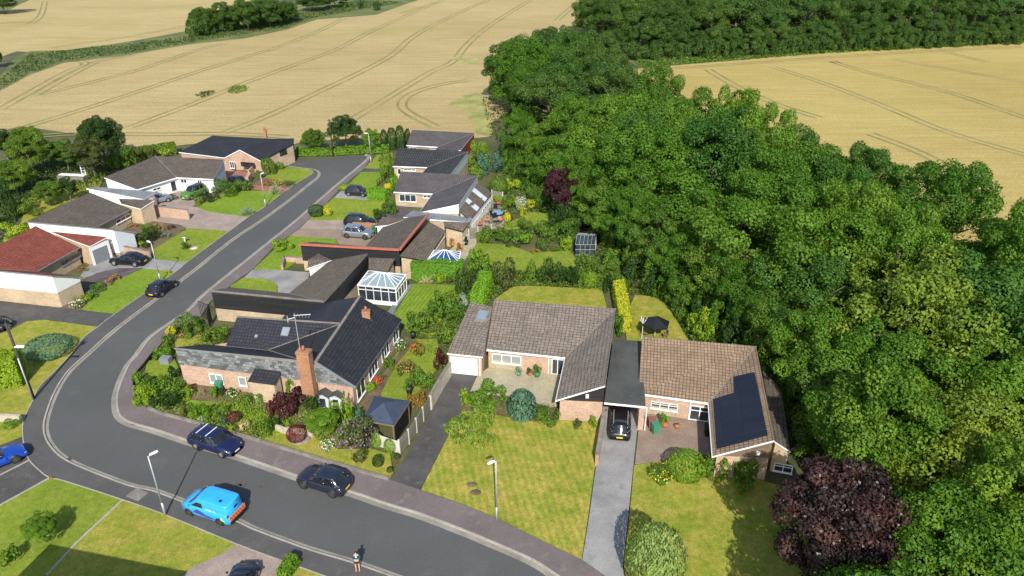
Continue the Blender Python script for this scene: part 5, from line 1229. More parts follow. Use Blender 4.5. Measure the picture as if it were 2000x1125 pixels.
for k, (u, vb, w_, vt) in enumerate([(400, 68, 58, 14), (440, 64, 60, 2), (486, 62, 58, -8), (528, 56, 56, -8), (562, 46, 44, 2), (612, 24, 60, -24), (655, 17, 50, -20), (-6, 134, 34, 90), (10, 30, 70, -30)]):
    lb = 'dark bushy tree of the clump on the strip between the two wheat fields' if k < 5 else 'dark tree in the far clump at the top edge between the fields' if k < 7 else ('dark tree at the left frame edge where the field strip ends' if k == 7 else 'dark tree in the very top left corner of the picture')
    t = T(u, vb, w_, vt, 'wooddk', lb, stem=.1)
    if k < 7: t['group'] = 'trees between the wheat fields'
# hedges
hedge_px([(2, 752), (52, 746)], 2.0, 3.2, 'lime', 'tall squared lime green hedge beside the telegraph pole, lower left', leaf=.2)
hedge_px([(806, 545), (905, 545)], 1.3, 2.3, 'hedge', 'long square clipped green hedge behind the striped back lawn')
hedge_px([(932, 600), (951, 556)], 1.5, 1.7, 'hedge', 'sloping bright green clipped hedge beside the garage roof')
hedge_px([(1206, 575), (1214, 612), (1219, 650)], 1.2, 1.8, 'gold', 'golden yellow hedge between the two narrow back lawns')
hedge_px([(722, 388), (756, 392)], 1.4, 1.7, 'hedge', 'clipped green hedge beside the small dark hatchback')
hedge_px([(553, 1135), (577, 1103)], .7, .9, 'bright', 'small clipped hedge at the bottom edge by the pavement')
hedge_px([(580, 303), (640, 303), (700, 299), (760, 297)], 1.6, 1.1, 'bright', 'rough bright hedge along the wheat at the road end', leaf=.3)
hedge_px([(345, 300), (270, 312), (215, 330)], 1.5, 2.0, 'mid', 'dark field hedge behind the white house roof', leaf=.3)
hedge_px([(930, 466), (980, 462)], .8, .9, 'mid', 'low hedge along the fence below the patio')
# rough growth nobody could count
def ground_cover(name, poly, n, size, mat, label, seed=1, h=.35):
    rng = np.random.default_rng(seed); ps = [P(u, v) for u, v in poly]; xs = [p.x for p in ps]; ys = [p.y for p in ps]; C = []
    def inside(x, y):
        c = False; j = len(ps)-1
        for i in range(len(ps)):
            if (ps[i].y > y) != (ps[j].y > y) and x < (ps[j].x-ps[i].x)*(y-ps[i].y)/(ps[j].y-ps[i].y)+ps[i].x: c = not c
            j = i
        return c
    while len(C) < n:
        x, y = rng.uniform(min(xs), max(xs)), rng.uniform(min(ys), max(ys))
        if inside(x, y): C.append((x, y, rng.uniform(0, 1)*h*(1+.8*math.sin(x*.5)*math.sin(y*.37)))+(()))
    C = np.array(C); C[:, 2] = np.abs(C[:, 2])+.05; N = np.tile(np.array([0, 0, 1.]), (n, 1))
    V = leaf_quads(C, N, size, rng, .6, .9); o = place(name, leaf_mesh(name, V, rng.uniform(0, 1, n)), LM[mat], (0, 0, 0)); tag(o, label, 'undergrowth', kind='stuff'); return o
ground_cover('field_edge_growth', [(-40, 175), (0, 155), (60, 105), (250, 88), (370, 72), (560, 30), (700, 0), (790, 5), (620, 34), (560, 55), (370, 84), (250, 105), (125, 120), (60, 143), (0, 175)], 9000, .5, 'dark', 'rough grass and weeds growing between the two wheat fields', 5, .35)
ground_cover('field_edge_growth', [(1240, 120), (1600, 98), (2010, 78), (2010, 84), (1600, 106), (1250, 134)], 5000, .6, 'mid', 'rough green growth along the foot of the far wood', 6, .5)
ground_cover('garden_undergrowth', [(925, 470), (940, 400), (970, 330), (1010, 300), (1100, 440), (1200, 500), (1290, 560), (1180, 560), (1120, 480), (1030, 470), (985, 460)], 4500, .28, 'mid', 'mixed low planting between the back gardens and the wood', 7, .3)
ground_cover('garden_undergrowth', [(258, 762), (300, 735), (360, 745), (420, 770), (600, 782), (690, 800), (700, 870), (640, 872), (570, 838), (540, 850), (500, 862), (380, 830), (290, 799)], 9000, .18, 'bright', 'mixed low bedding plants around the corner bungalow', 8, .28)
ground_cover('garden_undergrowth', [(300, 700), (335, 645), (380, 620), (440, 660), (400, 680), (340, 700)], 1400, .17, 'olive', 'low rockery plants behind the inner pavement', 9, .22)
ground_cover('garden_undergrowth', [(790, 650), (850, 590), (900, 560), (925, 580), (880, 700), (865, 735), (850, 700)], 3600, .2, 'mid', 'low planting between the side lawn and the garage', 10, .4)
ground_cover('garden_undergrowth', [(0, 330), (60, 290), (230, 320), (180, 380), (120, 370), (60, 400), (0, 470)], 6000, .35, 'dark', 'rough growth under the trees of the left back gardens', 12, .6)
ground_cover('garden_undergrowth', [(900, 812), (900, 790), (985, 775), (1090, 800), (1088, 830), (980, 822)], 1300, .17, 'mid', 'low plants between the buff patio and the big lawn', 14, .25)
ground_cover('weed_patch', [(444, 177), (455, 170), (475, 168), (487, 172), (480, 179), (460, 184), (447, 182)], 420, .4, 'mid', 'oval green weed patch in the wheat, right of the fainter one', 21, .2)
ground_cover('weed_patch', [(380, 187), (392, 181), (410, 177), (421, 179), (415, 186), (395, 191)], 240, .4, 'olive', 'fainter oval weed patch in the wheat beside the wheel tracks', 22, .15)
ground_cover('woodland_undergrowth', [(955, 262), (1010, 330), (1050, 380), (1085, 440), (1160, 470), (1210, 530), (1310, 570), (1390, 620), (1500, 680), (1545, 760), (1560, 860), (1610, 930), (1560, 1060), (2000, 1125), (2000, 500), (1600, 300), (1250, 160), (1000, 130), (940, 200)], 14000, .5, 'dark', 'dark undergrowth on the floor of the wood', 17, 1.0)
ground_cover('garden_undergrowth', [(925, 560), (960, 520), (1050, 535), (1135, 520), (1190, 535), (1240, 560), (1240, 580), (1180, 570), (1030, 560), (1000, 562), (960, 590), (930, 610)], 5200, .22, 'mid', 'mixed planting along the boundary behind the brown roof', 31, .45)
ground_cover('garden_undergrowth', [(1240, 575), (1290, 560), (1380, 620), (1420, 680), (1350, 670), (1325, 632), (1302, 596), (1276, 580)], 2600, .25, 'mid', 'mixed low growth on the wood side of the narrow lawn', 32, .5)
ground_cover('garden_undergrowth', [(735, 335), (770, 320), (790, 300), (768, 330), (765, 375), (756, 380), (752, 350)], 900, .25, 'mid', 'mixed low planting beside the front walls of the far bungalows', 33, .4)
ground_cover('garden_undergrowth', [(415, 640), (435, 650), (445, 690), (400, 690), (345, 700), (300, 690), (330, 655), (385, 622)], 1500, .17, 'mid', 'mixed low planting around the dry little lawn by the gate', 34, .25)
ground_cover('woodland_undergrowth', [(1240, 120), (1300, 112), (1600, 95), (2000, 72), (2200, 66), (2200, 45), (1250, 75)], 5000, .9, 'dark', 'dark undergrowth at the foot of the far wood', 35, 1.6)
# ------------------------------------------------------------------ the wood
TRK = []
for i in range(3):
    rng = np.random.default_rng(200+i); mb = MB()
    for p, q, a, b in trunk_mb(rng, WOOD[i][0], 0, 10.5, .42, 9): mb.bar(p, q, a, 7, b)
    o = mb.build('trunk', M['bark'], None, True); TRK.append(o.data); bpy.data.objects.remove(o)
def wood_tree(x, y, h, r, mat, label, group=None, name='broadleaf_tree', v=None, cat='tree'):
    i = random.randrange(7) if v is None else v; t = thing(name, label, cat, (x, y, -.05), random.uniform(0, 6.28), group)
    hh = WOOD[i][0]; s = r/5.0; Hc = min(max(5.0*s*random.uniform(.9, 1.1), h*.40), h*.47)
    place('crown', WOOD[i][1], mat, (0, 0, h-Hc), (s, s, Hc/5.0), random.uniform(0, 6.28), t)
    k = bpy.data.objects.new('trunk', TRK[i % 3]); link(k, t); k.scale = (s*.9, s*.9, (h-Hc)/10.5); return t
def thicken(t, rot=1.3, k=1.0):
    c = [o for o in t.children if o.name.startswith('crown')][0]; d = c.copy(); link(d, t); d.rotation_euler = (0, 0, c.rotation_euler[2]+rot); d.scale = tuple(v*k for v in c.scale)
def in_poly(x, y, ps):
    c = False; j = len(ps)-1
    for i in range(len(ps)):
        if (ps[i][1] > y) != (ps[j][1] > y) and x < (ps[j][0]-ps[i][0])*(y-ps[i][1])/(ps[j][1]-ps[i][1])+ps[i][0]: c = not c
        j = i
    return c
def scatter(poly, spacing, n=6000, seed=3, pts=None):
    rng = random.Random(seed); pts = list(pts or []); k0 = len(pts)
    xs = [p[0] for p in poly]; ys = [p[1] for p in poly]
    for _ in range(n):
        x, y = rng.uniform(min(xs), max(xs)), rng.uniform(min(ys), max(ys))
        if in_poly(x, y, poly) and all((x-a)**2+(y-b)**2 > spacing**2 for a, b in pts): pts.append((x, y))
    return pts[k0:]
# main wood, ground outline in metres (crown centres)
W1 = [(-2, 152), (1, 175), (10, 187), (20, 172), (21, 150), (20, 136), (24, 122), (33, 116), (39.5, 102), (44.5, 94), (48.5, 86), (50, 77), (51, 67), (53, 55), (54, 44), (50, 33), (34, 32), (29, 37), (29, 46), (28.5, 56), (27, 64), (23.5, 72), (19, 80), (16, 88), (12.5, 97), (10, 106), (7, 117), (3.5, 128), (1.5, 140)]
pts = scatter(W1, 6.1, 12000, 3, [(48.5, 62), (47.5, 67.5), (50, 57)]) + [(48.5, 62), (47.5, 67.5), (50, 57)]
for (x, y) in pts:
    far_ = y > 120; edge = 15.2+random.uniform(-1.5, 1.6)
    near_edge = not in_poly(x-5.5, y, W1)
    h = edge-(1.5 if near_edge else 0)+random.uniform(-1.2, 1.2); r = random.choice([4.2, 4.8, 5.4, 6.2, 7.0])
    if x > 38 and y > 54: h -= .9; r = min(r, 5.6)
    if y < 50: h = random.uniform(10, 12.5); r = random.uniform(4.2, 5.6)
    yel = (x > 30 and y < 66 and random.random() < .35)
    mt = LM['woodyel'] if yel else LM['wooddk'] if (far_ and random.random() < .5) else LM[random.choice(['wood', 'wood', 'wood2', 'wood3', 'wood2'])]
    lb = 'yellow-green broadleaf tree in the near right part of the wood' if yel else 'dark broadleaf tree in the far end of the wood' if far_ else 'green broadleaf tree in the middle of the dense wood'
    wood_tree(x, y, h, r, mt, lb, 'trees of the wood behind the gardens')
# lower fringe on the garden side
k = 0; fr_ = [Vector(p) for p in ((1, 124), (4, 113), (6.5, 105), (9, 97), (11.5, 90), (14.5, 83), (18.5, 75.5), (21.5, 70), (24.3, 63.5), (26.5, 57), (26.5, 50), (27, 44.5))]
for a, b in zip(fr_[:-1], fr_[1:]):
    for t_ in (0, .5):
        q = a.lerp(b, t_); k += 1
        wood_tree(q.x+random.uniform(-.6, .8), q.y, 8.6+random.uniform(-1.5, 2.2), random.uniform(3.0, 3.9), LM['wood'] if k % 3 else LM['mid'], 'lower leafy tree on the garden edge of the wood', 'edge trees beside the gardens')
# far wood at the top right
W2 = [(38, 222), (60, 228), (95, 238), (130, 245), (175, 256), (230, 268), (230, 300), (170, 300), (100, 285), (60, 275), (30, 290), (26, 250)]
for (x, y) in scatter(W2, 7.2, 9000, 9):
    wood_tree(x, y, random.uniform(13, 17), random.uniform(6.0, 7.6), LM['wooddk'], 'dark broadleaf tree in the far wood along the top edge', 'trees of the far wood')
fl_ = [Vector(p) for p in ((30, 220), (60, 224), (95, 233), (130, 240), (175, 251), (225, 262))]
for a, b in zip(fl_[:-1], fl_[1:]):
    n = int((b-a).length/5.2)
    for i in range(n):
        q = a.lerp(b, i/n); wood_tree(q.x+random.uniform(-1, 1), q.y+random.uniform(-1, 1), random.uniform(6.5, 10.5), random.uniform(3.6, 4.8), LM['wooddk'], 'lower dark tree in the front row of the far wood', 'front row of the far wood')
def edge_bush(x, y, r, h, mat, lb, gp):
    o = place('edge_shrub', BUSH['loose', 'l', random.randint(0, 1)], LM[mat], (x, y, .05), (r, r, h), random.uniform(0, 6)); tag(o, lb, 'shrub', gp)
for a, b in zip(fr_[:-1], fr_[1:]):
    n = int((b-a).length/2.0)+1
    for i in range(n):
        q = a.lerp(b, i/n)
        if abs(q.y-87) < 5: q.x += 2.6
        edge_bush(q.x-1.4+random.uniform(-.7, .5), q.y-1+random.uniform(-.6, .6), random.uniform(1.5, 2.3), random.uniform(2.2, 4.0), random.choice(['mid', 'wood', 'dark', 'wood2']), 'leafy shrub at the foot of the garden edge of the wood', 'shrubs under the wood edge')
for a, b in zip(fl_[:-1], fl_[1:]):
    n = int((b-a).length/3.4)
    for i in range(n):
        q = a.lerp(b, i/n); edge_bush(q.x, q.y-3+random.uniform(-.8, .8), random.uniform(2.4, 3.4), random.uniform(3.2, 5.2), 'wooddk', 'dark shrub at the foot of the far wood', 'shrubs under the far wood')
for k in range(14):
    q = P(382+k*14, 72-k*2.6); edge_bush(q.x, q.y, random.uniform(2.6, 3.8), random.uniform(4, 6.5), 'wooddk', 'dark shrub at the foot of the clump between the two fields', 'shrubs under the field clump')
# singled out trees
thicken(wood_tree(20.3, 33.0, 10.3, 3.9, LM['copper'], 'large dark purple leaved tree at the bottom, beside the shaded lawn', None, 'copper_tree', 3))
thicken(wood_tree(25.6, 30.5, 10.5, 3.9, LM['wood'], 'green tree just right of the large purple leaved one', None, v=3))
thicken(wood_tree(6.6, 95.5, 8.6, 2.3, LM['purple'], 'slim dark purple tree among green ones behind the greenhouse', None, 'purple_tree', 1))
thicken(wood_tree(31, 32.5, 12, 4.6, LM['wood2'], 'green tree nearest the camera in the lower right corner', None, v=4))
thicken(wood_tree(26.0, 41.5, 12, 4.4, LM['wood2'], 'green tree directly above the purple tree by the end wall', None, v=0))
thicken(wood_tree(19.6, 24.4, 11.3, 4.7, LM['wood'], 'tree just below the frame that shades the right lawn', None, v=5))
thicken(wood_tree(18.6, 22.8, 9.8, 3.2, LM['wood'], 'smaller tree below the frame at the shaded lawn edge', None, v=6))
# ------------------------------------------------------------------ cars
CARS = dict(
 hatch=dict(L=4.0, W=1.75, H=1.46, belt=.92, cowl=.95, fx=.30, bx=-1.35, rx=-1.86, hood=.80, rear=.95, wb=2.5, wr=.31),
 small=dict(L=3.6, W=1.65, H=1.47, belt=.92, cowl=.95, fx=.35, bx=-1.25, rx=-1.70, hood=.82, rear=.95, wb=2.34, wr=.29),
 suv=dict(L=4.25, W=1.82, H=1.60, belt=1.02, cowl=1.0, fx=.40, bx=-1.55, rx=-1.98, hood=.95, rear=1.05, wb=2.6, wr=.34),
 boxy=dict(L=4.2, W=1.80, H=1.67, belt=1.08, cowl=.85, fx=.42, bx=-1.75, rx=-1.98, hood=1.03, rear=1.08, wb=2.57, wr=.35),
 estate=dict(L=4.6, W=1.82, H=1.50, belt=.94, cowl=1.05, fx=.30, bx=-1.75, rx=-2.15, hood=.80, rear=.97, wb=2.7, wr=.32),
 cross=dict(L=4.3, W=1.82, H=1.57, belt=.98, cowl=.98, fx=.28, bx=-1.35, rx=-2.0, hood=.92, rear=1.02, wb=2.6, wr=.35),
 saloon=dict(L=4.6, W=1.82, H=1.44, belt=.92, cowl=.95, fx=.20, bx=-1.00, rx=-1.85, hood=.80, rear=.95, wb=2.8, wr=.33),
 sports=dict(L=4.5, W=1.86, H=1.29, belt=.82, cowl=.75, fx=.0, bx=-.95, rx=-1.9, hood=.70, rear=.80, wb=2.45, wr=.34),
 van=dict(L=4.5, W=1.88, H=1.84, belt=1.12, cowl=1.35, fx=.62, bx=-2.12, rx=-2.22, hood=1.0, rear=1.12, wb=2.78, wr=.33))
def car(kind, label, loc, hd, pm, rimm='rim', bars=None, roofm=None, cat='car', name='parked_car', plate='both'):
    c = CARS[kind]; L, W, H = c['L'], c['W'], c['H']; hl, hw = L/2, W/2; van = kind == 'van'
    t = thing(name, label, cat, (loc[0], loc[1], loc[2] if len(loc) > 2 else .012), hd); zb = .20; bl = c['belt']
    def ring(x, w_, zt, z0=zb):
        s = [(w_*.90, z0), (w_, z0+.16), (w_, zt-.25), (w_*.965, zt-.09), (w_*.88, zt), (w_*.5, zt+.035)]
        return [(x, y, z) for y, z in s]+[(x, 0, zt+.045)]+[(x, -y, z) for y, z in reversed(s)]
    rg = [ring(-hl, hw*.80, bl-.28, .34), ring(-hl+.06, hw*.90, bl-.10, .26), ring(-hl+.25, hw*.97, c['rear'], .2), ring(c['rx']+.35, hw, bl+.0), ring(-.4, hw, bl), ring(c['cowl']-.3, hw, bl), ring(c['cowl']+.05, hw*.995, bl-.02),
          ring((c['cowl']+hl)/2, hw*.985, (bl+c['hood'])/2+.01), ring(hl-.42, hw*.95, c['hood']-.03), ring(hl-.16, hw*.87, c['hood']-.14, .22), ring(hl-.03, hw*.74, c['hood']-.27, .26), ring(hl, hw*.66, c['hood']-.36, .30)]
    mb = MB(); mb.loft(rg); body = mb.build('body', pm, t, True)
    def outl(z, xf, xr, wf, wr_, bow):
        return [(xf, -wf*.8, z), (xf+bow, -wf*.35, z), (xf+bow, wf*.35, z), (xf, wf*.8, z), (xf-.25, wf, z), ((xf+xr)/2, max(wf, wr_)*1.01, z), (xr+.25, wr_, z), (xr, wr_*.82, z), (xr-bow*.5, 0, z), (xr, -wr_*.82, z), (xr+.25, -wr_, z), ((xf+xr)/2, -max(wf, wr_)*1.01, z), (xf-.25, -wf, z)]
    lo = outl(bl-.04, c['cowl'], c['rx'], hw*.90, hw*.88, .10); hi_ = outl(H-.07, c['fx'], c['bx'], hw*(.74 if not van else .84), hw*(.70 if not van else .86), .07)
    mid_ = [tuple(a*.5+b*.5+(0, .025*(1 if a1 > 0 else -1), .0)[i] for i, (a, b) in enumerate(zip(p, q))) for p, q, a1 in [(p, q, p[1]) for p, q in zip(lo, hi_)]]
    g = MB(); g.loft([lo, mid_, hi_], caps=False)
    if van:
        g.build('cabin', pm, t, True)
        def gq(name_, pts, mat=M['carglass']):
            n = (Vector(pts[1])-Vector(pts[0])).cross(Vector(pts[2])-Vector(pts[0])).normalized(); ctr_ = sum((Vector(p) for p in pts), Vector())/len(pts)
            if n.dot(ctr_-Vector((-.5, 0, 1.2))) < 0: n = -n; pts = list(reversed(pts))
            m_ = MB(); m_.prism([Vector(p)+n*.03 for p in pts], [Vector(p)-n*.03 for p in pts]); return m_.build(name_, mat, t)
        gq('windscreen', [(c['cowl']+.06, -hw*.76, bl+.02), (c['cowl']+.06, hw*.76, bl+.02), (c['fx']+.10, hw*.66, H-.13), (c['fx']+.10, -hw*.66, H-.13)])
        for sg in (-1, 1):
            gq('side_window', [(1.08, sg*(hw*.905), bl+.03), (.05, sg*(hw*.915), bl+.03), (.05, sg*(hw*.875), H-.30), (.55, sg*(hw*.865), H-.30)])
    else: g.build('windows', M['carglass'], t, True)
    r = MB(); up = [tuple((x*.985-.0, y*.99, H-.065)) for x, y, z in hi_]; ctr_ = (c['fx']+c['bx'])/2
    sh = lambda k, z: [(ctr_+(x-ctr_)*k, y*k, z) for x, y, _ in hi_]
    r.loft([sh(1.005, H-.10), sh(1.0, H-.05), sh(.90, H-.012), sh(.5, H+.012), sh(.05, H+.018)]); r.build('roof', roofm or pm, t, True)
    p = MB()
    if not van:
        for sg in (0, 1):
            def pr_(i, j, w_=.035): a, b = (lo[i], hi_[i]) if not sg else (lo[j], hi_[j]); m_ = mid_[i] if not sg else mid_[j]; p.bar(a, m_, w_, 5); p.bar(m_, b, w_, 5)
            pr_(0, 3, .04); pr_(12, 4, .03); pr_(11, 5, .045); pr_(10, 6, .085); pr_(9, 7, .05)
        p.build('pillars', pm, t, True)
    m2 = MB()
    for sg in (-1, 1): m2.sphere((c['cowl']-.12, sg*(hw+.10), bl+.04), .09, .10, .08, 8, 5)
    m2.build('mirrors', pm, t, True)
    for sx in (-1, 1):
        for sy in (-1, 1):
            x = sx*c['wb']/2+(.05 if not van else 0); y = sy*(hw-.10)
            a = MB(); a.bar((x, sy*(hw-.3), c['wr']+.02), (x, sy*(hw+.006), c['wr']+.02), c['wr']+.055, 18); a.build('wheel_arch', M['trimblack'], t, True)
            w1 = MB(); w1.bar((x, sy*(hw-.22), c['wr']), (x, sy*(hw+.022), c['wr']), c['wr'], 18); wo = w1.build('wheel', M['tyre'], t)
            w2 = MB(); w2.bar((x, sy*(hw), c['wr']), (x, sy*(hw+.034), c['wr']), c['wr']*.66, 10, c['wr']*.55); w2.build('rim', M[rimm], wo)
    for sy in (-1, 1):
        h_ = MB(); h_.sphere((hl-.27, sy*hw*.74, c['hood']-.17), .20, .13, .06, 8, 6); h_.build('headlight', M['headlamp'], t, True)
        h_ = MB(); h_.sphere((-hl+.15, sy*hw*.80, bl-.14), .10, .13, .075 if not van else .16, 8, 6); h_.build('tail_light', M['taillamp'], t, True)
    m3 = MB(); m3.box((-hl-.004, 0, bl-.40), .03, .52, .12); m3.build('rear_plate', M['plateyellow'], t)
    m3 = MB(); m3.box((hl+.004, 0, .38), .03, .50, .11); m3.build('front_plate', M['white'], t)
    m3 = MB(); m3.box((hl-.02, 0, .50), .06, hw*1.1, .09); m3.build('grille', M['trimblack'], t)
    if bars == 'cross':
        for x in (.0-.15, -1.15): m3 = MB(); m3.bar((x, -hw*.72, H+.07), (x, hw*.72, H+.07), .035, 6); m3.build('roof_bar', M['lampwhite'], t)
    if bars == 'rails':
        for sy in (-1, 1): m3 = MB(); m3.bar((c['fx']-.1, sy*hw*.66, H+.03), (c['bx']+.1, sy*hw*.64, H+.03), .028, 6); m3.build('roof_rail', M['steel'], t)
    return t
def by_wheels(front, rear, side, W, z=0.0):
    f_, r_ = P(*front, z), P(*rear, z); d = (f_-r_).normalized(); lf = Vector((-d.y, d.x, 0)); s = -1 if side == 'left' else 1
    c = (f_+r_)/2+lf*s*(W/2-.08); return (c.x, c.y, z+.012), math.atan2(d.y, d.x)
navy, blk, grey_, silver = paint('navy_paint', (.012, .018, .075)), paint('black_paint', (.010, .011, .016)), paint('dark_grey_paint', (.030, .032, .042), .5), paint('silver_paint', (.30, .33, .37), .6)
l, h = by_wheels((432, 893), (384.5, 877), 'right', 1.82); car('estate', 'navy blue estate car with two pale roof bars parked half on the pavement', l, h, navy, bars='cross')
l, h = by_wheels((597, 955), (648, 971), 'left', 1.82); car('cross', 'dark blue-grey crossover car with a yellow rear plate parked by the inner kerb', l, h, paint('steel_blue_paint', (.030, .034, .060), .5), 'rimdark', roofm=paint('dark_roof_paint', (.022, .028, .055), .3))
l, h = by_wheels((373, 1007), (431.7, 1026), 'left', 1.88)
van = car('van', 'bright sky blue van with orange rear chevrons parked on the outer pavement', l, h, paint('sky_blue_paint', (.03, .38, .78), .0), 'rimdark', cat='van', name='parked_van')
mb = MB()
for k in range(6):
    y0 = -.76+k*.25; mb.poly([(-2.305, y0, .58), (-2.305, y0+.12, .58), (-2.305, y0+.26, .94), (-2.305, y0+.14, .94)])
mb.build('rear_chevrons', M['redtrim'], van); mb = MB(); mb.box((-2.285, 0, .56), .03, 1.66, .42); mb.build('rear_panel', M['orange'], van); mb = MB(); mb.box((-2.29, 0, .34), .10, 1.6, .16); mb.build('rear_bumper', M['trimblack'], van)
mb = MB(); mb.bar((-1.3, .35, 1.86), (-1.3, .35, 1.875), .12, 12); mb.build('roof_vent', M['trimblack'], van); mb = MB(); mb.box((-2.262, 0, 1.36), .02, .34, .16); mb.build('rear_window', M['carglass'], van)
mb = MB(); y = .948
mb.poly([(.95, y, .62), (.55, y, .98), (.15, y, .86), (-.25, y, .66), (-.75, y, .58), (-1.0, y, .46), (-.3, y, .42), (.35, y, .52)]); mb.poly([(x, -yy, z) for x, yy, z in reversed([(.95, y, .62), (.55, y, .98), (.15, y, .86), (-.25, y, .66), (-.75, y, .58), (-1.0, y, .46), (-.3, y, .42), (.35, y, .52)])])
mb.build('wave_graphic', M['wave'], van)
mb = MB(); mb.poly([(-1.45, .95, .55), (-1.95, .95, .55), (-1.65, .95, .95)]); mb.build('leaf_graphic', M['lime'], van)
for sy in (1, -1):
    cu = bpy.data.curves.new('lettering', 'FONT'); cu.body = 'British Gas'; cu.size = .20; cu.align_x = 'CENTER'; cu.extrude = .004
    tob = bpy.data.objects.new('lettering', cu); sc.collection.objects.link(tob); dg = bpy.context.evaluated_depsgraph_get(); me = bpy.data.meshes.new_from_object(tob.evaluated_get(dg)); bpy.data.objects.remove(tob)
    me.materials.clear(); me.materials.append(M['white']); lo_ = bpy.data.objects.new('lettering', me); link(lo_, van); lo_.location = (-.75, sy*.925, 1.16); lo_.rotation_euler = (R(83), 0, R(180) if sy > 0 else 0)
p0, p1 = P(1209, 868), P(1211.5, 812); d = (p1-p0).normalized(); c0 = p0+d*2.3
car('estate', 'black estate car reversed under the carport roof, yellow plate towards the road', (c0.x, c0.y, .105), math.atan2(d.y, d.x), blk, bars='rails')
l, h = by_wheels((711, 468), (679, 465), 'right', 1.82, .10); car('suv', 'silver-blue compact car on the brown block drive', l, h, silver, 'rimdark')
l2 = P(703, 440, .1); car('suv', 'black car half hidden behind the silver one and a brick wall', (l2.x, l2.y, .105), h+.03, blk)
l, h = by_wheels((707, 385), (682, 383), 'right', 1.65, .10); car('small', 'small dark grey hatchback on the pale drive by the clipped hedge', l, h, grey_)
l, h = by_wheels((376, 390), (399, 380), 'left', 1.80, .10); car('boxy', 'bright green boxy car in front of the white house', l, h, paint('green_paint', (.09, .20, .03), .1), roofm=blk)
l, h = by_wheels((227.5, 519), (262.7, 521.5), 'left', 1.82, .10); car('saloon', 'black car on the grey drive of the red roofed house', l, h, blk)
l, h = by_wheels((343, 561), (317, 580), 'right', 1.75); car('hatch', 'dark hatchback parked half on the outer pavement beyond the bend', l, h, paint('plum_black_paint', (.022, .018, .035), .4))
l, h = by_wheels((27, 906), (-32, 930), 'right', 1.86, .10); car('sports', 'bright blue sports car cut by the left edge of the picture', l, h, paint('sports_blue_paint', (.01, .07, .45), .3), 'rimdark')
l, h = by_wheels((3, 651), (-55, 645), 'right', 1.8, .10); car('hatch', 'dark car at the left edge on the upper tarmac drive', l, h, blk)
q = P(476, 1143, .1); car('hatch', 'dark car cut by the bottom edge on the pink paved drive', (q.x, q.y-.6, .105), R(92), paint('deep_blue_paint', (.010, .012, .035)))
q = P(309, 395, .1); car('hatch', 'blue-grey car mostly hidden behind the brick pillar near the white house', (q.x, q.y, .105), R(35), silver)
q = P(468, 362, .1); car('hatch', 'black car beside the brick pillars of the dark roofed house', (q.x, q.y, .105), R(-35), blk)
# ------------------------------------------------------------------ street lamps and poles
def lamp(u, v, h, label, rz=0.0, arm=1.0):
    b = P(u, v, .1); t = thing('street_lamp', label, 'street lamp', (b.x, b.y, .1), rz, 'grey street lamps along the road')
    m_ = MB(); m_.bar((0, 0, -.05), (0, 0, 1.2), .085, 10); m_.bar((0, 0, 1.2), (0, 0, h), .065, 10, .045); m_.bar((0, 0, h-.03), (arm*.45, 0, h+.06), .035, 8); m_.build('pole', M['steel'], t, True)
    m_ = MB(); m_.loft([[(x*.8, -w_*.85, h+.02+z), (x*.8, w_*.85, h+.02+z), (x*.8, w_*.65, h+.11+z), (x*.8, -w_*.65, h+.11+z)] for x, w_, z in ((.12, .05, 0), (.25, .12, .02), (.7, .13, .03), (.86, .07, .03))]); m_.build('lantern', M['lampwhite'], t)
lamp(323, 1006, 5.55, 'tall grey street lamp on the outer pavement beside the blue van', R(42))
lamp(970, 1014.5, 5.5, 'street lamp at the edge of the large striped front lawn', R(215), .5)
lamp(314, 551, 5.1, 'street lamp beside the dark hatchback near the red roofed house', R(150), .6)
lamp(519, 404, 5.0, 'street lamp on the striped lawn edge in front of the white house', R(60), .5)
lamp(725, 319, 5.2, 'farthest street lamp, on the right at the road end', R(180), .6)
b = P(66, 779, .1); hh_ = HZ(632, b.y); t = thing('telegraph_pole', 'dark telegraph pole with a lamp bracket beside the squared hedge', 'telegraph pole', (b.x, b.y, .1))
mb = MB(); mb.bar((0, 0, -.1), (0, 0, hh_), .14, 10, .11); mb.bar((-.5, 0, hh_-.25), (.5, 0, hh_-.25), .05, 6); mb.bar((0, 0, hh_), (.1, 0, hh_+.35), .05, 6); mb.sphere((.22, 0, hh_-.5), .16, .16, .2, 8, 6); mb.build('pole', M['poledark'], t, True)
mb = MB(); mb.box((.45, .0, HZ(677, b.y)-.15), .85, .22, .12, 0); mb.build('lantern', M['lampwhite'], t)
mb = MB(); mb.bar((.02, -.13, .0), (.02, -.12, HZ(700, b.y)), .06, 8); mb.build('cable_guard', M['steel'], t, True)
b = P(651, 305); hh_ = HZ(233, b.y); t = thing('telegraph_pole', 'slender dark telegraph pole at the field edge beyond the road end', 'telegraph pole', (b.x, b.y, 0))
mb = MB(); mb.bar((0, 0, -.1), (0, 0, hh_), .16, 8, .11); mb.bar((-.35, 0, hh_-.2), (.35, 0, hh_-.2), .05, 6); mb.build('pole', M['poledark'], t, True)
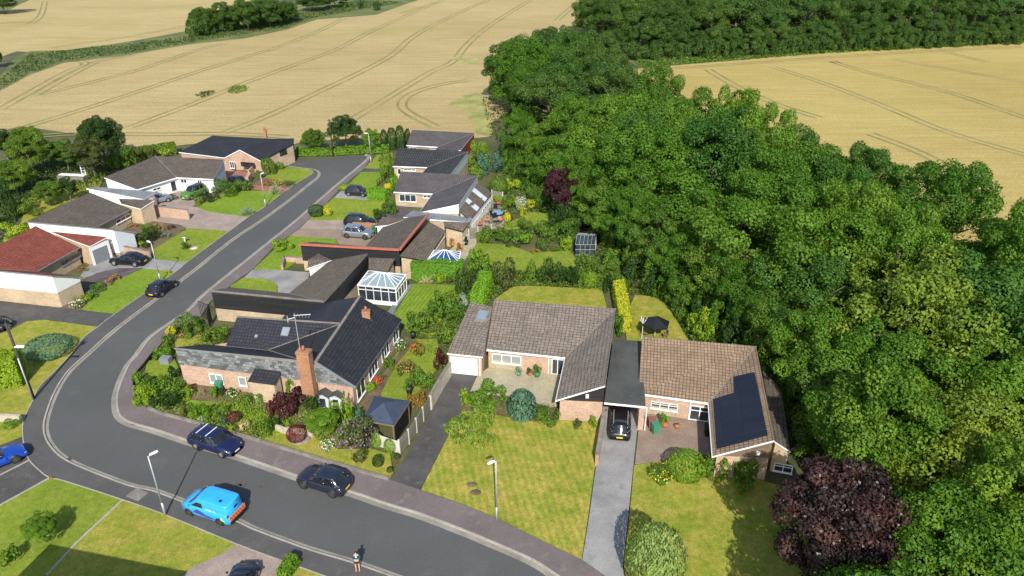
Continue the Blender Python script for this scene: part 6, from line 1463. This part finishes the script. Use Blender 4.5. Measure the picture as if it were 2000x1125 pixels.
# ------------------------------------------------------------------ walls, fences, gates
def wall_run(name, label, pts, h, mat, w_=.23, cap=None, cat='wall', z0=-.04):
    t = thing(name, label, cat, (pts[0].x, pts[0].y, 0)); WS.add(t.name)
    for a, b in zip(pts[:-1], pts[1:]):
        m_ = MB(); m_.beam(Vector((a.x, a.y, z0)), Vector((b.x, b.y, z0)), w_, h-z0); m_.build('wall_panel', M[mat], t)
        if cap: m_ = MB(); m_.beam(Vector((a.x, a.y, h+.002)), Vector((b.x, b.y, h+.002)), w_+.06, .06); m_.build('coping', M[cap], t)
    return t
wall_run('garden_wall', 'pale pink brick screen wall between the two left drives', [P(307, 422), P(371, 430)], 1.55, 'brickpink', .3, 'coping')
t = thing('brick_pier', 'taller brick pier at the house end of the pink screen wall', 'pier', P(305, 418)); m_ = MB(); m_.box((0, 0, -.02), .7, .7, 2.5, R(-10)); m_.build('pier', M['brickpink'], t)
wall_run('garden_wall', 'brick wall stepping down from the white side wall to the front lawn', [P(216, 503), P(229, 492), P(295, 506)], 1.05, 'brickpink', .25, 'coping')
wall_run('garden_wall', 'low pinkish wall on the striped lawn by the black boarded front', [P(552, 528), P(556, 512), P(602, 514)], .75, 'brickpink', .25, 'coping')
wall_run('garden_wall', 'orange brick wall in front of the hidden black car', [P(690, 449), P(735, 452)], 1.1, 'brickorange', .5)
wall_run('drive_wall', 'sloping grey wall between the big front lawn and the pale drive', [P(1179, 822), P(1165, 911)], 1.15, 'brickbrown', .28, 'coping')
wall_run('boundary_wall', 'pale block wall from the garage corner down the dark drive', [P(880, 735), P(861, 766), P(842, 800)], 1.55, 'stone', .22, 'coping')
wall_run('low_wall', 'long low stone edging wall between the inner pavement and the corner garden', px([(291, 801), (320, 812), (386, 829), (480, 856), (552, 878), (681, 917), (760, 939)], 0), .34, 'coping', .2)
wall_run('low_wall', 'curved dark metal lawn edging by the small corner lawn', px([(262, 758), (267, 736), (284, 716), (304, 690)], 0), .5, 'iron', .06)
wall_run('low_wall', 'short pale stone wall at the left edge above the lawn', px([(-20, 822), (44, 826)], 0), .8, 'stone', .3)
wall_run('low_wall', 'low white stepped wall behind the small conifer', px([(540, 842), (556, 848), (600, 852), (612, 856)], 0), .7, 'stone', .2)
wall_run('drive_gate_wall', 'short orange brick piers beside the red brick drive', [P(484, 362), P(490, 352)], 1.3, 'brickbuff', .5)
def panel_fence(label, px_pts, h, group=None, mat='fence'):
    pts = px(px_pts); t = thing('panel_fence', label, 'fence', (pts[0].x, pts[0].y, 0)); WS.add(t.name)
    for a, b in zip(pts[:-1], pts[1:]): m_ = MB(); m_.beam(Vector((a.x, a.y, .04)), Vector((b.x, b.y, .04)), .05, h-.08); m_.build('fence_panel', M[mat], t)
    for a in pts: m_ = MB(); m_.box((a.x, a.y, -.05), .14, .14, h+.1, R(-15)); m_.build('fence_post', M['post'], t)
panel_fence('grey fence with white concrete posts running up the dark tarmac drive', [(781, 887), (799, 866), (814, 844), (827, 822), (841, 799)], 1.45)
panel_fence('short pale panel fence joining the gazebo corner to the fence post', [(739, 872), (781, 886)], 1.3, mat='post')
panel_fence('panel fence between two patios beside the sunroom', [(916, 470), (934, 466), (960, 461)], 1.7)
panel_fence('panel fence at the back of the furnished patio', [(961, 392), (982, 396)], 1.7)
t = thing('garden_gate', 'open black iron gate with scroll frame beside the black boarded wall', 'gate', P(414, 628)); m_ = MB(); a = R(-78)
for k in range(8): x = k*.22; m_.bar((x*math.cos(a), x*math.sin(a), .05), (x*math.cos(a), x*math.sin(a), 1.95), .03, 5)
for z in (.15, 1.0, 1.9): m_.bar((0, 0, z), (1.55*math.cos(a), 1.55*math.sin(a), z), .035, 5)
m_.build('gate_leaf', M['iron'], t); m_ = MB(); m_.bar((0, 0, 0), (0, 0, 2.15), .07, 8); m_.build('gate_post', M['iron'], t)
m_ = MB()
for z in (.1, 2.0): m_.bar((0, 0, z), (-1.5, 1.0, z), .035, 5)
for k in range(7): m_.bar((-k*.25, k*.166, .1), (-k*.25, k*.166, 2.0), .028, 5)
m_.build('gate_leaf', M['iron'], t)
t = thing('metal_rail', 'black metal rail fence between two striped front lawns', 'fence', P(737, 364)); WS.add(t.name); m_ = MB(); a, b = P(737, 364), P(760, 345)
for z in (.5, 1.0): m_.bar((a.x, a.y, z), (b.x, b.y, z), .04, 5)
for k in range(6): q = a.lerp(b, k/5); m_.bar((q.x, q.y, 0), (q.x, q.y, 1.1), .05, 5)
m_.build('rail', M['iron'], t)
# gazebo
gc = [P(709.5, 819, 2.2), P(769, 829.7, 2.2), P(800, 783, 2.2), P(731, 773, 2.2)]; ga_ = P(749, 786, 3.0)
t = thing('gazebo', 'square gazebo with a dark blue hipped roof behind the lilac shrub', 'gazebo', (ga_.x, ga_.y, 0)); WS.add(t.name)
m_ = MB()
for i in range(4): m_.poly([gc[i], gc[(i+1) % 4], ga_])
m_.poly([p-Vector((0, 0, .03)) for p in reversed(gc)]); m_.build('gazebo_roof', M['gazeboroof'], t)
m_ = MB()
for i in range(4): m_.beam(gc[i]-Vector((0, 0, .18)), gc[(i+1) % 4]-Vector((0, 0, .18)), .1, .15)
m_.build('eaves_beam', M['timber'], t)
for p in gc: q = p.lerp(Vector((ga_.x, ga_.y, p.z)), .07); m_ = MB(); m_.box((q.x, q.y, -.02), .14, .14, 2.1, R(-15)); m_.build('gazebo_post', M['timber'], t)
for i in (1, 2):
    a, b = [gc[k].lerp(Vector((ga_.x, ga_.y, 2.2)), .07) for k in (i, (i+1) % 4)]; m_ = MB(); m_.beam(Vector((a.x, a.y, .1)), Vector((b.x, b.y, .1)), .04, 1.85); m_.build('side_curtain', M['trimblack'], t)
# mini sheds by the chimney
for k, (u, v) in enumerate(((637, 790), (662, 792))):
    c = P(u, v); t = thing('garden_shed', 'small pale shed with a dark felt roof by the brick wall, '+('nearer the chimney' if not k else 'nearer the house corner'), 'shed', c, R(-12), 'two small sheds beside the chimney')
    m_ = MB(); m_.box((0, 0, -.02), 1.1, 1.0, 1.25); m_.build('shed_wall', M['bluewhite'], t); m_ = MB()
    m_.prism([(-.65, -.6, 1.2), (0, -.6, 1.6), (0, .6, 1.6), (-.65, .6, 1.2)], [(-.65, -.6, 1.14), (0, -.6, 1.54), (0, .6, 1.54), (-.65, .6, 1.14)]); m_.prism([(0, -.6, 1.6), (.65, -.6, 1.2), (.65, .6, 1.2), (0, .6, 1.6)], [(0, -.6, 1.54), (.65, -.6, 1.14), (.65, .6, 1.14), (0, .6, 1.54)]); m_.build('shed_roof', M['flatdark'], t)
    m_ = MB(); m_.box((0, -.51, .1), .5, .04, .9); m_.build('shed_door', M['glass'], t)
# parasol, greenhouse, patio things
c = P(1278, 663); t = thing('parasol', 'black garden parasol on the narrow back lawn behind the tan roof', 'parasol', c)
m_ = MB(); r_ = [(1.45*math.cos(k*math.pi/3+.2), 1.45*math.sin(k*math.pi/3+.2), 2.0) for k in range(6)]
for k in range(6): m_.poly([r_[k], r_[(k+1) % 6], (0, 0, 2.65)]); m_.poly([(0, 0, 2.58), (r_[(k+1) % 6][0], r_[(k+1) % 6][1], 1.95), (r_[k][0], r_[k][1], 1.95)])
for k in range(6): a, b = r_[k], r_[(k+1) % 6]; m_.poly([(a[0], a[1], 1.85), (b[0], b[1], 1.85), b, a])
m_.build('canopy', M['trimblack'], t); m_ = MB(); m_.bar((0, 0, 0), (0, 0, 2.5), .04, 8); m_.build('pole', M['lampwhite'], t, True)
for k, (dx, dy) in enumerate(((1.1, .2), (-.9, .5), (.5, 1.1))):
    o = thing('garden_chair', 'dark garden chair under the black parasol, '+('right', 'left', 'far')[k]+' side', 'chair', (c.x+dx, c.y+dy, .08), math.atan2(dy, dx)+math.pi, 'chairs under the parasol')
    m_ = MB(); m_.box((0, 0, .40), .5, .5, .06); m_.build('seat', M['timber'], o); m_ = MB(); m_.box((-.24, 0, .46), .05, .5, .5); m_.build('backrest', M['timber'], o)
    for a in (-.2, .2):
        for b in (-.2, .2): m_ = MB(); m_.bar((a, b, 0), (a, b, .41), .025, 5); m_.build('leg', M['timber'], o)
c = P(1253, 664); t = thing('washing_line', 'pale rotary washing line post on the narrow back lawn', 'clothes dryer', c); m_ = MB(); m_.bar((0, 0, 0), (0, 0, 2.6), .03, 6)
for k in range(4): a = k*1.57+.4; m_.bar((0, 0, 1.9), (.45*math.cos(a), .45*math.sin(a), 2.6), .02, 4)
m_.build('mast', M['lampwhite'], t)
g0, g1, g2, g3 = P(1123, 499), P(1161, 499), P(1165, 478), P(1128, 476); gz = 1.5
t = thing('greenhouse', 'small glass and metal framed greenhouse at the foot of the wood', 'greenhouse', (g0.x, g0.y, 0)); WS.add(t.name)
V_ = lambda p, z: Vector((p.x, p.y, z)); m_ = MB(); ml, mr = (g0+g3)/2, (g1+g2)/2
for a, b in ((g0, g1), (g1, g2), (g2, g3), (g3, g0)):
    for z in (.05, .8, gz): m_.beam(V_(a, z), V_(b, z), .06, .05)
    for k in range(5): q = a.lerp(b, k/4); m_.bar(V_(q, 0), V_(q, gz), .03, 4)
for k in range(6): q, r_, s_ = g0.lerp(g1, k/5), ml.lerp(mr, k/5), g3.lerp(g2, k/5); m_.bar(V_(q, gz), V_(r_, 2.1), .03, 4); m_.bar(V_(s_, gz), V_(r_, 2.1), .03, 4)
m_.beam(V_(ml, 2.1), V_(mr, 2.1), .07, .05); m_.build('metal_frame', M['steel'], t); m_ = MB()
for a, b in ((g0, g1), (g1, g2), (g2, g3), (g3, g0)): m_.poly([V_(a, .05), V_(b, .05), V_(b, gz), V_(a, gz)])
m_.poly([V_(g0, gz), V_(g1, gz), V_(mr, 2.08), V_(ml, 2.08)]); m_.poly([V_(g2, gz), V_(g3, gz), V_(ml, 2.08), V_(mr, 2.08)]); m_.build('panes', M['glass'], t)
def table(u, v, mat, label, r=.7):
    c = P(u, v, .12); t = thing('patio_table', label, 'table', c); m_ = MB(); m_.bar((0, 0, .68), (0, 0, .73), r, 14); m_.build('table_top', M[mat], t); m_ = MB(); m_.bar((0, 0, 0), (0, 0, .69), .05, 6); m_.build('leg', M['iron'], t)
table(972, 424, 'bluecloth', 'pale blue topped table on the furnished patio', .8); table(969, 437, 'lead', 'small grey table near the pink chair on the patio', .45)
for k, (u, v, m1, lb) in enumerate(((952, 434, 'pinkfab', 'salmon pink cushioned chair nearest the glazed sunroom wall'), (978, 434, 'pinkfab', 'pink chair at the lawn side of the patio'), (938, 443, 'terra', 'orange-red chair beside the patio fence'), (974, 401, 'terra', 'red planter chair at the top of the patio'), (966, 429, 'iron', 'black chair pulled up to the blue table'), (962, 424, 'iron', 'black chair left of the blue table'), (983, 421, 'iron', 'black chair right of the blue table'), (968, 409, 'iron', 'dark barbecue chair at the back of the patio'))):
    o = thing('patio_chair', lb, 'chair', P(u, v, .12), k*1.1); m_ = MB(); m_.box((0, 0, .38), .52, .52, .1); m_.build('seat', M[m1], o); m_ = MB(); m_.box((-.26, 0, .48), .07, .5, .5); m_.build('backrest', M[m1], o)
    for a in (-.2, .2):
        for b in (-.2, .2): m_ = MB(); m_.bar((a, b, 0), (a, b, .39), .025, 5); m_.build('leg', M['iron'], o)
def wheelie(u, v, mat, label, rz=0):
    t = thing('wheelie_bin', label, 'bin', P(u, v, .1), rz); m_ = MB(); m_.loft([[(-a, -a, z), (a, -a, z), (a, a, z), (-a, a, z)] for a, z in ((.23, .06), (.29, .95))]); m_.build('bin_body', M[mat], t)
    m_ = MB(); m_.box((0, 0, .955), .64, .66, .07); m_.build('lid', M[mat], t); m_ = MB(); m_.bar((-.3, .3, .1), (.3, .3, .1), .1, 8); m_.build('wheels', M['trimblack'], t)
wheelie(1279, 846, 'plasticgreen', 'green wheelie bin under the window of the tan roofed house', R(15)); wheelie(1272, 836, 'binred', 'brown wheelie bin beside the brick pier, behind the green bin')
wheelie(732, 455, 'bingreen', 'dark green wheelie bin beside the silver car'); wheelie(299, 419, 'binred', 'brown wheelie bin by the tall brick pier'); wheelie(430, 764, 'plasticgreen', 'pale green garden bin under the slate-hung wall')
def pot(u, v, r, h, mat, label, plant='mid', kind='loose', pr_=None, z=.1):
    t = thing('plant_pot', label, 'plant pot', P(u, v, z)); m_ = MB(); m_.bar((0, 0, 0), (0, 0, h), r*.7, 12, r); m_.build('pot', M[mat], t, True)
    if plant: place('plant', BUSH[kind, 's', 0], LM[plant], (0, 0, h*.8), (r*1.5, r*1.5, r*2.2), 0, t)
pot(291, 783, .32, .5, 'terra', 'orange terracotta pot at the pavement corner of the garden', 'lime', z=0)
pot(1049, 735, .33, .45, 'bingreen', 'round green pot on the buff patio near the front door', 'mid'); pot(1013, 733, .25, .35, 'plasticgreen', 'small pale green pot on the buff patio under the window', 'grey'); pot(1034, 733, .22, .3, 'terra', 'small terracotta pot between two green pots on the patio', 'olive')
pot(1297, 832, .35, .35, 'terra', 'pot of green plants under the window of the tan roofed house', 'bright'); pot(1322, 835, .25, .3, 'terra', 'small terracotta pot near the white front door', None); pot(1381, 850, .3, .5, 'iron', 'black pot in the shade beside the white front door', 'dark')
pot(884, 480, .3, .4, 'terra', 'orange pot on the small patio beside the blue glass roof', 'orange', z=.12); pot(898, 492, .35, .4, 'terra', 'large orange flower pot near the light green bush', 'orange', z=.12); pot(910, 478, .3, .6, 'iron', 'dark pot with a dark plant at the patio corner', 'dark', z=.12)
pot(800, 768, .35, .75, 'iron', 'black water butt on the side lawn by the gazebo', 'mid'); pot(807, 660, .3, .7, 'iron', 'black bin by the white rose bush', None)
t = thing('planter', 'square grey planter beside the pavement, below the bright bush', 'planter', P(326, 710)); m_ = MB(); m_.box((0, 0, 0), .95, .7, .75, R(-10)); m_.build('planter_box', M['lead'], t)
t = thing('raised_tank', 'long low dark tank with a white lid in the left back garden', 'garden store', P(144, 354)); m_ = MB(); m_.box((0, 0, 0), 4.6, 1.2, 1.0, R(-8)); m_.build('tank', M['fence'], t); m_ = MB(); m_.box((0, .2, 1.002), 4.5, .8, .08, R(-8)); m_.build('lid', M['white'], t)
t = thing('ladder', 'pale ladder leaning in the shrubs of the left back garden', 'ladder', P(167, 352)); m_ = MB()
for x in (-.3, .3): m_.bar((x, 0, 0), (x-.3, .6, 2.6), .06, 5)
for k in range(6): z = .3+k*.4; m_.bar((-.3-z*.115, z*.23, z), (.3-z*.115, z*.23, z), .04, 5)
m_.build('rails_and_rungs', M['lampwhite'], t)
t = thing('garden_ornament', 'pale round stone ornament in the middle of the front lawn', 'ornament', P(379, 484, .1)); m_ = MB(); m_.bar((0, 0, 0), (0, 0, .12), .6, 14, .5); m_.build('stone_ring', M['stone'], t, True)
t = thing('stone_ring', 'low pale stone ring around the foot of the large dark red ball', 'planter ring', P(582, 868)); m_ = MB(); m_.bar((0, .75, 0), (0, .75, .22), 1.0, 18, .97); m_.build('ring', M['coping'], t, True)
t = thing('bird_table', 'white bird bath on the front lawn beside the dark spiky plant', 'bird bath', P(362, 474, .1)); m_ = MB(); m_.bar((0, 0, 0), (0, 0, .7), .1, 8, .07); m_.bar((0, 0, .7), (0, 0, .8), .12, 10, .3); m_.build('basin', M['whiteclad'], t, True)
# ------------------------------------------------------------------ person
def skin_mesh(name, verts, edges, radii, mat, parent, sub=2):
    me = bpy.data.meshes.new(name); me.from_pydata(verts, edges, []); o = bpy.data.objects.new(name, me); sc.collection.objects.link(o)
    sk = o.modifiers.new('s', 'SKIN')
    for i, r in enumerate(radii): me.skin_vertices[0].data[i].radius = (r, r) if not isinstance(r, tuple) else r
    me.skin_vertices[0].data[0].use_root = True; ss = o.modifiers.new('u', 'SUBSURF'); ss.levels = ss.render_levels = sub
    dg = bpy.context.evaluated_depsgraph_get(); m2 = bpy.data.meshes.new_from_object(o.evaluated_get(dg)); bpy.data.objects.remove(o)
    m2.materials.clear(); m2.materials.append(mat)
    for p in m2.polygons: p.use_smooth = True
    o = bpy.data.objects.new(name, m2); link(o, parent); return o
def person(loc, rz):
    t = thing('person', 'standing person in a teal jacket and dark shorts, arms folded, at the outer kerb', 'person', loc, rz)
    # faces -Y in local space (towards the viewer), 1.66 m tall
    V = [(0, 0, .92), (0, 0, 1.08), (0, .01, 1.25), (0, .02, 1.38), (0, .01, 1.46), (0, -.01, 1.53), (0, -.015, 1.60), (0, -.01, 1.66)]; E_ = [(i, i+1) for i in range(7)]; Rr = [(.15, .11), (.125, .095), (.14, .10), (.12, .085), (.05, .05), (.072, .085), (.08, .095), (.05, .06)]
    for s in (-1, 1):
        b = len(V); V += [(s*.095, 0, .85), (s*.105, -.01, .50), (s*.11, .01, .28), (s*.11, .03, .08), (s*.115, -.10, .035), (s*.12, -.15, .025)]; E_ += [(0, b)]+[(b+i, b+i+1) for i in range(5)]; Rr += [.085, .055, .052, .036, (.04, .03), (.03, .02)]
        b = len(V); V += [(s*.185, .02, 1.37), (s*.235, -.01, 1.12), (s*.10, -.19, 1.13), (-s*.02, -.215, 1.16+.03*s)]; E_ += [(3, b)]+[(b+i, b+i+1) for i in range(3)]; Rr += [.055, .043, .033, .032]
        hnd = b+3
        for k in range(5):
            f = len(V); oy = (-.02+.0*k); z = (k-1.8)*.017; ln = (.055, .075, .08, .075, .06)[k]; x0 = -s*.045
            V += [(-s*.02+x0*.8, -.22+oy*.2, 1.16+.03*s+z), (-s*.02+x0-s*ln*.5, -.215, 1.16+.03*s+z*1.15+(.03 if k == 4 else 0)), (-s*.02+x0-s*ln, -.20, 1.155+.03*s+z*1.15+(.035 if k == 4 else 0))]
            E_ += [(hnd, f), (f, f+1), (f+1, f+2)]; Rr += [.009, .009, .007]
    body = skin_mesh('body', V, E_, Rr, M['skin'], t, 2)
    f = MB(); f.sphere((0, -.095, 1.545), .012, .02, .018, 6, 5); f.build('nose', M['skin'], body, True)
    f = MB()
    for s in (-1, 1): f.sphere((s*.028, -.088, 1.575), .011, .006, .006, 6, 4)
    f.build('eyes', M['trimblack'], body); f = MB(); f.sphere((0, -.088, 1.505), .022, .007, .006, 6, 4); f.build('mouth', M['terra'], body)
    f = MB()
    for s in (-1, 1): f.sphere((s*.078, 0, 1.56), .01, .018, .028, 6, 5)
    f.build('ears', M['skin'], body)
    skin_mesh('jacket', [(0, .0, .88), (0, 0, 1.08), (0, .01, 1.25), (0, .02, 1.38)] + [(-.185, .02, 1.37), (-.235, -.01, 1.12), (-.03, -.20, 1.145), (.185, .02, 1.37), (.235, -.01, 1.12), (.03, -.20, 1.135)], [(0, 1), (1, 2), (2, 3), (3, 4), (4, 5), (5, 6), (3, 7), (7, 8), (8, 9)], [(.185, .14), (.17, .13), (.17, .13), (.14, .10), .075, .062, .052, .075, .062, .052], M['teal'], t)
    skin_mesh('shorts', [(0, 0, .90), (-.10, 0, .80), (-.115, 0, .60), (.10, 0, .80), (.115, 0, .60)], [(0, 1), (1, 2), (0, 3), (3, 4)], [(.165, .13), .11, .10, .11, .10], M['darkcloth'], t)
    f = MB(); f.sphere((0, -.105, 1.32), .05, .03, .09, 8, 6); f.build('shirt_front', M['whitecloth'], t, True)
    f = MB(); f.sphere((0, .025, 1.60), .098, .10, .095, 12, 8); f.sphere((0, .075, 1.52), .085, .055, .10, 10, 6); f.build('hair', M['hair'], t, True)
    f = MB()
    for s in (-1, 1): f.sphere((s*.115, -.06, .03), .045, .12, .035, 8, 5)
    f.build('shoes', M['pinkfab'], t, True); return t
q = P(699, 1113, .115); person((q.x, q.y, .105), R(8))
